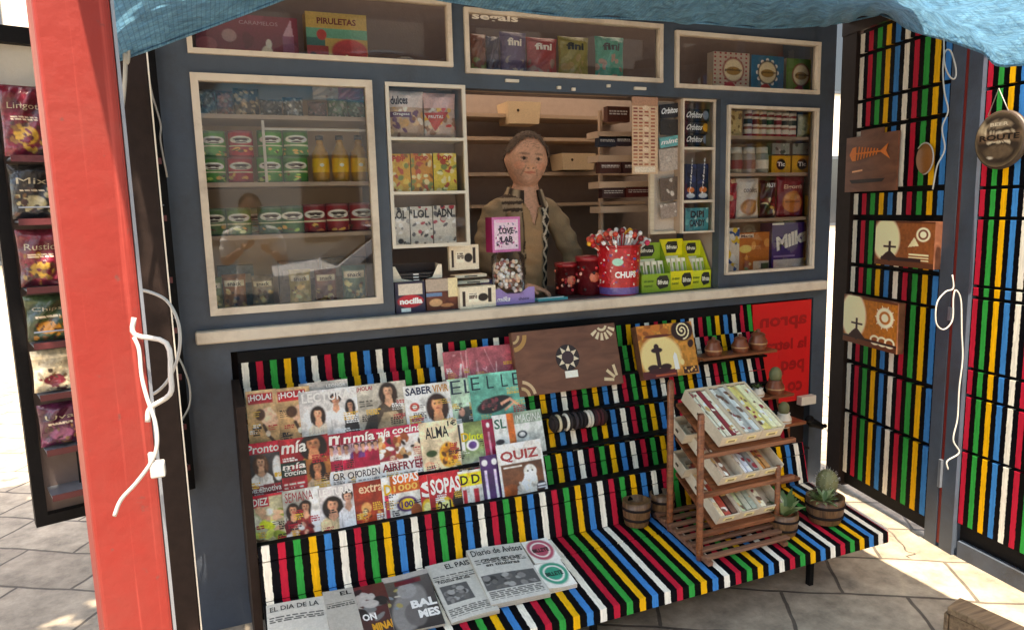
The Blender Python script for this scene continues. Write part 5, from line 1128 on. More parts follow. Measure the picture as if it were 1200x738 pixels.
for x in (RX0+.01, RX1-.06):
    s = SH(); s.bar((x-1.8, -.205, .006), (x-1.8, .13, .058), .02, .016, m='slat_wood'); s.build('slat_rail', t)
# trays: each its own thing, with its cards
def tray(k, x0, x1, label, cards, hgt=.055):
    zf, zb = TR[k]; ln = math.hypot(.235, zb-zf); a = math.atan2(zb-zf, .235); p = (x0, -.765, zf+.004)
    t = thing('card_tray', label, 'tray', p, 0, 'cream wooden trays on the rack', rx=a); w_ = x1-x0; th = .004
    s = SH()
    s.box(0, w_, 0, ln, 0, .003, m='tray_wood'); s.box(0, th, 0, ln, .0035, hgt, m='tray_wood'); s.box(w_-th, w_, 0, ln, .0035, hgt, m='tray_wood'); s.box(th+.0002, w_-th-.0002, 0, th, .0035, hgt*.8, m='tray_wood'); s.box(th+.0002, w_-th-.0002, ln-th, ln, .0035, hgt, m='tray_wood'); s.build('tray_body', t)
    s = SH(); s.box(w_*.25, w_*.75, -.0016, -.0004, .015, .03, L('d8c890'), 'carton_print'); s.box(w_*.35, w_*.65, -.0026, -.0018, .018, .026, L('8a7a5a'), 'carton_print'); s.build('label_strip', t); s = SH(); s.box(-.0015, -.0004, ln*.4, ln*.6, .02, .03, L('4a3a2a'), 'carton_print'); s.build('hand_hole', t)
    n = len(cards); cw = (w_-2*th)/max(n, 1)
    for i, c in enumerate(cards):
        if c is None: continue
        s = SH(); ch = hgt*random.uniform(.72, .9)
        ff = lambda u, v, e, i=i, ch=ch: (th+cw*(i+.08+.84*u), th+.004+(ln-2*th-.006)*(1-v), ch+e)
        a_ = ART(.02, .2, c, 380); a_.blobs(0, .05, 1, .95, [c, 'f0e8d8', '6a4a3a', 'c8a060', '8a2c34'], 8, .06); a_.rect(0, 0, 1, .02, '5a4a40'); a_.noise(.1, 2)
        s.box(th+cw*(i+.08), th+cw*(i+.92), th+.004, ln-th-.002, .004, ch-.0005, L(c)*.85, 'carton_print'); s.grid(ff, a_.a, a_.W-1, a_.H-1, 'carton_print', 0, False)
        s.build('card_pack', t)
tray(0, 1.722, 1.822, 'top rack tray, left one with cream and maroon cards', ['e4dcc4', 'dcd0b8', '8a3038', 'e0d6c0'])
tray(0, 1.824, 1.91, 'top rack tray, middle one with pale blue grey cards', ['d8d8d0', 'a8a8a0', 'c8ccc8'])
tray(0, 1.912, 2.02, 'top rack tray, right one with yellowish cards', ['d8cc80', 'd0c070', 'e0dcb0', 'dcd4b0'])
tray(1, 1.722, 1.822, 'middle rack tray, left one with brown cards', ['c8b098', '7a5440', None, None], .05)
tray(1, 1.824, 1.91, 'middle rack tray, middle one with white cards', ['e0e0e4', 'c8ccd4', '8a8a88'], .05)
tray(1, 1.912, 2.02, 'middle rack tray, right one with orange brown cards', ['c07a38', 'b08050', None, None], .05)
tray(2, 1.715, 1.815, 'lowest rack tray, left one with wooden sticks and red cards', ['d8c098', 'b04838', '5a4034'], .05)
tray(2, 1.817, 1.91, 'lowest rack tray, middle one with green grey cards', ['b8c49a', 'a8a894', '98a090'], .05)
tray(2, 1.912, 2.02, 'lowest rack tray, right one nearly empty', ['e0d8bc', None, None], .05)
def tray_long(k, label):
    zf, zb = TR[k]
# trays further left on the two lower boards, seen end on
for k, lab in ((1, 'cream tray sticking out left behind the rack post, upper one'), (2, 'cream tray sticking out left behind the rack post, lower one')):
    p = A(799, 520 if k == 1 else 560, -.60); t2 = thing('card_tray', lab, 'tray', p, 0, 'cream wooden trays on the rack', rx=.5)
    s = SH(); s.box(0, .09, 0, .10, 0, .003, m='tray_wood'); s.box(0, .004, 0, .10, .0035, .05, m='tray_wood'); s.box(.086, .09, 0, .10, .0035, .05, m='tray_wood'); s.box(.0042, .0858, 0, .004, .0035, .045, m='tray_wood'); s.box(.0042, .0858, .096, .10, .0035, .05, m='tray_wood'); s.build('tray_body', t2)
    s = SH(); s.box(-.0015, -.0004, .04, .06, .02, .03, L('4a3a2a'), 'carton_print'); s.build('label_strip', t2)

# heavy wooden box end at the bottom right corner
p = AZ(1125, 699, .22); q = AZ(1200, 733, .22); k_ = AZ(1110, 710, .22); d = (q-p)[:2]; d /= np.linalg.norm(d); pr = (k_-p)[:2]; wd_ = np.linalg.norm(pr); pr /= wd_
t = thing('wooden_box', 'weathered brown wooden box at the bottom right corner on the sunlit paving', 'box', (p[0], p[1], 0))
def wb_(name, a0, a1, b0, b1, z0, z1):
    s = SH(); V = [(d[0]*a+pr[0]*b, d[1]*a+pr[1]*b, z) for a in (a0, a1) for b in (b0, b1) for z in (z0, z1)]
    s.add(V, [(0, 1, 3, 2), (4, 6, 7, 5), (0, 4, 5, 1), (2, 3, 7, 6), (0, 2, 6, 4), (1, 5, 7, 3)], (.3, .2, .1), 'crate_wood'); s.build(name, t, bevel=.004)
wb_('lid', 0, .7, 0, wd_, .195, .22); wb_('side_board', .006, .69, .006, wd_-.006, .10, .192); wb_('side_board', .006, .69, .006, wd_-.006, .004, .096); wb_('end_post', -.012, .004, .004, wd_-.004, .0, .19)

# ================================================================== GOODS BEHIND THE GLASS
# left window, upper shelf: clear sweet bags
def sweets(name, x0, y0, x1, y1, Y, cols, label, group, seed):
    b, w_, h_ = rect_at(x0, y0, x1, y1, Y); a = ART(w_, h_, cols[0], 260); a.blobs(0, .1, 1, 1, cols, 60, .09); a.noise(.3, 2); a.rect(.2, 0, .8, .06, cols[1])
    s = bag(a, w_, h_, .06, [], seed); return tag(s.build(name, loc=b), label, 'sweets bag', group)
g = 'sweet bags in the big left window'
for i, (x0, y0, x1, y1, cols, lb) in enumerate([
    (232, 104, 254, 135, ['6a6a66', '9a9a94', '5a3a34', '3a3836'], 'grey clear bag of sweets at the left end of the top shelf'),
    (254, 106, 275, 136, ['7a4a40', 'b07a68', '50403a', 'a89a90'], 'reddish bag of sweets second from the left on the top shelf'),
    (275, 103, 305, 136, ['4a3a2c', 'a8845a', 'c8b088', '2a2420'], 'brown bag of nuts tied at the neck on the top shelf'),
    (305, 116, 332, 137, ['3a3836', 'c8c4bc', '6a6660', '1c1c1c'], 'black and white liquorice bag left of centre on the top shelf'),
    (332, 113, 356, 137, ['46423e', 'd8d4cc', '222222', '807a70'], 'black and white liquorice bag right of centre on the top shelf'),
    (361, 118, 384, 138, ['6a4a44', 'a07a70', '4a4a44'], 'small red brown sweets bag on the top shelf'),
    (384, 115, 408, 138, ['3c5a3a', '7a8a6a', 'a09a90'], 'green sweets bag on the top shelf'),
    (407, 117, 430, 139, ['4a6a5a', 'a8b8a8', '6a5a50'], 'green and white sweets bag at the right end of the top shelf')]):
    o = sweets('sweets_bag', x0, y0, x1, y1, .14, cols, lb, g, i)
    o.location.z = ZL[0]+.001
for i, (x0, y0, x1, y1, c, lb) in enumerate([(366, 97, 398, 117, 'b09a80', 'beige packet lying on top of the green sweets bags'), (396, 98, 430, 118, 'a8606a', 'pink packet lying on top of the sweets bags')]):
    b, w_, h_ = rect_at(x0, y0, x1, y1, .15); a = ART(w_, h_, c, 260); a.blobs(0, .3, 1, 1, [c, 'c8b8a0', '906050'], 12, .1); s = bag(a, w_, h_, .03, [], 20+i); tag(s.build('sweets_bag', loc=b), lb, 'sweets bag', g)
# crisp tubes
def crisp_tube(px, py0, py1, wpx, c, c2, label, Y=.12, z=None, group='crisp tubes in the left window', rad=None):
    b, w_, h_ = rect_at(px-wpx/2, py0, px+wpx/2, py1, Y)
    if z is not None: b[2] = z
    a = ART(w_*1.5, h_, c, 420); a.rect(0, 0, 1, .05, L(c)*.6+.06); a.ell(.5, .33, .20, .15, 'efe8d8'); a.ell(.5, .3, .14, .05, '3a2418'); a.ell(.44, .35, .04, .03, '3a2418'); a.ell(.56, .35, .04, .03, '3a2418'); a.ell(.5, .43, .1, .03, '3a2418'); a.rect(.25, .54, .75, .60, 'd8d0b0'); a.blobs(.15, .66, .85, .95, [c2, c, 'd8a850', '5a3a1c'], 9, .09); a.rect(0, .94, 1, 1, L(c)*.5); a.photo(.3)
    s = tube_can(c, w_/2, h_, a); return tag(s.build('crisp_tube', loc=b), label, 'crisp tube', group), h_
GR, RD = '3a8426', 'a81a28'
for nm, px, c, c2 in (('far left', 251, GR, 'b8d060'), ('second', 283, RD, 'e8b060'), ('fourth', 317, '3f8c2a', 'c8d870'), ('fifth', 347, '347a22', 'a8c850')):
    o, h_ = crisp_tube(px, 183, 213, 29, c, c2, '%s crisp tube, lower of the %s stack on the second shelf' % ('red' if c == RD else 'green', nm), z=ZL[1]+.001)
    crisp_tube(px, 150, 180, 29, c, c2, '%s crisp tube, upper of the %s stack on the second shelf' % ('red' if c == RD else 'green', nm), z=ZL[1]+.002+h_)
for px, nm in ((377, 'left'), (400, 'middle'), (422, 'right')):
    b, w_, h_ = rect_at(px-10, 157, px+10, 211, .12); b[2] = ZL[1]+.001; s = bottle('a87818', w_/2, h_); tag(s.build('drink_bottle', loc=b), '%s one of three amber bottles with yellow labels in the big left window' % nm, 'bottle', 'amber bottles on the second shelf')
for nm, px, c, c2 in (('far left', 252, '4a6a38', 'c8d870'), ('second from left', 281, '5a7a40', 'd8e0a0'), ('third from left', 318, '205a1c', 'a8c850'), ('fourth from left', 343, '2a5a26', '90b050')):
    crisp_tube(px, 240, 272, 29, c, c2, 'green crisp tube %s on the third shelf' % nm, z=ZL[2]+.001)
for nm, px in (('left', 369), ('middle', 396), ('right', 424)):
    crisp_tube(px, 237, 270, 27, '86141c', 'd88050', 'dark red crisp tube, %s of three on the third shelf' % nm, z=ZL[2]+.001)
for i, (px, c, c2, lb) in enumerate([(243, '8a9a60', 'd0d890', 'pale green crisp tube standing behind the front row, leftmost'), (300, 'a8b080', 'e0e0b0', 'pale yellow crisp tube behind the front row of the third shelf'), (330, '3a7a30', 'b0c860', 'green crisp tube behind the front row of the third shelf'), (356, '8a9a50', 'c8d080', 'olive crisp tube in the middle behind the third shelf row'), (410, '8a1c20', 'd89060', 'dark red crisp tube behind the three red ones')]):
    crisp_tube(px, 238, 268, 27, c, c2, lb, Y=.22, z=ZL[2]+.001)
for i, (x0, x1, y0, c, lb) in enumerate([(236, 262, 302, '6a7a50', 'green snack packet at the lower left corner of the big window'), (262, 290, 300, '8a5a38', 'rusty snack packet low in the big window'), (296, 322, 304, '7a7060', 'grey beige snack packet low in the big window'), (340, 366, 300, '9a8a50', 'yellowish snack packet low in the big window'), (370, 396, 302, '6a3a30', 'brown red snack packet low in the big window'), (402, 430, 300, '4a6a5a', 'green grey snack packet at the lower right of the big window')]):
    b, w_, h_ = rect_at(x0, y0, x1, 352, .11); b[2] = 1.221; a = ART(w_, h_*.9, c, 260); a.rect(.1, .15, .9, .3, 'd0c8b0'); a.blobs(.1, .4, .9, .9, [c, 'd8c890', '4a3020', 'c8a868'], 16, .08); a.photo(.4); s = bag(a, w_, h_*.9, .04, [('snack', .2, .17, .8, .28, '2a2018')], 80+i); tag(s.build('snack_bag', loc=b), lb, 'snack bag', 'packets on the bottom shelf')
for i, (x0, x1, c, lb) in enumerate([(258, 300, '5a6a6a', 'grey green boxes'), (330, 375, '6a6258', 'grey brown box'), (380, 432, '7a6a54', 'tan box')]):
    b, w_, h_ = rect_at(x0, 300, x1, 352, .23); b[2] = 1.221; a = ART(w_, h_, c); a.rect(.1, .2, .9, .4, 'a89a88'); a.noise(.2, 4); s = carton(a, w_, h_, .08, c); tag(s.build('carton', loc=b), lb + (' low in the big left window', ' standing low in the middle of the big left window', ' low at the right of the big left window')[i], 'box', 'boxes on the bottom shelf')
# left cabinet of the hatch
def put_c(name, label, cat, x0, y0, x1, y1, Y, art, texts=(), d=.04, side='888078', group=None, kind='carton', seed=0, rz=0, snap=None, m=None):
    b, w_, h_ = rect_at(x0, y0, x1, y1, Y)
    if snap is not None: b[2] = snap
    a = art(w_, h_) if callable(art) else art
    s = carton(a, w_, h_, d, side, texts, m or 'carton_print') if kind == 'carton' else bag(a, w_, h_, d, texts, seed, m or 'foil_print')
    return tag(s.build(name, loc=b, rot=(0, 0, rz)), label, cat, group)
def ab(bg_, cols, n=20, r=.08, box=(0, 0, 1, 1), nz=.08, extra=()):
    def g(w_, h_):
        a = ART(w_, h_, bg_, 340); a.blobs(*box, cols, n, r)
        for e in extra: getattr(a, e[0])(*e[1:])
        return a.noise(nz, 2)
    return g
G1 = 'goods in the cabinet left of the hatch'
put_c('sweets_bag', 'clear bag with purple and brown sweets in the top compartment left of the hatch', 'sweets bag', 456, 103, 498, 158, .06, ab('b89a84', ['8a5a48', 'd8b890', 'e8dcd0', '6a4a6a', 'c89a60'], 40, .09, extra=[('rect', 0, .45, .6, .56, '5a3a60'), ('rect', 0, 0, 1, .35, 'd8c8c0')]), [T('dulces', .05, .12, .5, .3, '3a2a30', bold=.03), T('Grageas', .08, .47, .55, .54, W_, bold=.02)], .05, kind='bag', seed=31, group=G1, snap=zc[2]+.008)
put_c('sweets_bag', 'clear bag with a red triangular label in the top compartment left of the hatch', 'sweets bag', 497, 105, 535, 158, .06, ab('c0a494', ['9a6a50', 'e0c8a8', 'd8d0c8', 'c83028', 'e0b040'], 36, .09, extra=[('poly', [(.0, .45), (.75, .42), (.3, .85)], 'b83028'), ('rect', 0, 0, 1, .35, 'd8b0a8')]), [T('FRUTAS', .1, .5, .55, .57, W_, bold=.02)], .05, kind='bag', seed=32, group=G1, snap=zc[2]+.008)
for i, (x0, x1, c) in enumerate(((456, 482, 'd0a040'), (483, 508, 'c88a38'), (509, 536, 'd8c050'))):
    put_c('sticker_box', ('orange yellow collector box, left', 'orange brown collector box, middle', 'yellow collector box, right')[i]+' of three in the middle compartment left of the hatch', 'box', x0, 178, x1, 222, .05, ab(c, ['e8d0a0', 'b8503a', 'f0e0b0', '8a5a30', '7a8a50', 'e0c060'], 34, .09), [T('POP', .2, .06, .8, .2, 'b83a28', bold=.05)], .05, group=G1, snap=zc[1]+.008)
for i, (x0, x1, lb) in enumerate(((458, 481, 'left'), (482, 508, 'middle'), (509, 535, 'right'))):
    put_c('sticker_pack', '%s pale sticker pack in the bottom compartment left of the hatch' % lb, 'packet', x0, 240, x1, 285, .05, ab('c8c4bc', ['3a3a3c', 'e8e4e0', 'a83040' if i else '7a7a78', 'b0a8a0', '5a5a60'], 24, .08), [T('ADN' if i == 2 else 'LOL', .15, .08, .85, .3, '2a2a30', bold=.04)], .03, group=G1, snap=zc[0]+.008)
# top windows
G2 = 'packets in the top windows'
put_c('sweets_box', 'wide burgundy sweets box with a white elephant shape in the left top window', 'box', 232, 6, 352, 62, .14, ab('7a2a38', ['8a3a48', '6a2230'], 8, .2, extra=[('ell', .32, .45, .07, .13, 'b08a88'), ('ell', .1, .65, .1, .15, 'a05058'), ('poly', [(.35, 1), (.5, .85), (.6, .75), (.75, .95), (.78, 1)], 'b8a8a0'), ('ell', .68, .8, .06, .18, 'd8d0b8'), ('ell', .7, .58, .03, .1, 'e0d8c8'), ('poly', [(.84, .4), (.93, .05), (.95, .4)], 'b890a0'), ('rect', .84, .4, .95, .9, '8a4a68')]), [T('CARAMELOS', .42, .12, .8, .2, 'b08890', bold=0)], .08, side='5a2030', group=G2, snap=2.171)
put_c('sweets_box', 'tall box with yellow top and red lollipops in the left top window', 'box', 361, 5, 432, 67, .12, ab('b89a50', [], 0, extra=[('rect', 0, .3, 1, .48, '5a9a80'), ('rect', 0, .48, .3, .65, '3a6a60'), ('ell', .7, .72, .3, .24, 'b83a38'), ('ell', .25, .42, .08, .1, 'a83a30'), ('rect', 0, .62, .35, 1, 'a03a34'), ('ell', .1, .82, .06, .07, '3a1c18'), ('rect', .62, .78, .66, 1, 'd8d0a0'), ('rect', .72, .8, .76, 1, 'd8d0a0')]), [T('PIRULETAS', .18, .1, .82, .22, '6a2820', bold=.03)], .08, side='8a6a38', group=G2, snap=2.171)
for i, (x, r_) in enumerate(((452, .03), (475, .035), (486, .026))):
    b = A(x, 70, .2); b[2] = 2.171+0; s = SH(); s.ball((0, 0, r_), r_, (.03, .03, .03), 'foil_print', sq=(1.4, 1, 1)); s.ball((r_*.8, 0, r_*.6), r_*.5, (.05, .05, .05), 'foil_print')
    tag(s.build('dark_packet', loc=b), ('left', 'middle', 'right')[i]+' of the dark lumpy packets in the shadow of the left top window', 'packet', 'dark packets in the top left window')
for i, (x0, x1, y0, y1, c, c2, tx, lb) in enumerate([
    (552, 570, 22, 74, '7a4a38', '7a8a58', '', 'red and green crinkled bag at the left of the middle top window'),
    (570, 586, 26, 76, '504858', '6a6070', '', 'narrow purple grey bag in the middle top window'),
    (586, 617, 24, 80, '5a4868', '9a8a80', 'fini', 'purple and clear sweets bag in the middle top window'),
    (617, 653, 28, 79, '9a4040', '8a6a60', 'fini', 'red sweets bag in the middle top window'),
    (654, 690, 28, 82, '8a8040', 'a08858', 'fini', 'olive yellow sweets bag in the middle top window'),
    (697, 731, 29, 85, '2f8a74', '9a7a6a', 'fini', 'teal sweets bag in the middle top window')]):
    put_c('sweets_bag', lb, 'sweets bag', x0, y0, x1, y1, .13, ab(c, [c2, c], 24, .1, (0, .45, 1, .95), extra=[('rect', 0, .94, 1, 1, c)]), [T(tx, .22, .14, .78, .3, 'e0d8d0' if i in (2, 3) else '2a2a26', bold=.04)] if tx else [], .05, kind='bag', seed=40+i, group=G2, snap=2.152)
for i, (x0, x1, c, lb) in enumerate([(836, 878, 'b8a898', 'white and red checked sweets packet with an oval badge in the right top window'), (880, 918, '2f6a8a', 'blue sweets packet with a round toothed badge in the right top window'), (921, 955, '5a7a3a', 'green sweets packet with an oval badge in the right top window')]):
    ex = [('ell', .55 if i == 0 else .5, .42, .3, .3, '3a2a2a' if i == 1 else '8a4038'), ('ell', .55 if i == 0 else .5, .42, .26, .26, 'd8c8a8'), ('ell', .55 if i == 0 else .5, .44, .2, .1, 'a07a40'), ('ell', .45, .82, .16, .12, 'a83840')]
    if i == 1: ex = [('ell', .5+.3*math.cos(k*.52), .42+.3*math.sin(k*.52), .05, .05, 'e8e0d8') for k in range(12)]+ex
    def gg(w_, h_, c=c, ex=ex, i=i):
        a = ART(w_, h_, c, 380)
        if i == 0:
            for q in range(7):
                for r in range(10): a.rect(q/7+.02, r/10+.01, q/7+.07, r/10+.05, '9a3038')
        for e in ex: getattr(a, e[0])(*e[1:])
        return a.noise(.08, 2)
    put_c('sweets_packet', lb, 'packet', x0, 52+i*5, x1, 101+i*3, .12, gg, [T('gominolas', .3, .38, .78, .46, '3a2418', bold=.02)], .05, group=G2, snap=2.133)
# right window
G3 = 'goods in the right window'
put_c('biscuit_packet', 'cream packet with brown swirls at the left of the top shelf in the right window', 'packet', 853, 126, 869, 156, .1, ab('c8b078', ['4a3420', 'e0cc98', '8a6a3a'], 14, .1), [], .04, snap=ZR[0]+.001, group=G3)
for k in range(7):
    x = 872+8.6*k; b, w_, h_ = rect_at(x, 127+k*.4, x+7.6, 158, .1); b[2] = ZR[0]+.001; a = ART(w_*1.5, h_, 'd8cfc4', 420); a.ell(.5, .15, .3, .06, '8a2a2c'); a.rect(.1, .3, .9, .5, ['2c3a34', '6a2428', '383838'][k % 3]); a.rect(.1, .6, .9, .7, '9a6050'); a.rect(0, .88, 1, 1, 'b03038')
    s = tube_can('d8cfc4', w_/2, h_, a); tag(s.build('sweet_tube', loc=b), 'slim white sweet tube, number %d counted from the swirl packet' % (k+1) if False else ('slim white sweet tube right beside the swirl packet' if k == 0 else 'slim white sweet tube in the row on the top shelf of the right window'), 'sweet tube', 'slim sweet tubes')
put_c('sweets_packet', 'pale green white packet at the right end of the top shelf in the right window', 'packet', 934, 132, 950, 159, .1, ab('b8b894', ['d8d4b8', '9aa080'], 10, .1), [], .04, snap=ZR[0]+.001, group=G3, kind='bag', seed=61)
for i, (x, c, c2) in enumerate(((861, 'b8a890', '8a3a34'), (876, 'c8b8a8', '9a6a5a'), (891, '9aa098', 'd8d0c0'))):
    b, w_, h_ = rect_at(x-7, 170, x+7, 200, .1); b[2] = ZR[1]+.001; s = SH(); s.lathe([(w_*.42, 0), (w_*.5, .005), (w_*.5, h_*.7), (w_*.42, h_*.76), (w_*.44, h_*.76), (w_*.44, h_), (.001, h_)], [c, c, c, c, 'e0dcd0', 'e0dcd0', 'e0dcd0'], seg=20, m='glossy_print'); s.lathe([(w_*.51, h_*.15), (w_*.51, h_*.5)], c2, seg=20, m='carton_print', caps=False)
    tag(s.build('sweet_jar', loc=b), ('left', 'middle', 'right')[i]+' of three small jars with white lids on the second shelf of the right window', 'jar', 'jars in the right window')
for i, (x0, x1) in enumerate(((904, 926), (928, 951))):
    put_c('mint_box', ('left', 'right')[i]+' yellow mint box on the second shelf of the right window', 'box', x0, 181, x1, 201, .1, ab('d8a028', [], 0, extra=[('ell', .5, .5, .24, .32, '1c1a18')]), [T('Tic', .3, .36, .7, .62, W_, bold=.04)], .05, side='b8841c', snap=ZR[1]+.001, group=G3)
    put_c('mint_box', 'clear topped pack standing on the %s yellow mint box' % ('left', 'right')[i], 'box', x0+1, 168, x1-1, 181, .1, ab('8a9088', ['b8bcb4', '4a5048'], 8, .2), [], .04, group=G3)
put_c('snack_bag', 'small red snack bag at the left of the third shelf in the right window', 'snack bag', 852, 204, 863, 251, .12, ab('a81c28', ['c83038', '8a1420', 'e8c0a0'], 12, .12), [], .04, kind='bag', seed=71, snap=ZR[2]+.001, group=G3)
put_c('snack_bag', 'white snack bag with a biscuit picture on the third shelf of the right window', 'snack bag', 862, 205, 888, 252, .1, ab('d8cfc4', [], 0, extra=[('ell', .5, .72, .38, .2, 'b07a48'), ('ell', .5, .72, .28, .14, 'c89058')]), [T('cookies', .2, .22, .85, .36, '8a7a70', bold=.02)], .05, kind='bag', seed=72, snap=ZR[2]+.001, group=G3)
put_c('snack_bag', 'dark maroon snack bag with a yellow picture on the third shelf of the right window', 'snack bag', 889, 206, 908, 250, .1, ab('4a1418', ['d8a848', 'e8d8b0', '2a1010', '8a3028'], 14, .09, (.1, .5, .9, .9)), [T('NUTS', .3, .08, .9, .2, W_, bold=.04)], .05, kind='bag', seed=73, snap=ZR[2]+.001, group=G3)
put_c('snack_bag', 'large crimson snack bag with orange biscuit picture, third shelf of the right window', 'snack bag', 909, 204, 941, 251, .1, ab('7a1420', [], 0, extra=[('ell', .5, .62, .36, .26, 'c87838'), ('ell', .5, .5, .3, .08, 'd89858'), ('rect', .2, .6, .8, .64, 'a05a28')]), [T('Elgorria', .18, .2, .85, .33, 'e8b8a0', bold=.03)], .05, kind='bag', seed=74, snap=ZR[2]+.001, group=G3)
put_c('sweets_packet', 'tall white blue and yellow packet, bottom left shelf of the right window', 'packet', 852, 263, 866, 315, .1, ab('d8d0c4', ['1c4a8a', 'e0b828', 'd8d0c4', 'f0ece0'], 22, .12), [], .04, snap=ZR[3]+.001, group=G3)
put_c('biscuit_box', 'orange brown biscuit box on the bottom shelf of the right window', 'box', 866, 270, 902, 315, .1, ab('b86a28', ['a85820', 'd89850', '8a9a50', 'e0c080'], 12, .12, extra=[('rect', 0, .04, .45, .14, 'd8c8b8'), ('ell', .2, .42, .2, .1, 'e8c868'), ('rect', .45, .75, 1, 1, 'd0c0b0'), ('rect', .7, .8, .95, .95, '5a4a40')]), [T('Maria', .05, .05, .42, .12, '3a1c14', bold=.02)], .06, side='8a4a1c', snap=ZR[3]+.001, group=G3)
put_c('chocolate_box', 'purple chocolate box with large white slanted lettering in the right window', 'box', 904, 260, 949, 314, .08, ab('3e2a72', [], 0, extra=[('rect', .06, .78, .88, .97, 'd8cfc8'), ('rect', .06, .70, .6, .73, '8a7ab0'), ('rect', 0, 0, .3, .05, 'e8e0d8')]), [T('Milka', .1, .2, .95, .5, 'f8f4f4', bold=.05, slant=.15, rot=-.25)], .09, side='32205c', snap=ZR[3]+.001, group=G3)
# right cabinet of the hatch
G4 = 'packs in the cabinet right of the hatch'
for i, (y0, y1) in enumerate(((128, 142), (143, 156), (157, 170))):
    put_c('gum_pack', ('top', 'middle', 'bottom')[i]+' of three black gum packs in the upper compartment right of the hatch', 'gum pack', 803, y0, 831, y1, .07+.012*i, ab('17171f', ['2a2c38'], 6, .2, extra=[('ell', .85, .5, .12, .35, 'd8a030' if i == 1 else '7a8aa0')]), [T('Orbitos', .06, .2, .72, .75, 'e0e4ec', bold=.03, slant=.2)], .05, side='101018', group=G4)
for i, (x0, x1) in enumerate(((803, 816), (817, 831))):
    put_c('gum_pack', ('left', 'right')[i]+' dark blue tall gum pack in the middle compartment right of the hatch', 'gum pack', x0, 178, x1, 220, .07, ab('1c2a4c', ['24386a', '141c34'], 8, .15, extra=[('ell', .5, .72, .3, .08, 'd87838'), ('ell', .5, .88, .35, .07, 'd0d8e8')]), [T('Trident', -.05, .30, 1.05, .44, 'e8f0f8', bold=.03, rot=-1.4)], .05, side='141c34', snap=zd[1]+.008, group=G4)
put_c('gum_pack', 'teal packet with black hand lettering in the lowest compartment right of the hatch', 'gum pack', 803, 242, 830, 269, .06, ab('3a8a94', ['58a8ac', '2a6a78', 'a8c8c8'], 14, .12), [T('DIPI', .22, .12, .8, .42, '1c2030', bold=.04), T('CANDY', .18, .5, .85, .8, '1c2030', bold=.04)], .05, side='2a6a74', snap=zd[0]+.008, group=G4)
# beige backing board and hanging cards
x0, x1 = A(762, 200, .08)[0], A(799, 200, .08)[0]; zb, zt = A(780, 274, .08)[2], A(780, 118, .08)[2]
t = thing('hanging_board', 'light wooden frame with black and silver packets hung in it, right side of the hatch', 'hanging display', (x0, .08, zb))
s = SH(); w_ = x1-x0; h_ = zt-zb; s.box(0, .022, 0, .015, .014, h_, m='tray_wood'); s.box(0, w_, -.001, .016, 0, .013, m='tray_wood'); s.build('frame', t); s = SH(); s.box(.022, w_, .018, .02, 0, h_, (.45, .38, .32), 'carton_print'); s.build('backing', t)
for i, (x0_, y0, x1_, y1, c, tx, tc_, rz_, lb) in enumerate([
    (774, 122, 797, 138, '1c1c24', 'Orbitos', 'd8dce4', .12, 'black gum card tilted at the top of the wooden frame'),
    (774, 140, 797, 158, '2c2828', '', '', 0, 'dark card second from the top of the wooden frame'),
    (774, 160, 797, 172, '5aa0a4', 'mint', 'e8f0f0', .15, 'teal mint card in the wooden frame'),
    (774, 174, 797, 200, 'a89c94', '', '', .1, 'silver grey card in the wooden frame'),
    (775, 208, 797, 235, '5a4c44', '', '', .1, 'brown grey card with bright highlights in the wooden frame'),
    (775, 238, 797, 255, '8a7c74', '', '', .12, 'lowest silver card in the wooden frame')]):
    b, w_, h_ = rect_at(x0_, y0, x1_, y1, .07); a = ART(w_, h_, c, 340); a.blobs(0, 0, 1, 1, [c, c, 'b8b0a8' if i > 2 else c], 12, .12); a.noise(.2, 2)
    s = carton(a, w_, h_, .006, c, [T(tx, .08, .25, .92, .7, tc_, bold=.03, slant=.2)] if tx else [], 'foil_print'); tag(s.build('hanging_card', loc=b, rot=(0, -rz_, 0)), lb, 'gum card', 'cards in the wooden frame')
# red and cream hanging card with text rows
b, w_, h_ = rect_at(741, 114, 771, 204, .0)
a = ART(w_, h_, 'd8b898', 420)
a.rect(0, 0, 1, .12, 'b8886a')
for r in range(17):
    y = .14+r*.045
    for xx in (.06, .26, .48, .72): a.rect(xx, y, xx+.15, y+.02, random.choice(['a04830', '8a3428', 'b86a48'])); 
    if r % 3 == 0: a.ell(.52, y, .12, .03, 'e8ccb0')
a.rect(.1, .9, .9, .97, 'e8d8c4'); a.noise(.12, 2)
s = carton(a, w_, h_, .004, 'b89070', [], 'glossy_print'); tag(s.build('scratch_card_strip', loc=b), 'long cream and red printed card strip hanging in the serving hatch', 'card strip')
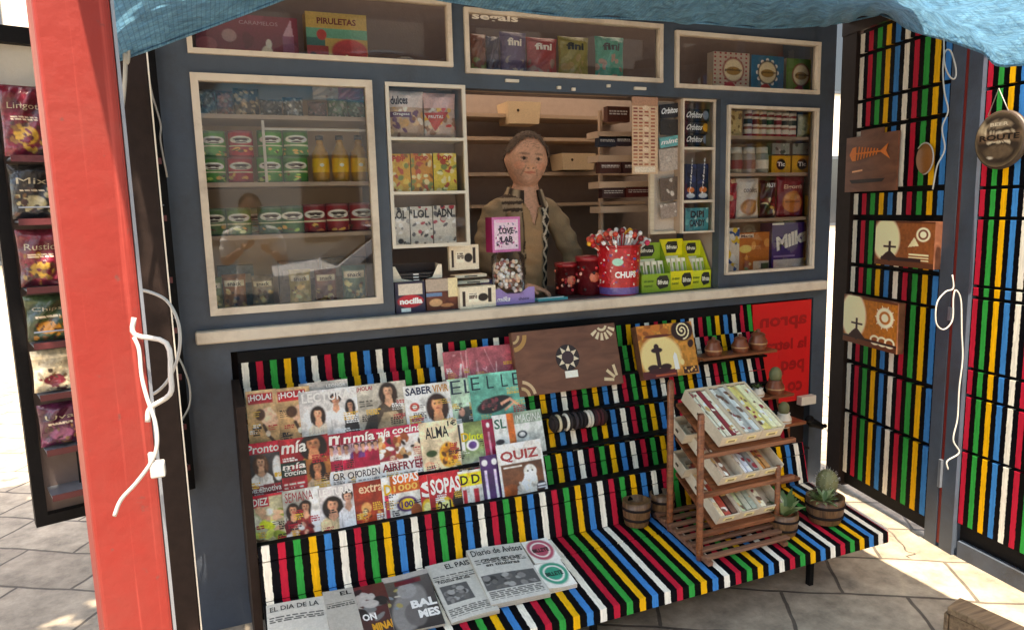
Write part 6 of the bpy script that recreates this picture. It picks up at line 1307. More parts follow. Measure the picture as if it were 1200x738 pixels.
# wooden tiered holder with packets behind it
t = thing('tiered_holder', 'tall wooden tiered sweet holder standing inside the hatch', 'display rack', A(733, 322, .34))
o4 = np.array(t.location)
for i, (y, xa, xb) in enumerate([(157, 699, 741), (185, 700, 745), (216, 701, 762), (245, 703, 764), (292, 715, 764)]):
    a_, b_ = A(xa, y, .32), A(xb, y, .32); s = SH(); s.box(a_[0]-o4[0], b_[0]-o4[0], -.03, .08, a_[2]-o4[2]-.02, a_[2]-o4[2]+.012, m='tray_wood' if False else 'inner_shelf'); s.build('tier', t)
for x in (704, 762):
    a_ = A(x, 240, .40); s = SH(); s.box(a_[0]-o4[0]-.008, a_[0]-o4[0]+.008, .05, .07, 0, A(x, 130, .4)[2]-o4[2], m='inner_shelf'); s.build('upright', t)
for i, (x0, x1, y0, y1, c, lb) in enumerate([(702, 722, 160, 172, '1c2230', 'dark blue white striped chewing gum pack on the second tier'), (722, 741, 160, 171, '2a2028', 'black chewing gum pack on the second tier'), (703, 728, 190, 203, '3a1c18', 'dark brown bar pack on the third tier'), (730, 760, 190, 203, '30181a', 'dark red bar pack on the third tier'), (706, 732, 220, 232, '2c1618', 'brown bar pack on the fourth tier'), (734, 762, 219, 231, '4a1a18', 'maroon bar pack on the fourth tier'), (712, 738, 125, 143, '4a2820', 'rusty brown packet on the top tier')]):
    b, w_, h_ = rect_at(x0, y0, x1, y1, .31); a = ART(w_, h_, c, 340); a.micro(.1, .3, .9, .6, 'b8b8b8', 2); a.noise(.2, 2); s = carton(a, w_, h_, .04, c); tag(s.build('sweet_pack', loc=b), lb, 'sweet pack', 'packs on the tiered holder')
# storage boxes on the back shelves
for i, (x0, y0, x1, y1) in enumerate(((589, 122, 627, 147), (651, 181, 690, 200))):
    b, w_, h_ = rect_at(x0, y0, x1, y1, 1.1); s = SH(); s.add([(-w_/2*.9, -.08, 0), (w_/2*.9, -.08, 0), (w_/2, -.09, h_), (-w_/2, -.09, h_), (-w_/2*.9, .07, 0), (w_/2*.9, .07, 0), (w_/2, .08, h_), (-w_/2, .08, h_)], [(0, 1, 2, 3), (5, 4, 7, 6), (4, 0, 3, 7), (1, 5, 6, 2), (0, 4, 5, 1)], L('c8b090'), 'carton_print')
    s.lathe([(.001, 0), (.008, 0), (.008, .002)], '302018', c=(0, 0, 0), seg=10, m='carton_print', caps=False); V = s.V[-1]; s.V[-1] = np.stack([V[:, 0]-w_*.2, np.full(len(V), -.0895), V[:, 1]+h_*.6], 1)
    tag(s.build('storage_box', loc=b), ('open cream storage box on the upper back shelf, above the vendor', 'cream storage box on the back shelf right of the vendor')[i], 'box', 'storage boxes on the back shelves')

# ================================================================== ON THE COUNTER
CZ = 1.184
def art_oreo(w_, h_):
    a = ART(w_, h_, 'd8cdb8', 380); a.rect(.08, .2, .16, .88, '2a1c1a'); a.rect(.78, .12, .88, .75, '2a1c1a'); a.ell(.64, .52, .14, .18, '1c1414'); a.rect(.24, .28, .5, .7, 'e4dac8'); a.micro(.26, .32, .48, .6, '5a4a40', 3); return a.noise(.05)
t = thing('display_tray', 'white and black open display tray of biscuits at the left of the counter', 'display tray', (A(491, 340, .03)[0], .05, CZ+.075))
x0, x1 = A(461, 320, .03)[0], A(521, 320, .03)[0]; w_ = x1-x0
s = SH(); f = lambda u, v, e: ((u-.5)*w_, -e, .115*(1-v)+.0)
s.poly(f, [(0, 0), (.08, .0), (.2, .45), (.5, .58), (.8, .45), (.92, 0), (1, 0), (1, 1), (0, 1)], 'e0d4c0', 'carton_print', 0); s.poly(f, [(0, .7), (1, .7), (1, 1), (0, 1)], '3a1c18', 'carton_print', .001)
s.box(-w_/2, -w_/2+.002, .001, .09, 0, .115, 'd8cab4', 'carton_print'); s.box(w_/2-.002, w_/2, .001, .09, 0, .115, 'd8cab4', 'carton_print'); s.box(-w_/2+.002, w_/2-.002, .001, .09, 0, .002, 'd8cab4', 'carton_print'); s.box(-w_/2+.002, w_/2-.002, .088, .09, .002, .12, '2a1c1c', 'carton_print')
s.text(f, 'cacao', .35, .62, .62, .8, 'c8804a', m='carton_print'); s.build('tray_box', t)
s = SH()
for z in (.05, .062, .074): s.box(-w_/2+.012, w_/2-.012, .004+z*.2, .07, z, z+.008, '1c1416', 'foil_print'); s.box(-.012, .012, .003+z*.2, .0035+z*.2, z, z+.006, 'e8e0d8', 'foil_print')
s.build('biscuit_packs', t)
put_c('spread_box', 'dark blue box with a red oval logo at the left end of the counter', 'box', 464, 325, 499, 361, .0+.015, ab('22203a', [], 0, extra=[('rect', .12, .08, .9, .42, 'c8bcae'), ('ell', .5, .62, .42, .2, 'b02030'), ('rect', .2, .84, .5, .96, 'c8d8d8')]), [T('nocilla', .14, .52, .9, .72, W_, bold=.05)], .09, side='1c1a30', snap=CZ)
put_c('biscuit_box', 'brown biscuit box with a cream flap next to the dark blue box', 'box', 500, 320, 537, 357, .02, ab('5a2a1e', ['6a3424', '4a2018'], 6, .2, extra=[('rect', .0, .02, .7, .4, 'a8988a'), ('rect', .7, .0, 1, .6, 'd8c8a0'), ('rect', 0, .45, .5, .55, '5a7aa0'), ('ell', .3, .75, .2, .12, 'c89a70'), ('ell', .65, .85, .2, .06, 'b87a50')]), [], .08, side='4a2018', snap=CZ)
# stack of flat biscuit packs
for i, (x0, y0, x1, y1, Y, lb) in enumerate([(539, 333, 582, 358, .0, 'front white biscuit box with toothed bottom edge on the counter'), (527, 287, 562, 316, .10, 'tilted white biscuit pack on top of the stack')]):
    put_c('biscuit_box', lb, 'box', x0, y0, x1, y1, Y, art_oreo, [T('cookie', .26, .35, .48, .5, '4a3a38', bold=.02)], .05 if i == 0 else .02, side='d0c4ac', snap=CZ if i == 0 else None, rz=.05)
for i, y in enumerate((325, 332, 339, 346)):
    b = A(552+i*3, y, .10-.022*i); s = SH(); s.box(-.075, .075, 0, .06, 0, .012, 'd8cdb8', 'carton_print'); s.box(-.03, .03, -.001, -.0003, .003, .008, '3a2a26', 'carton_print'); tag(s.build('biscuit_pack', loc=b, rot=(0, 0, .05)), ('topmost', 'second from top', 'third from top', 'lowest')[i]+' of the flat cream biscuit packs stacked behind the toothed box', 'packet', 'flat biscuit packs')
# purple tray + candy jar + pink box
b, w_, h_ = rect_at(581, 335, 627, 354, .02); b[2] = CZ
t = thing('chocolate_tray', 'lilac cardboard chocolate tray with a white logo under the sweet jar', 'display tray', b)
f = flat_map(w_, h_); s = SH(); s.poly(f, [(0, 0), (.12, .0), (.3, .35), (.62, .35), (.85, 0), (1, 0), (1, 1), (0, 1)], '8a78b4', 'carton_print', 0); s.box(-w_/2, w_/2, .0015, .08, 0, h_*.6, '5a4a80', 'carton_print'); s.text(f, 'milka', .05, .5, .38, .8, W_, m='carton_print', slant=.2); s.text(f, 'choco', .58, .6, .85, .78, '3a2a50', m='carton_print'); s.build('tray_box', t)
b, w_, h_ = rect_at(578, 288, 614, 336, .07); b[2] = CZ+.045
t = thing('sweet_jar', 'clear plastic jar full of white sweets in front of the vendor', 'jar', b)
s = SH(); s.lathe([(w_*.46, 0), (w_*.5, .01), (w_*.5, h_*.9), (w_*.42, h_*.96), (w_*.42, h_)], 'ffffff', seg=28, m='clear_plastic', caps=False); s.build('jar_glass', t)
rr = random.Random(5); s = SH()
for k in range(90):
    a = rr.uniform(0, 6.28); r = w_*.40*math.sqrt(rr.random()); s.ball((r*math.cos(a), r*math.sin(a), .012+(h_*.72)*rr.random()), .0095, rr.choice(['f4efe8', 'e8dccc', 'd8b8a0', 'a86a60', 'd8d0d0']), 'foil_print', 8, 5)
o = s.build('sweets', t); o['kind'] = 'stuff'
s = SH(); s.lathe([(w_*.505, h_*.3), (w_*.505, h_*.75)], 'b8b0ac', seg=28, m='carton_print', caps=False); s.build('label_band', t) if False else None
def art_love(w_, h_):
    a = ART(w_, h_, 'c06aa0', 420); a.rect(.08, .08, .92, .92, 'd8c0d0'); a.blobs(.14, .2, .86, .88, ['4a3a5a', 'e8e0e8', 'b04a88', '8a7aa0', '3a3040'], 50, .045); a.rect(.15, .1, .85, .16, 'e8a8c8'); return a.noise(.08, 2)
o = put_c('gift_box', 'bright pink square box with doodle lettering standing on the sweet jar', 'box', 576, 239, 611, 280, .06, art_love, [T('LOVE', .25, .3, .75, .48, '2a2036', bold=.04), T('LAB', .3, .55, .72, .72, '2a2036', bold=.04)], .06, side='8a1c50', rz=.12)
o.location.z = CZ+.045+h_+.001
b, w_, h_ = rect_at(563, 295, 577, 332, .16); s = carton('6a5a86', w_, .1, .05, '5a4a76'); tag(s.build('lilac_box', loc=(b[0], b[1], CZ)), 'plain lilac box left of the sweet jar', 'box')
# pen tray
b = A(648, 338, .03); b[2] = CZ; s = SH(); s.box(-.075, .075, 0, .04, 0, .006, m='teal_plastic'); s.box(-.075, .075, 0, .003, .006, .012, m='teal_plastic'); s.box(-.075, .075, .037, .04, .006, .012, m='teal_plastic'); s.box(-.07, .06, .012, .02, .007, .013, 'd8f0f0', 'carton_print'); tag(s.build('coin_tray', loc=b, bevel=.001), 'small teal coin tray on the counter in front of the vendor', 'tray')
# lollipop bucket
b, w_, h_ = rect_at(703, 284, 747, 342, .08); b[2] = CZ
t = thing('lollipop_bucket', 'big red bucket with coloured confetti print on the counter', 'bucket', b); r = w_/2
s = SH(); s.lathe([(r*.86, 0), (r*.9, .005), (r*1.0, h_*.95), (r*1.06, h_*.96), (r*1.06, h_), (r*.95, h_), (r*.9, h_*.7), (.001, h_*.7)], 'a0141c', seg=32, m='foil_print', caps=False)
f = lambda u, v, e: ((r*(.9+.1*(1-v))+.001+e)*math.sin((u-.5)*3.6), -(r*(.9+.1*(1-v))+.001+e)*math.cos((u-.5)*3.6), (1-v)*h_*.92+.006)
a = ART(w_*1.7, h_*.92, 'a8141e', 420); a.blobs(0, .05, 1, .8, ['e8d8d8', 'd83a4a', '7a1018', 'b8d8c8', 'e8b0b8', '6a2a6a', 'f0f0f0', 'c8202c'], 80, .035); a.rect(0, .84, 1, 1, '5a4a8a'); a.blobs(.55, .2, .8, .7, ['e8d050', 'd83a4a', '3a5aa0'], 10, .05); a.ell(.34, .3, .07, .08, '90c8b8'); a.noise(.08, 2); s.grid(f, a.a, a.W-1, a.H-1, 'foil_print'); s.text(f, 'CHUPS', .3, .5, .6, .64, 'f0e8e8', m='foil_print', bold=.04); s.build('bucket_body', t)
rr = random.Random(9); bz = CZ+h_*.75
for k in range(84):
    a = rr.uniform(0, 6.28); q = rr.random()**.5; lean = q*.85; up_ = rr.uniform(.07, .10); c0 = np.array([b[0]+r*.55*q*math.cos(a), b[1]+r*.55*q*math.sin(a), bz])
    d = np.array([math.cos(a)*math.sin(lean)*1.3, math.sin(a)*math.sin(lean)*.7, math.cos(lean)]); d /= np.linalg.norm(d)
    s = SH(); L_ = up_+.03; tip = d*L_; wht = rr.random() < .32
    if wht: s.tube([(0, 0, 0), tip], .0038, 'f0ece4', 'carton_print', 6); s.ball(tip, .0105, 'f2eee8', 'carton_print', 10, 6)
    else: s.tube([(0, 0, 0), tip*.85], .0032, rr.choice(['e8e0d8', 'c02030', 'd86a50']), 'carton_print', 6); s.ball(tip, .0135, rr.choice(['a81c28', 'c8402c', '7a141c', 'd87a6a', 'b84a30', 'e8c0b0', 'd8a030', 'c83058']), 'foil_print', 10, 6)
    tag(s.build('lollipop', loc=c0), 'white tipped lollipop stick in the red bucket' if wht else 'red or orange wrapped lollipop in the red bucket', 'lollipop', 'white tipped lollipops' if wht else 'wrapped lollipops')
for i, (x0, x1, y0, y1, c, lb) in enumerate([(677, 703, 284, 330, '5a1016', 'dark red clear tub of sweets left of the lollipop bucket'), (652, 676, 292, 330, '4a0e12', 'smaller dark red tub near the vendor')]):
    b, w_, h_ = rect_at(x0, y0, x1, y1, .16+.06*i); b[2] = CZ; s = SH(); s.lathe([(w_*.46, 0), (w_*.5, .008), (w_*.5, h_*.85), (w_*.53, h_*.86), (w_*.53, h_*.97), (.001, h_)], [c, c, c, '8a1a20', '8a1a20', '8a1a20'], seg=24, m='foil_print', caps=False)
    for k in range(16): aa = random.uniform(2.2, 5.6); s.ball((w_*.49*math.cos(aa), w_*.49*math.sin(aa), h_*random.uniform(.1, .75)), w_*.07, random.choice(['c83038', 'd86a50', '2a0a0c', 'e8a898', 'a81c28']), 'foil_print', 8, 5)
    s.ball((.0, -w_*.2, h_*.45), w_*.34, 'c86a50', 'foil_print', sq=(1, 1, 1.3)); tag(s.build('sweet_tub', loc=b), lb, 'tub', 'tubs of sweets')
# gum boxes right
def gum(x0, x1, y0, y1, Y, c, c2, label, rz=0):
    b, w_, h_ = rect_at(x0, y0, x1, y1, Y); b[2] = CZ
    t = thing('gum_display_box', label, 'display box', b, rz, 'yellow green gum boxes')
    s = SH(); d = .09; zf = h_*.38
    s.box(-w_/2, w_/2, 0, .002, 0, zf, c, 'carton_print'); s.box(-w_/2, w_/2, d-.002, d, 0, h_, c, 'carton_print'); s.add([(-w_/2, .0021, 0), (-w_/2, d-.0021, 0), (-w_/2, d-.0021, h_), (-w_/2, .0021, zf)], [(0, 1, 2, 3)], L(c)*.9, 'carton_print'); s.add([(w_/2, .0021, 0), (w_/2, d-.0021, 0), (w_/2, d-.0021, h_), (w_/2, .0021, zf)], [(0, 1, 2, 3)], L(c)*.9, 'carton_print'); s.box(-w_/2+.001, w_/2-.001, .0022, d-.0022, .0, .002, c, 'carton_print')
    ff = lambda u, v, e: ((u-.5)*w_, -.0005-e, zf*(1-v)); s.poly(ff, [(.52, .25), (.62, .12), (.88, .12), (.95, .4), (.9, .75), (.62, .85), (.5, .6)], '22241c', 'carton_print', .0005); s.text(ff, 'Bifrutas', .55, .35, .9, .6, 'e8e8d0', m='carton_print', h=.0015); s.text(ff, 'sin azucar', .08, .3, .42, .45, '3a5a1c', m='carton_print'); s.text(ff, 'mentol', .08, .55, .36, .7, '3a5a1c', m='carton_print')
    fb = lambda u, v, e: ((u-.5)*w_, d-.0025-e, h_*(1-v)); s.poly(fb, [(.25, .12), (.35, .05), (.75, .05), (.8, .18), (.7, .28), (.3, .28)], '22241c', 'carton_print', .0005); s.text(fb, 'Bifrutas', .3, .12, .74, .2, 'e8e8d0', m='carton_print', h=.0015); s.poly(fb, [(.25, .34), (.8, .34), (.8, .42), (.25, .42)], 'e8e4c0', 'carton_print', .0006)
    s.build('box_body', t)
    for k in range(4):
        s = SH(); x = -w_/2+w_*(k+.5)/4; s.obox((x, .035+.006*k, h_*.42), (w_*.085, 0, 0), (0, .006, 0), (0, .012, h_*.2), 'e4dcc8', 'carton_print'); s.obox((x, .027+.006*k, h_*.45), (w_*.04, 0, 0), (0, .0008, 0), (0, .006, h_*.1), c2, 'carton_print'); s.build('gum_stick', t)
gum(752, 786, 284, 341, .03, '7a9a28', '5a7a30', 'green gum display box, leftmost of the three beside the bucket')
gum(785, 812, 279, 338, .04, 'c8c020', '7a9a30', 'yellow gum display box, middle one beside the bucket')
gum(810, 833, 280, 335, .05, 'c0c42c', '7a9a30', 'lime yellow gum display box, rightmost by the window post')
o_ = None

# ================================================================== PEOPLE
def skin_body(verts, edges, radii, root, name='tmp'):
    me = bpy.data.meshes.new(name); me.from_pydata([tuple(v) for v in verts], edges, []); ob = bpy.data.objects.new(name, me); COL.objects.link(ob)
    ob.modifiers.new('s', 'SKIN')
    for i, r in enumerate(radii):
        me.skin_vertices[0].data[i].radius = (r, r) if not hasattr(r, '__len__') else r
        me.skin_vertices[0].data[i].use_root = (i == root)
    sb = ob.modifiers.new('u', 'SUBSURF'); sb.levels = 2; sb.render_levels = 2
    dg = bpy.context.evaluated_depsgraph_get(); dg.update(); ev = ob.evaluated_get(dg); m2 = bpy.data.meshes.new_from_object(ev)
    V = np.array([v.co[:] for v in m2.vertices]); P = [tuple(p.vertices) for p in m2.polygons]
    bpy.data.objects.remove(ob); return V, P
def head_mesh(c, h, yaw, tiltv=0):
    """head with brow, nose, lips, chin and ears, facing -Y before yaw"""
    nu, nv = 48, 36; V = []
    for i in range(nv+1):
        ph = math.pi*i/nv
        for j in range(nu):
            t = 2*math.pi*j/nu; x = math.sin(ph)*math.sin(t); y = -math.sin(ph)*math.cos(t); z = math.cos(ph)
            X, Y, Z = x*.365*h, y*.44*h, z*.5*h
            jaw = max(0, -z); X *= 1-.20*jaw**1.5; Y *= 1-.10*jaw
            if y < 0:
                fr = -y
                Y -= .07*h*math.exp(-((x/.16)**2))*math.exp(-(((z+.08)/.17)**2))*fr       # nose
                Y -= .035*h*math.exp(-((x/.1)**2))*math.exp(-(((z+.2)/.06)**2))*fr
                Y -= .02*h*math.exp(-((x/.3)**2))*math.exp(-(((z+.42)/.05)**2))*fr        # lips
                Y -= .03*h*math.exp(-((x/.3)**2))*math.exp(-(((z+.72)/.14)**2))           # chin
                for sx in (-1, 1): Y += .035*h*math.exp(-(((x-sx*.33)/.14)**2))*math.exp(-(((z-.04)/.09)**2))*fr   # sockets
                Y -= .018*h*math.exp(-(((z-.2)/.09)**2))*fr
            for sx in (-1, 1): X += sx*.045*h*math.exp(-(((y-.12)/.1)**2))*math.exp(-(((z+.02)/.2)**2))*(1 if x*sx > .5 else 0)
            V.append((X, Y, Z))
    V = np.array(V); cy_, sy_ = math.cos(yaw), math.sin(yaw); ct, st = math.cos(tiltv), math.sin(tiltv)
    x, y, z = V.T; x, z = x*ct+z*st, -x*st+z*ct; V = np.stack([x*cy_-y*sy_, x*sy_+y*cy_, z], 1)+np.array(c)
    Fc = [(i*nu+j, (i+1)*nu+j, (i+1)*nu+(j+1) % nu, i*nu+(j+1) % nu) for i in range(nv) for j in range(nu)]
    return V, Fc
def hand_chains(wrist, d, palm_n, L_=.18):
    """palm + five fingers as skin chains; d = direction of the hand, palm_n = palm normal"""
    d = np.array(d, float); d /= np.linalg.norm(d); n = np.array(palm_n, float); n -= d*(n@d); n /= np.linalg.norm(n); s_ = np.cross(d, n)
    V = [np.array(wrist), np.array(wrist)+d*.45*L_]; E = [(0, 1)]; R = [.024, (.032, .02)]
    for k, (o_, l_) in enumerate(((-.028, .36), (-.010, .42), (.009, .40), (.027, .32))):
        b = len(V); p0 = np.array(wrist)+d*.42*L_+s_*o_; V += [p0, p0+d*l_*L_*.45+n*.004, p0+d*l_*L_*.75+n*.018, p0+d*l_*L_*.85+n*.036]; E += [(1, b), (b, b+1), (b+1, b+2), (b+2, b+3)]; R += [.010, .0095, .0085, .0075]
    b = len(V); p0 = np.array(wrist)+d*.15*L_-s_*.022; V += [p0-s_*.012, p0-s_*.03+d*.03+n*.01, p0-s_*.034+d*.055+n*.02]; E += [(0, b), (b, b+1), (b+1, b+2)]; R += [.012, .0105, .009]
    return V, E, R
def join_person(name, label, J, rad, edges, root, head_c, head_h, yaw, tiltv, hands, skin, hair, parts, shoes=None):
    keys = list(J); V, P = skin_body([J[k] for k in keys], [(keys.index(a), keys.index(b)) for a, b in edges], [rad[k] for k in keys], keys.index(root))
    allV, allF = [V], list(P); off = len(V)
    def addm(V2, F2):
        nonlocal off
        allV.append(np.array(V2)); allF.extend([tuple(i+off for i in f) for f in F2]); off += len(V2)
    addm(*head_mesh(head_c, head_h, yaw, tiltv))
    for h in hands:
        hv, he, hr = hand_chains(*h); addm(*skin_body(hv, he, hr, 0))
    me = bpy.data.meshes.new(name); me.from_pydata(np.concatenate(allV).tolist(), [], allF); ob = bpy.data.objects.new(name, me); COL.objects.link(ob)
    rm = ob.modifiers.new('r', 'REMESH'); rm.mode = 'VOXEL'; rm.voxel_size = .006
    sm = ob.modifiers.new('sm', 'SMOOTH'); sm.factor = .5; sm.iterations = 2
    dg = bpy.context.evaluated_depsgraph_get(); dg.update(); m2 = bpy.data.meshes.new_from_object(ob.evaluated_get(dg)); bpy.data.objects.remove(ob)
    V = np.array([v.co[:] for v in m2.vertices]); P = [tuple(p.vertices) for p in m2.polygons]
    m2.calc_loop_triangles(); N = np.zeros_like(V)
    N = np.array([n.vector[:] for n in m2.vertex_normals])
    # colours on the head
    C = np.tile(L(skin), (len(V), 1)); hc = np.array(head_c); q = V-hc; cy_, sy_ = math.cos(-yaw), math.sin(-yaw)
    x = q[:, 0]*cy_-q[:, 1]*sy_; y = q[:, 0]*sy_+q[:, 1]*cy_; z = q[:, 2]; ct, st = math.cos(-tiltv), math.sin(-tiltv); x, z = x*ct+z*st, -x*st+z*ct; x, y, z = x/head_h, y/head_h, z/head_h
    face = (y < -.2) & (np.abs(z) < .6)
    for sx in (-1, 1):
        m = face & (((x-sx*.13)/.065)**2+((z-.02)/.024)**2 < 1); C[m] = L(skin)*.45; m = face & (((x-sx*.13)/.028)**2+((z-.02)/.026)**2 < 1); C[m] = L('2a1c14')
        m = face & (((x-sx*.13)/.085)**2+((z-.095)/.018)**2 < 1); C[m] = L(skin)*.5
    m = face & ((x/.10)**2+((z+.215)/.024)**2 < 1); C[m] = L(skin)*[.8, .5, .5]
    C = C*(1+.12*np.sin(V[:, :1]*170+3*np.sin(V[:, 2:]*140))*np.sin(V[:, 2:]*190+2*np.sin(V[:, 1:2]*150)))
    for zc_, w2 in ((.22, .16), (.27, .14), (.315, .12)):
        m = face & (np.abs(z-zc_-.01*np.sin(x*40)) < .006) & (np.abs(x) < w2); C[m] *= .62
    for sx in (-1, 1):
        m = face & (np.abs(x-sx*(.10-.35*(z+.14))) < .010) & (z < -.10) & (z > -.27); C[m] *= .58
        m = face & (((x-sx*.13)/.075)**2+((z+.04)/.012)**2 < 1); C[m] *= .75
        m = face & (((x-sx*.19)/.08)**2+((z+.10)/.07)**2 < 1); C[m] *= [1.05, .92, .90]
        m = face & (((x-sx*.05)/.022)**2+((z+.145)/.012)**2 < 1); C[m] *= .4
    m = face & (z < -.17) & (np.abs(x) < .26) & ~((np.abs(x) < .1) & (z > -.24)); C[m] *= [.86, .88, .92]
    s = SH(); o0 = np.array([J[root][0], J[root][1], 0]); s.add(V-o0, P, C, 'skin_print', True)
    body = s.build(name, loc=o0); tag(body, label, 'person')
    for pn, fn, offs, col, mname in parts:
        mk = fn(V); sel = [f for f in P if all(mk[i] for i in f)]
        if not sel: continue
        idx = sorted({i for f in sel for i in f}); mp = {g_: k for k, g_ in enumerate(idx)}
        W3 = V[idx]; fold = np.sin(W3[:, :1]*31+W3[:, 2:]*22+3*np.sin(W3[:, 2:]*9))*np.sin(W3[:, 2:]*47-W3[:, :1]*19)+.6*np.sin(W3[:, 2:]*83+W3[:, :1]*40)
        VV = V[idx]+N[idx]*(offs+.0055*np.maximum(fold, -.6))
        CC = np.array([col(v) for v in VV]) if callable(col) else L(col)
        s = SH(); s.add(VV-o0, [tuple(mp[i] for i in f) for f in sel], CC, mname, True); oo = s.build(pn, body)
        so2 = oo.modifiers.new('thick', 'SOLIDIFY'); so2.thickness = .004; so2.offset = -1
    # hair: the scalp area of the head, lifted off the skin
    hm = ((z > .37-.22*(np.abs(x)/.3)**2) & (y < -.12)) | ((z > .10) & (y >= -.12) & (y < .06)) | ((z > -.20) & (y >= .06)); hm &= (np.abs(z) < .62) & (np.abs(x) < .5) & (np.abs(y) < .55)
    sel = [f for f in P if all(hm[i] for i in f)]; idx = sorted({i for f in sel for i in f}); mp = {g_: k for k, g_ in enumerate(idx)}
    VV = V[idx]+N[idx]*(.006+.004*np.sin(V[idx][:, :1]*260+V[idx][:, 2:]*90)*np.sin(V[idx][:, 1:2]*210))
    CC = L(hair)*(.7+.6*rng.random((len(idx), 1))); s = SH(); s.add(VV-o0, [tuple(mp[i] for i in f) for f in sel], CC, 'cloth_print', True); 
    ii = rng.choice(idx, 1100)
    for q_ in ii:
        d_ = N[q_]*.5+np.array([rng.normal()*.35, rng.normal()*.35, -.35+rng.normal()*.3]); d_ /= np.linalg.norm(d_); sd = np.cross(d_, N[q_]+1e-4); sd /= np.linalg.norm(sd)+1e-9; b0 = V[q_]+N[q_]*.008-o0; l_ = .012+.012*rng.random()
        s.add([b0-sd*.0012, b0+sd*.0012, b0+d_*l_], [(0, 1, 2)], L(hair)*(.5+1.4*rng.random()), 'cloth_print')
    s.build('hair', body)
    return body
hc = A(617, 189, .42); hh = .275
J = dict(pel=(1.50, .50, .95), wst=(1.49, .50, 1.15), cst=(1.47, .48, 1.42), sh=(1.48, .47, 1.60), nk=(1.49, .44, 1.69), hd=(hc[0], .43, hc[2]-.02),
         ls=(1.32, .46, 1.585), le=(1.225, .36, 1.36), lw=(1.36, .26, 1.235), rs=(1.645, .46, 1.575), re=(1.735, .38, 1.33), rw=(1.70, .26, 1.235))
rad = dict(pel=(.16, .12), wst=(.155, .115), cst=(.175, .12), sh=(.105, .085), nk=(.060, .06), hd=(.06, .06), ls=.056, le=.045, lw=.034, rs=.056, re=.045, rw=.034)
E_ = [('pel', 'wst'), ('wst', 'cst'), ('cst', 'sh'), ('sh', 'nk'), ('nk', 'hd'), ('sh', 'ls'), ('ls', 'le'), ('le', 'lw'), ('sh', 'rs'), ('rs', 're'), ('re', 'rw')]
def coat_col(v):
    x, y, z = v
    if abs(x-1.565) < .028 and y < .5 and 1.16 < z < 1.66:
        k = (z*13) % 1; return L('d8ccb8') if abs(abs((x-1.565)/.028)-abs(k*2-1)) < .28 else L('1c1614')
    if y < .45 and abs(x-1.48) < .045-(.0 if z < 1.45 else 0) and z < 1.62: return L('b8946e')
    if z > 1.58 and abs(x-1.40) < .05: return L('4a3a30') if int(z*60) % 2 else L('b09a80')
    if abs(x-1.43) < .004: return L('3a2c20')
    return L('9a8468')*(.85+.3*abs(math.sin(x*38+z*17)*math.sin(z*29-x*11)))
join_person('person', 'vendor in a tan jacket with a black and white patterned scarf behind the counter', J, rad, E_, 'pel', (hc[0], hc[1], hc[2]), hh, -.22, .09,
            [((1.375, .245, 1.228), (1, -.4, -.12), (0, 0, -1)), ((1.685, .245, 1.228), (-1, -.4, -.12), (0, 0, -1))], 'dca88c', '64544a',
            [('jacket', lambda V: (V[:, 2] < 1.70) & ~((np.hypot(V[:, 0]-1.49, V[:, 1]-.44) < .085) & (V[:, 2] > 1.60)) & ~((np.abs(V[:, 0]-1.49) < .05-.35*(1.66-V[:, 2])) & (V[:, 1] < .42) & (V[:, 2] > 1.52)) & (V[:, 2] > .8) & ~((V[:, 1] < .265) & (V[:, 2] < 1.4)), .010, coat_col, 'cloth_print')])
vb = [o for o in COL.objects if o.get('category') == 'person' or o.name.startswith('person')][-1]
s = SH(); ob_ = np.array(vb.location)
for k, (z0, r0, z1, r1) in enumerate(((1.625, .098, 1.70, .078),)):
    n_ = 30; V = []; Cc = []
    for zz_, rr_k in ((z0, r0), ((z0+z1)/2, (r0+r1)/2), (z1, r1), (z1-.004, r1+.010), (z0-.01, r0+.016)):
        for q in range(n_):
            t_ = -math.pi/2+.42+(2*math.pi-.84)*q/(n_-1); V.append((1.49+rr_k*math.cos(t_)-ob_[0], .445+rr_k*.92*math.sin(t_)-ob_[1], zz_-.018*math.cos(t_+math.pi/2))); Cc.append(L('b8a488') if (q//2) % 2 else L('3a2c24'))
    s.add(V, [(a*n_+q, a*n_+q+1, (a+1)*n_+q+1, (a+1)*n_+q) for a in range(4) for q in range(n_-1)], Cc, 'cloth_print', True)
s.build('collar', vb)
# photographer standing in the street behind, seen in the glass
px_, py_ = .40, -3.75
J = dict(pel=(px_, py_, .95), wst=(px_, py_, 1.12), cst=(px_, py_, 1.32), sh=(px_, py_, 1.44), nk=(px_, py_, 1.53), hd=(px_, py_, 1.62),
         ls=(px_-.19, py_, 1.43), le=(px_-.24, py_+.08, 1.2), lw=(px_-.10, py_+.26, 1.32), rs=(px_+.19, py_, 1.43), re=(px_+.25, py_+.05, 1.18), rw=(px_+.14, py_+.24, 1.28),
         lh=(px_-.10, py_, .90), lk=(px_-.12, py_+.03, .50), la=(px_-.13, py_-.02, .09), lt=(px_-.14, py_+.13, .04), rh=(px_+.10, py_, .90), rk=(px_+.13, py_+.02, .50), ra=(px_+.14, py_-.03, .09), rt=(px_+.16, py_+.12, .04))
rad = dict(pel=(.15, .11), wst=(.14, .10), cst=(.155, .11), sh=(.11, .08), nk=(.055, .055), hd=(.055, .055), ls=.06, le=.043, lw=.03, rs=.06, re=.043, rw=.03, lh=.095, lk=.062, la=.045, lt=.035, rh=.095, rk=.062, ra=.045, rt=.035)
E2 = E_+[('pel', 'lh'), ('lh', 'lk'), ('lk', 'la'), ('la', 'lt'), ('pel', 'rh'), ('rh', 'rk'), ('rk', 'ra'), ('ra', 'rt')]
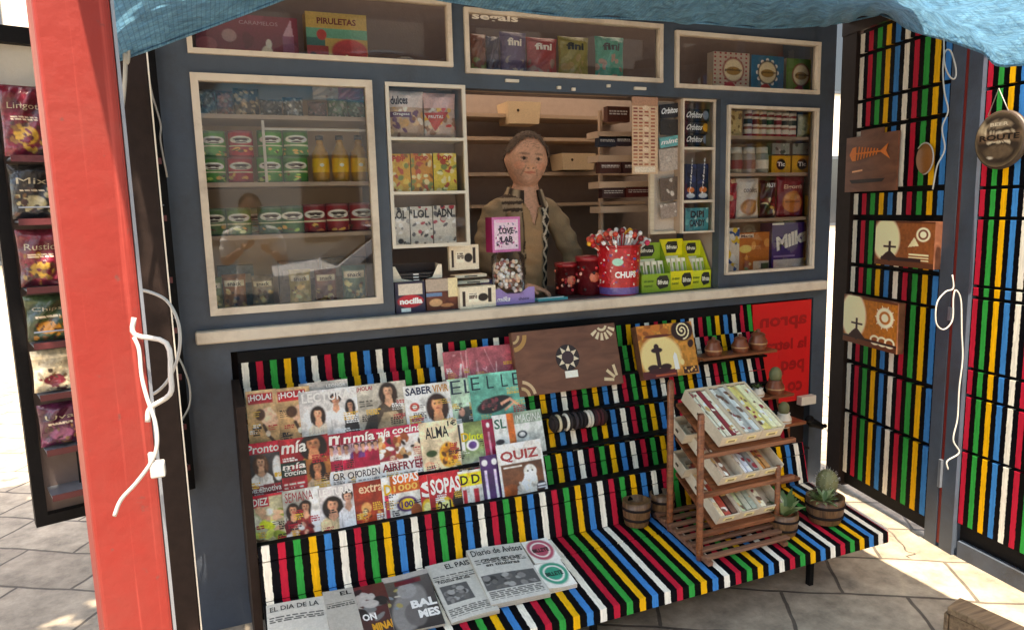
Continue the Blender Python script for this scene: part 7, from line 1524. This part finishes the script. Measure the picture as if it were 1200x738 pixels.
join_person('person', 'passer-by in white T-shirt and blue jeans mirrored in the big left window', J, rad, E2, 'pel', (px_, py_, 1.66), .235, math.pi, 0,
            [((px_-.09, py_+.27, 1.33), (.5, .8, .3), (0, 0, 1)), ((px_+.13, py_+.25, 1.29), (-.5, .8, .3), (0, 0, 1))], 'b8886a', '2a1e16',
            [('t_shirt', lambda V: (V[:, 2] < 1.50) & (V[:, 2] > .93) & (np.abs(V[:, 0]-px_) < .26) & (V[:, 1] < py_+.13) & ~((V[:, 2] < 1.25) & (np.abs(V[:, 0]-px_) > .19)), .012, 'e4e0da', 'cloth_print'),
             ('jeans', lambda V: (V[:, 2] < .97) & (V[:, 2] > .11) & (np.abs(V[:, 0]-px_) < .23), .010, '5a7490', 'cloth_print'), ('shoes', lambda V: V[:, 2] < .115, .012, 'd0ccc4', 'cloth_print')])
# parked car across the pavement, mirrored in the window
def car():
    t = thing('parked_car', 'white parked car in the street mirrored in the big left window', 'car', (2.6, -6.3, 0), 0)
    prof = [(-2.1, .35), (-2.15, .7), (-2.0, .88), (-1.2, .98), (-.55, 1.42), (.2, 1.5), (1.1, 1.44), (1.75, 1.02), (2.1, .95), (2.15, .6), (2.1, .35)]
    s = SH(); n = len(prof); V = []
    for y, k in ((-.86, 0), (-.8, 1), (.8, 1), (.86, 0)):
        for x, z in prof:
            ins = .14 if z > 1.2 else 0; yy = math.copysign(abs(y)-ins*(1), y); V.append((x, yy, z if k or z < .9 else z-.02))
    Fc = [(a*n+i, a*n+(i+1) % n, (a+1)*n+(i+1) % n, (a+1)*n+i) for a in range(3) for i in range(n)]+[tuple(range(n)), tuple(3*n+i for i in range(n))[::-1]]
    s.add(V, Fc, (.8, .8, .8), 'car_paint'); s.build('body', t, bevel=.03)
    for sy in (1, -1):
        s = SH(); yy = sy*.80
        for q in ([(-.95, 1.02), (-.5, 1.34), (.1, 1.42), (.1, 1.02)], [(.16, 1.02), (.16, 1.42), (1.0, 1.37), (1.45, 1.04)]): s.add([(x, sy*(.868-.0-max(0, (z-1.0))*.33), z) for x, z in q], [(0, 1, 2, 3)], (.1, .1, .1), 'car_glass')
        s.build('side_window', t)
        for xw in (-1.35, 1.35):
            s = SH(); s.lathe([(.12, -.1), (.31, -.1), (.33, -.06), (.33, .06), (.31, .1), (.12, .1)], (.02, .02, .02), seg=28, m='tyre'); V = s.V[0]; s.V[0] = np.stack([V[:, 0]+xw, V[:, 2]+sy*.8, V[:, 1]+.33], 1); wh = s.build('wheel', t)
            s = SH(); s.lathe([(.001, .1), (.19, .105), (.2, .09)], (.5, .5, .5), seg=20, m='steel_grey', caps=False); V = s.V[0]; s.V[0] = np.stack([V[:, 0]+xw, sy*(V[:, 2]+.8+.005), V[:, 1]+.33], 1); s.build('rim', wh)
        for xh, c in ((-2.1, 'e8e8e0'), (2.1, '8a1a1a')):
            s = SH(); s.ball((xh, sy*.62, .75), .09, c, 'foil_print', sq=(.6, 1.4, .7)); s.build('headlight' if xh < 0 else 'tail_light', t)
        s = SH(); s.box(-.12, .0, sy*.872-.012, sy*.872+.012, .88, .9, m='steel_grey'); s.build('door_handle', t)
    s = SH(); s.add([(-1.18, -.66, 1.0), (-1.18, .66, 1.0), (-.60, .6, 1.395), (-.60, -.6, 1.395)], [(0, 1, 2, 3)], (.1, .1, .1), 'car_glass'); V = s.V[0]; s.V[0] = V+np.array([-.012, 0, .02]); s.build('windscreen', t)
car()

def added_shade_tree(x, y, h, R, label, seed):  # tree out of view, added to shade the left paving
    t = thing('added_shade_tree', label, 'tree', (x, y, 0)); rr = random.Random(seed)
    s = SH(); s.tube(cr([(0, 0, 0), (.03, .02, h*.3), (-.02, .05, h*.6), (.05, 0, h*.9)], 6), [.14-.004*k for k in range(19)], (.1, .08, .06), 'bark', 10)
    for k in range(9):
        a = k*.75; z = h*(.45+.05*k); s.tube([(0, 0, z), (R*.4*math.cos(a), R*.4*math.sin(a), z+.4), (R*.75*math.cos(a), R*.75*math.sin(a), z+.7)], [.06, .035, .012], (.1, .08, .06), 'bark', 6)
    s.build('trunk', t)
    V = []; Fc = []; cl = [(rr.gauss(0, .45)*R, rr.gauss(0, .45)*R, h*.85+rr.gauss(0, .35)*R*.8, rr.uniform(.25, .5)*R) for _ in range(26)]
    for k in range(13000):
        c = rr.choice(cl); v = Vector((rr.gauss(0, 1), rr.gauss(0, 1), rr.gauss(0, 1))).normalized()*c[3]*rr.random()**.4; p = Vector(c[:3])+v
        e = Euler((rr.uniform(0, 6), rr.uniform(0, 6), rr.uniform(0, 6))).to_matrix(); sz = rr.uniform(.04, .08); b = len(V)
        for q in ((-1, -.5, 0), (1, -.5, 0), (1.1, .5, .1), (-.8, .6, 0)): V.append(tuple(p+e@Vector(q)*sz))
        Fc.append((b, b+1, b+2, b+3))
    s = SH(); s.add(V, Fc, (.1, .15, .05), 'leaf_green'); s.build('crown', t)
mat('bark', (.12, .09, .07), .9, bump=.5)
added_shade_tree(-1.75, -.75, 4.4, 1.45, 'leafy tree added outside the left edge to shade the paving beside the snack rack', 4)
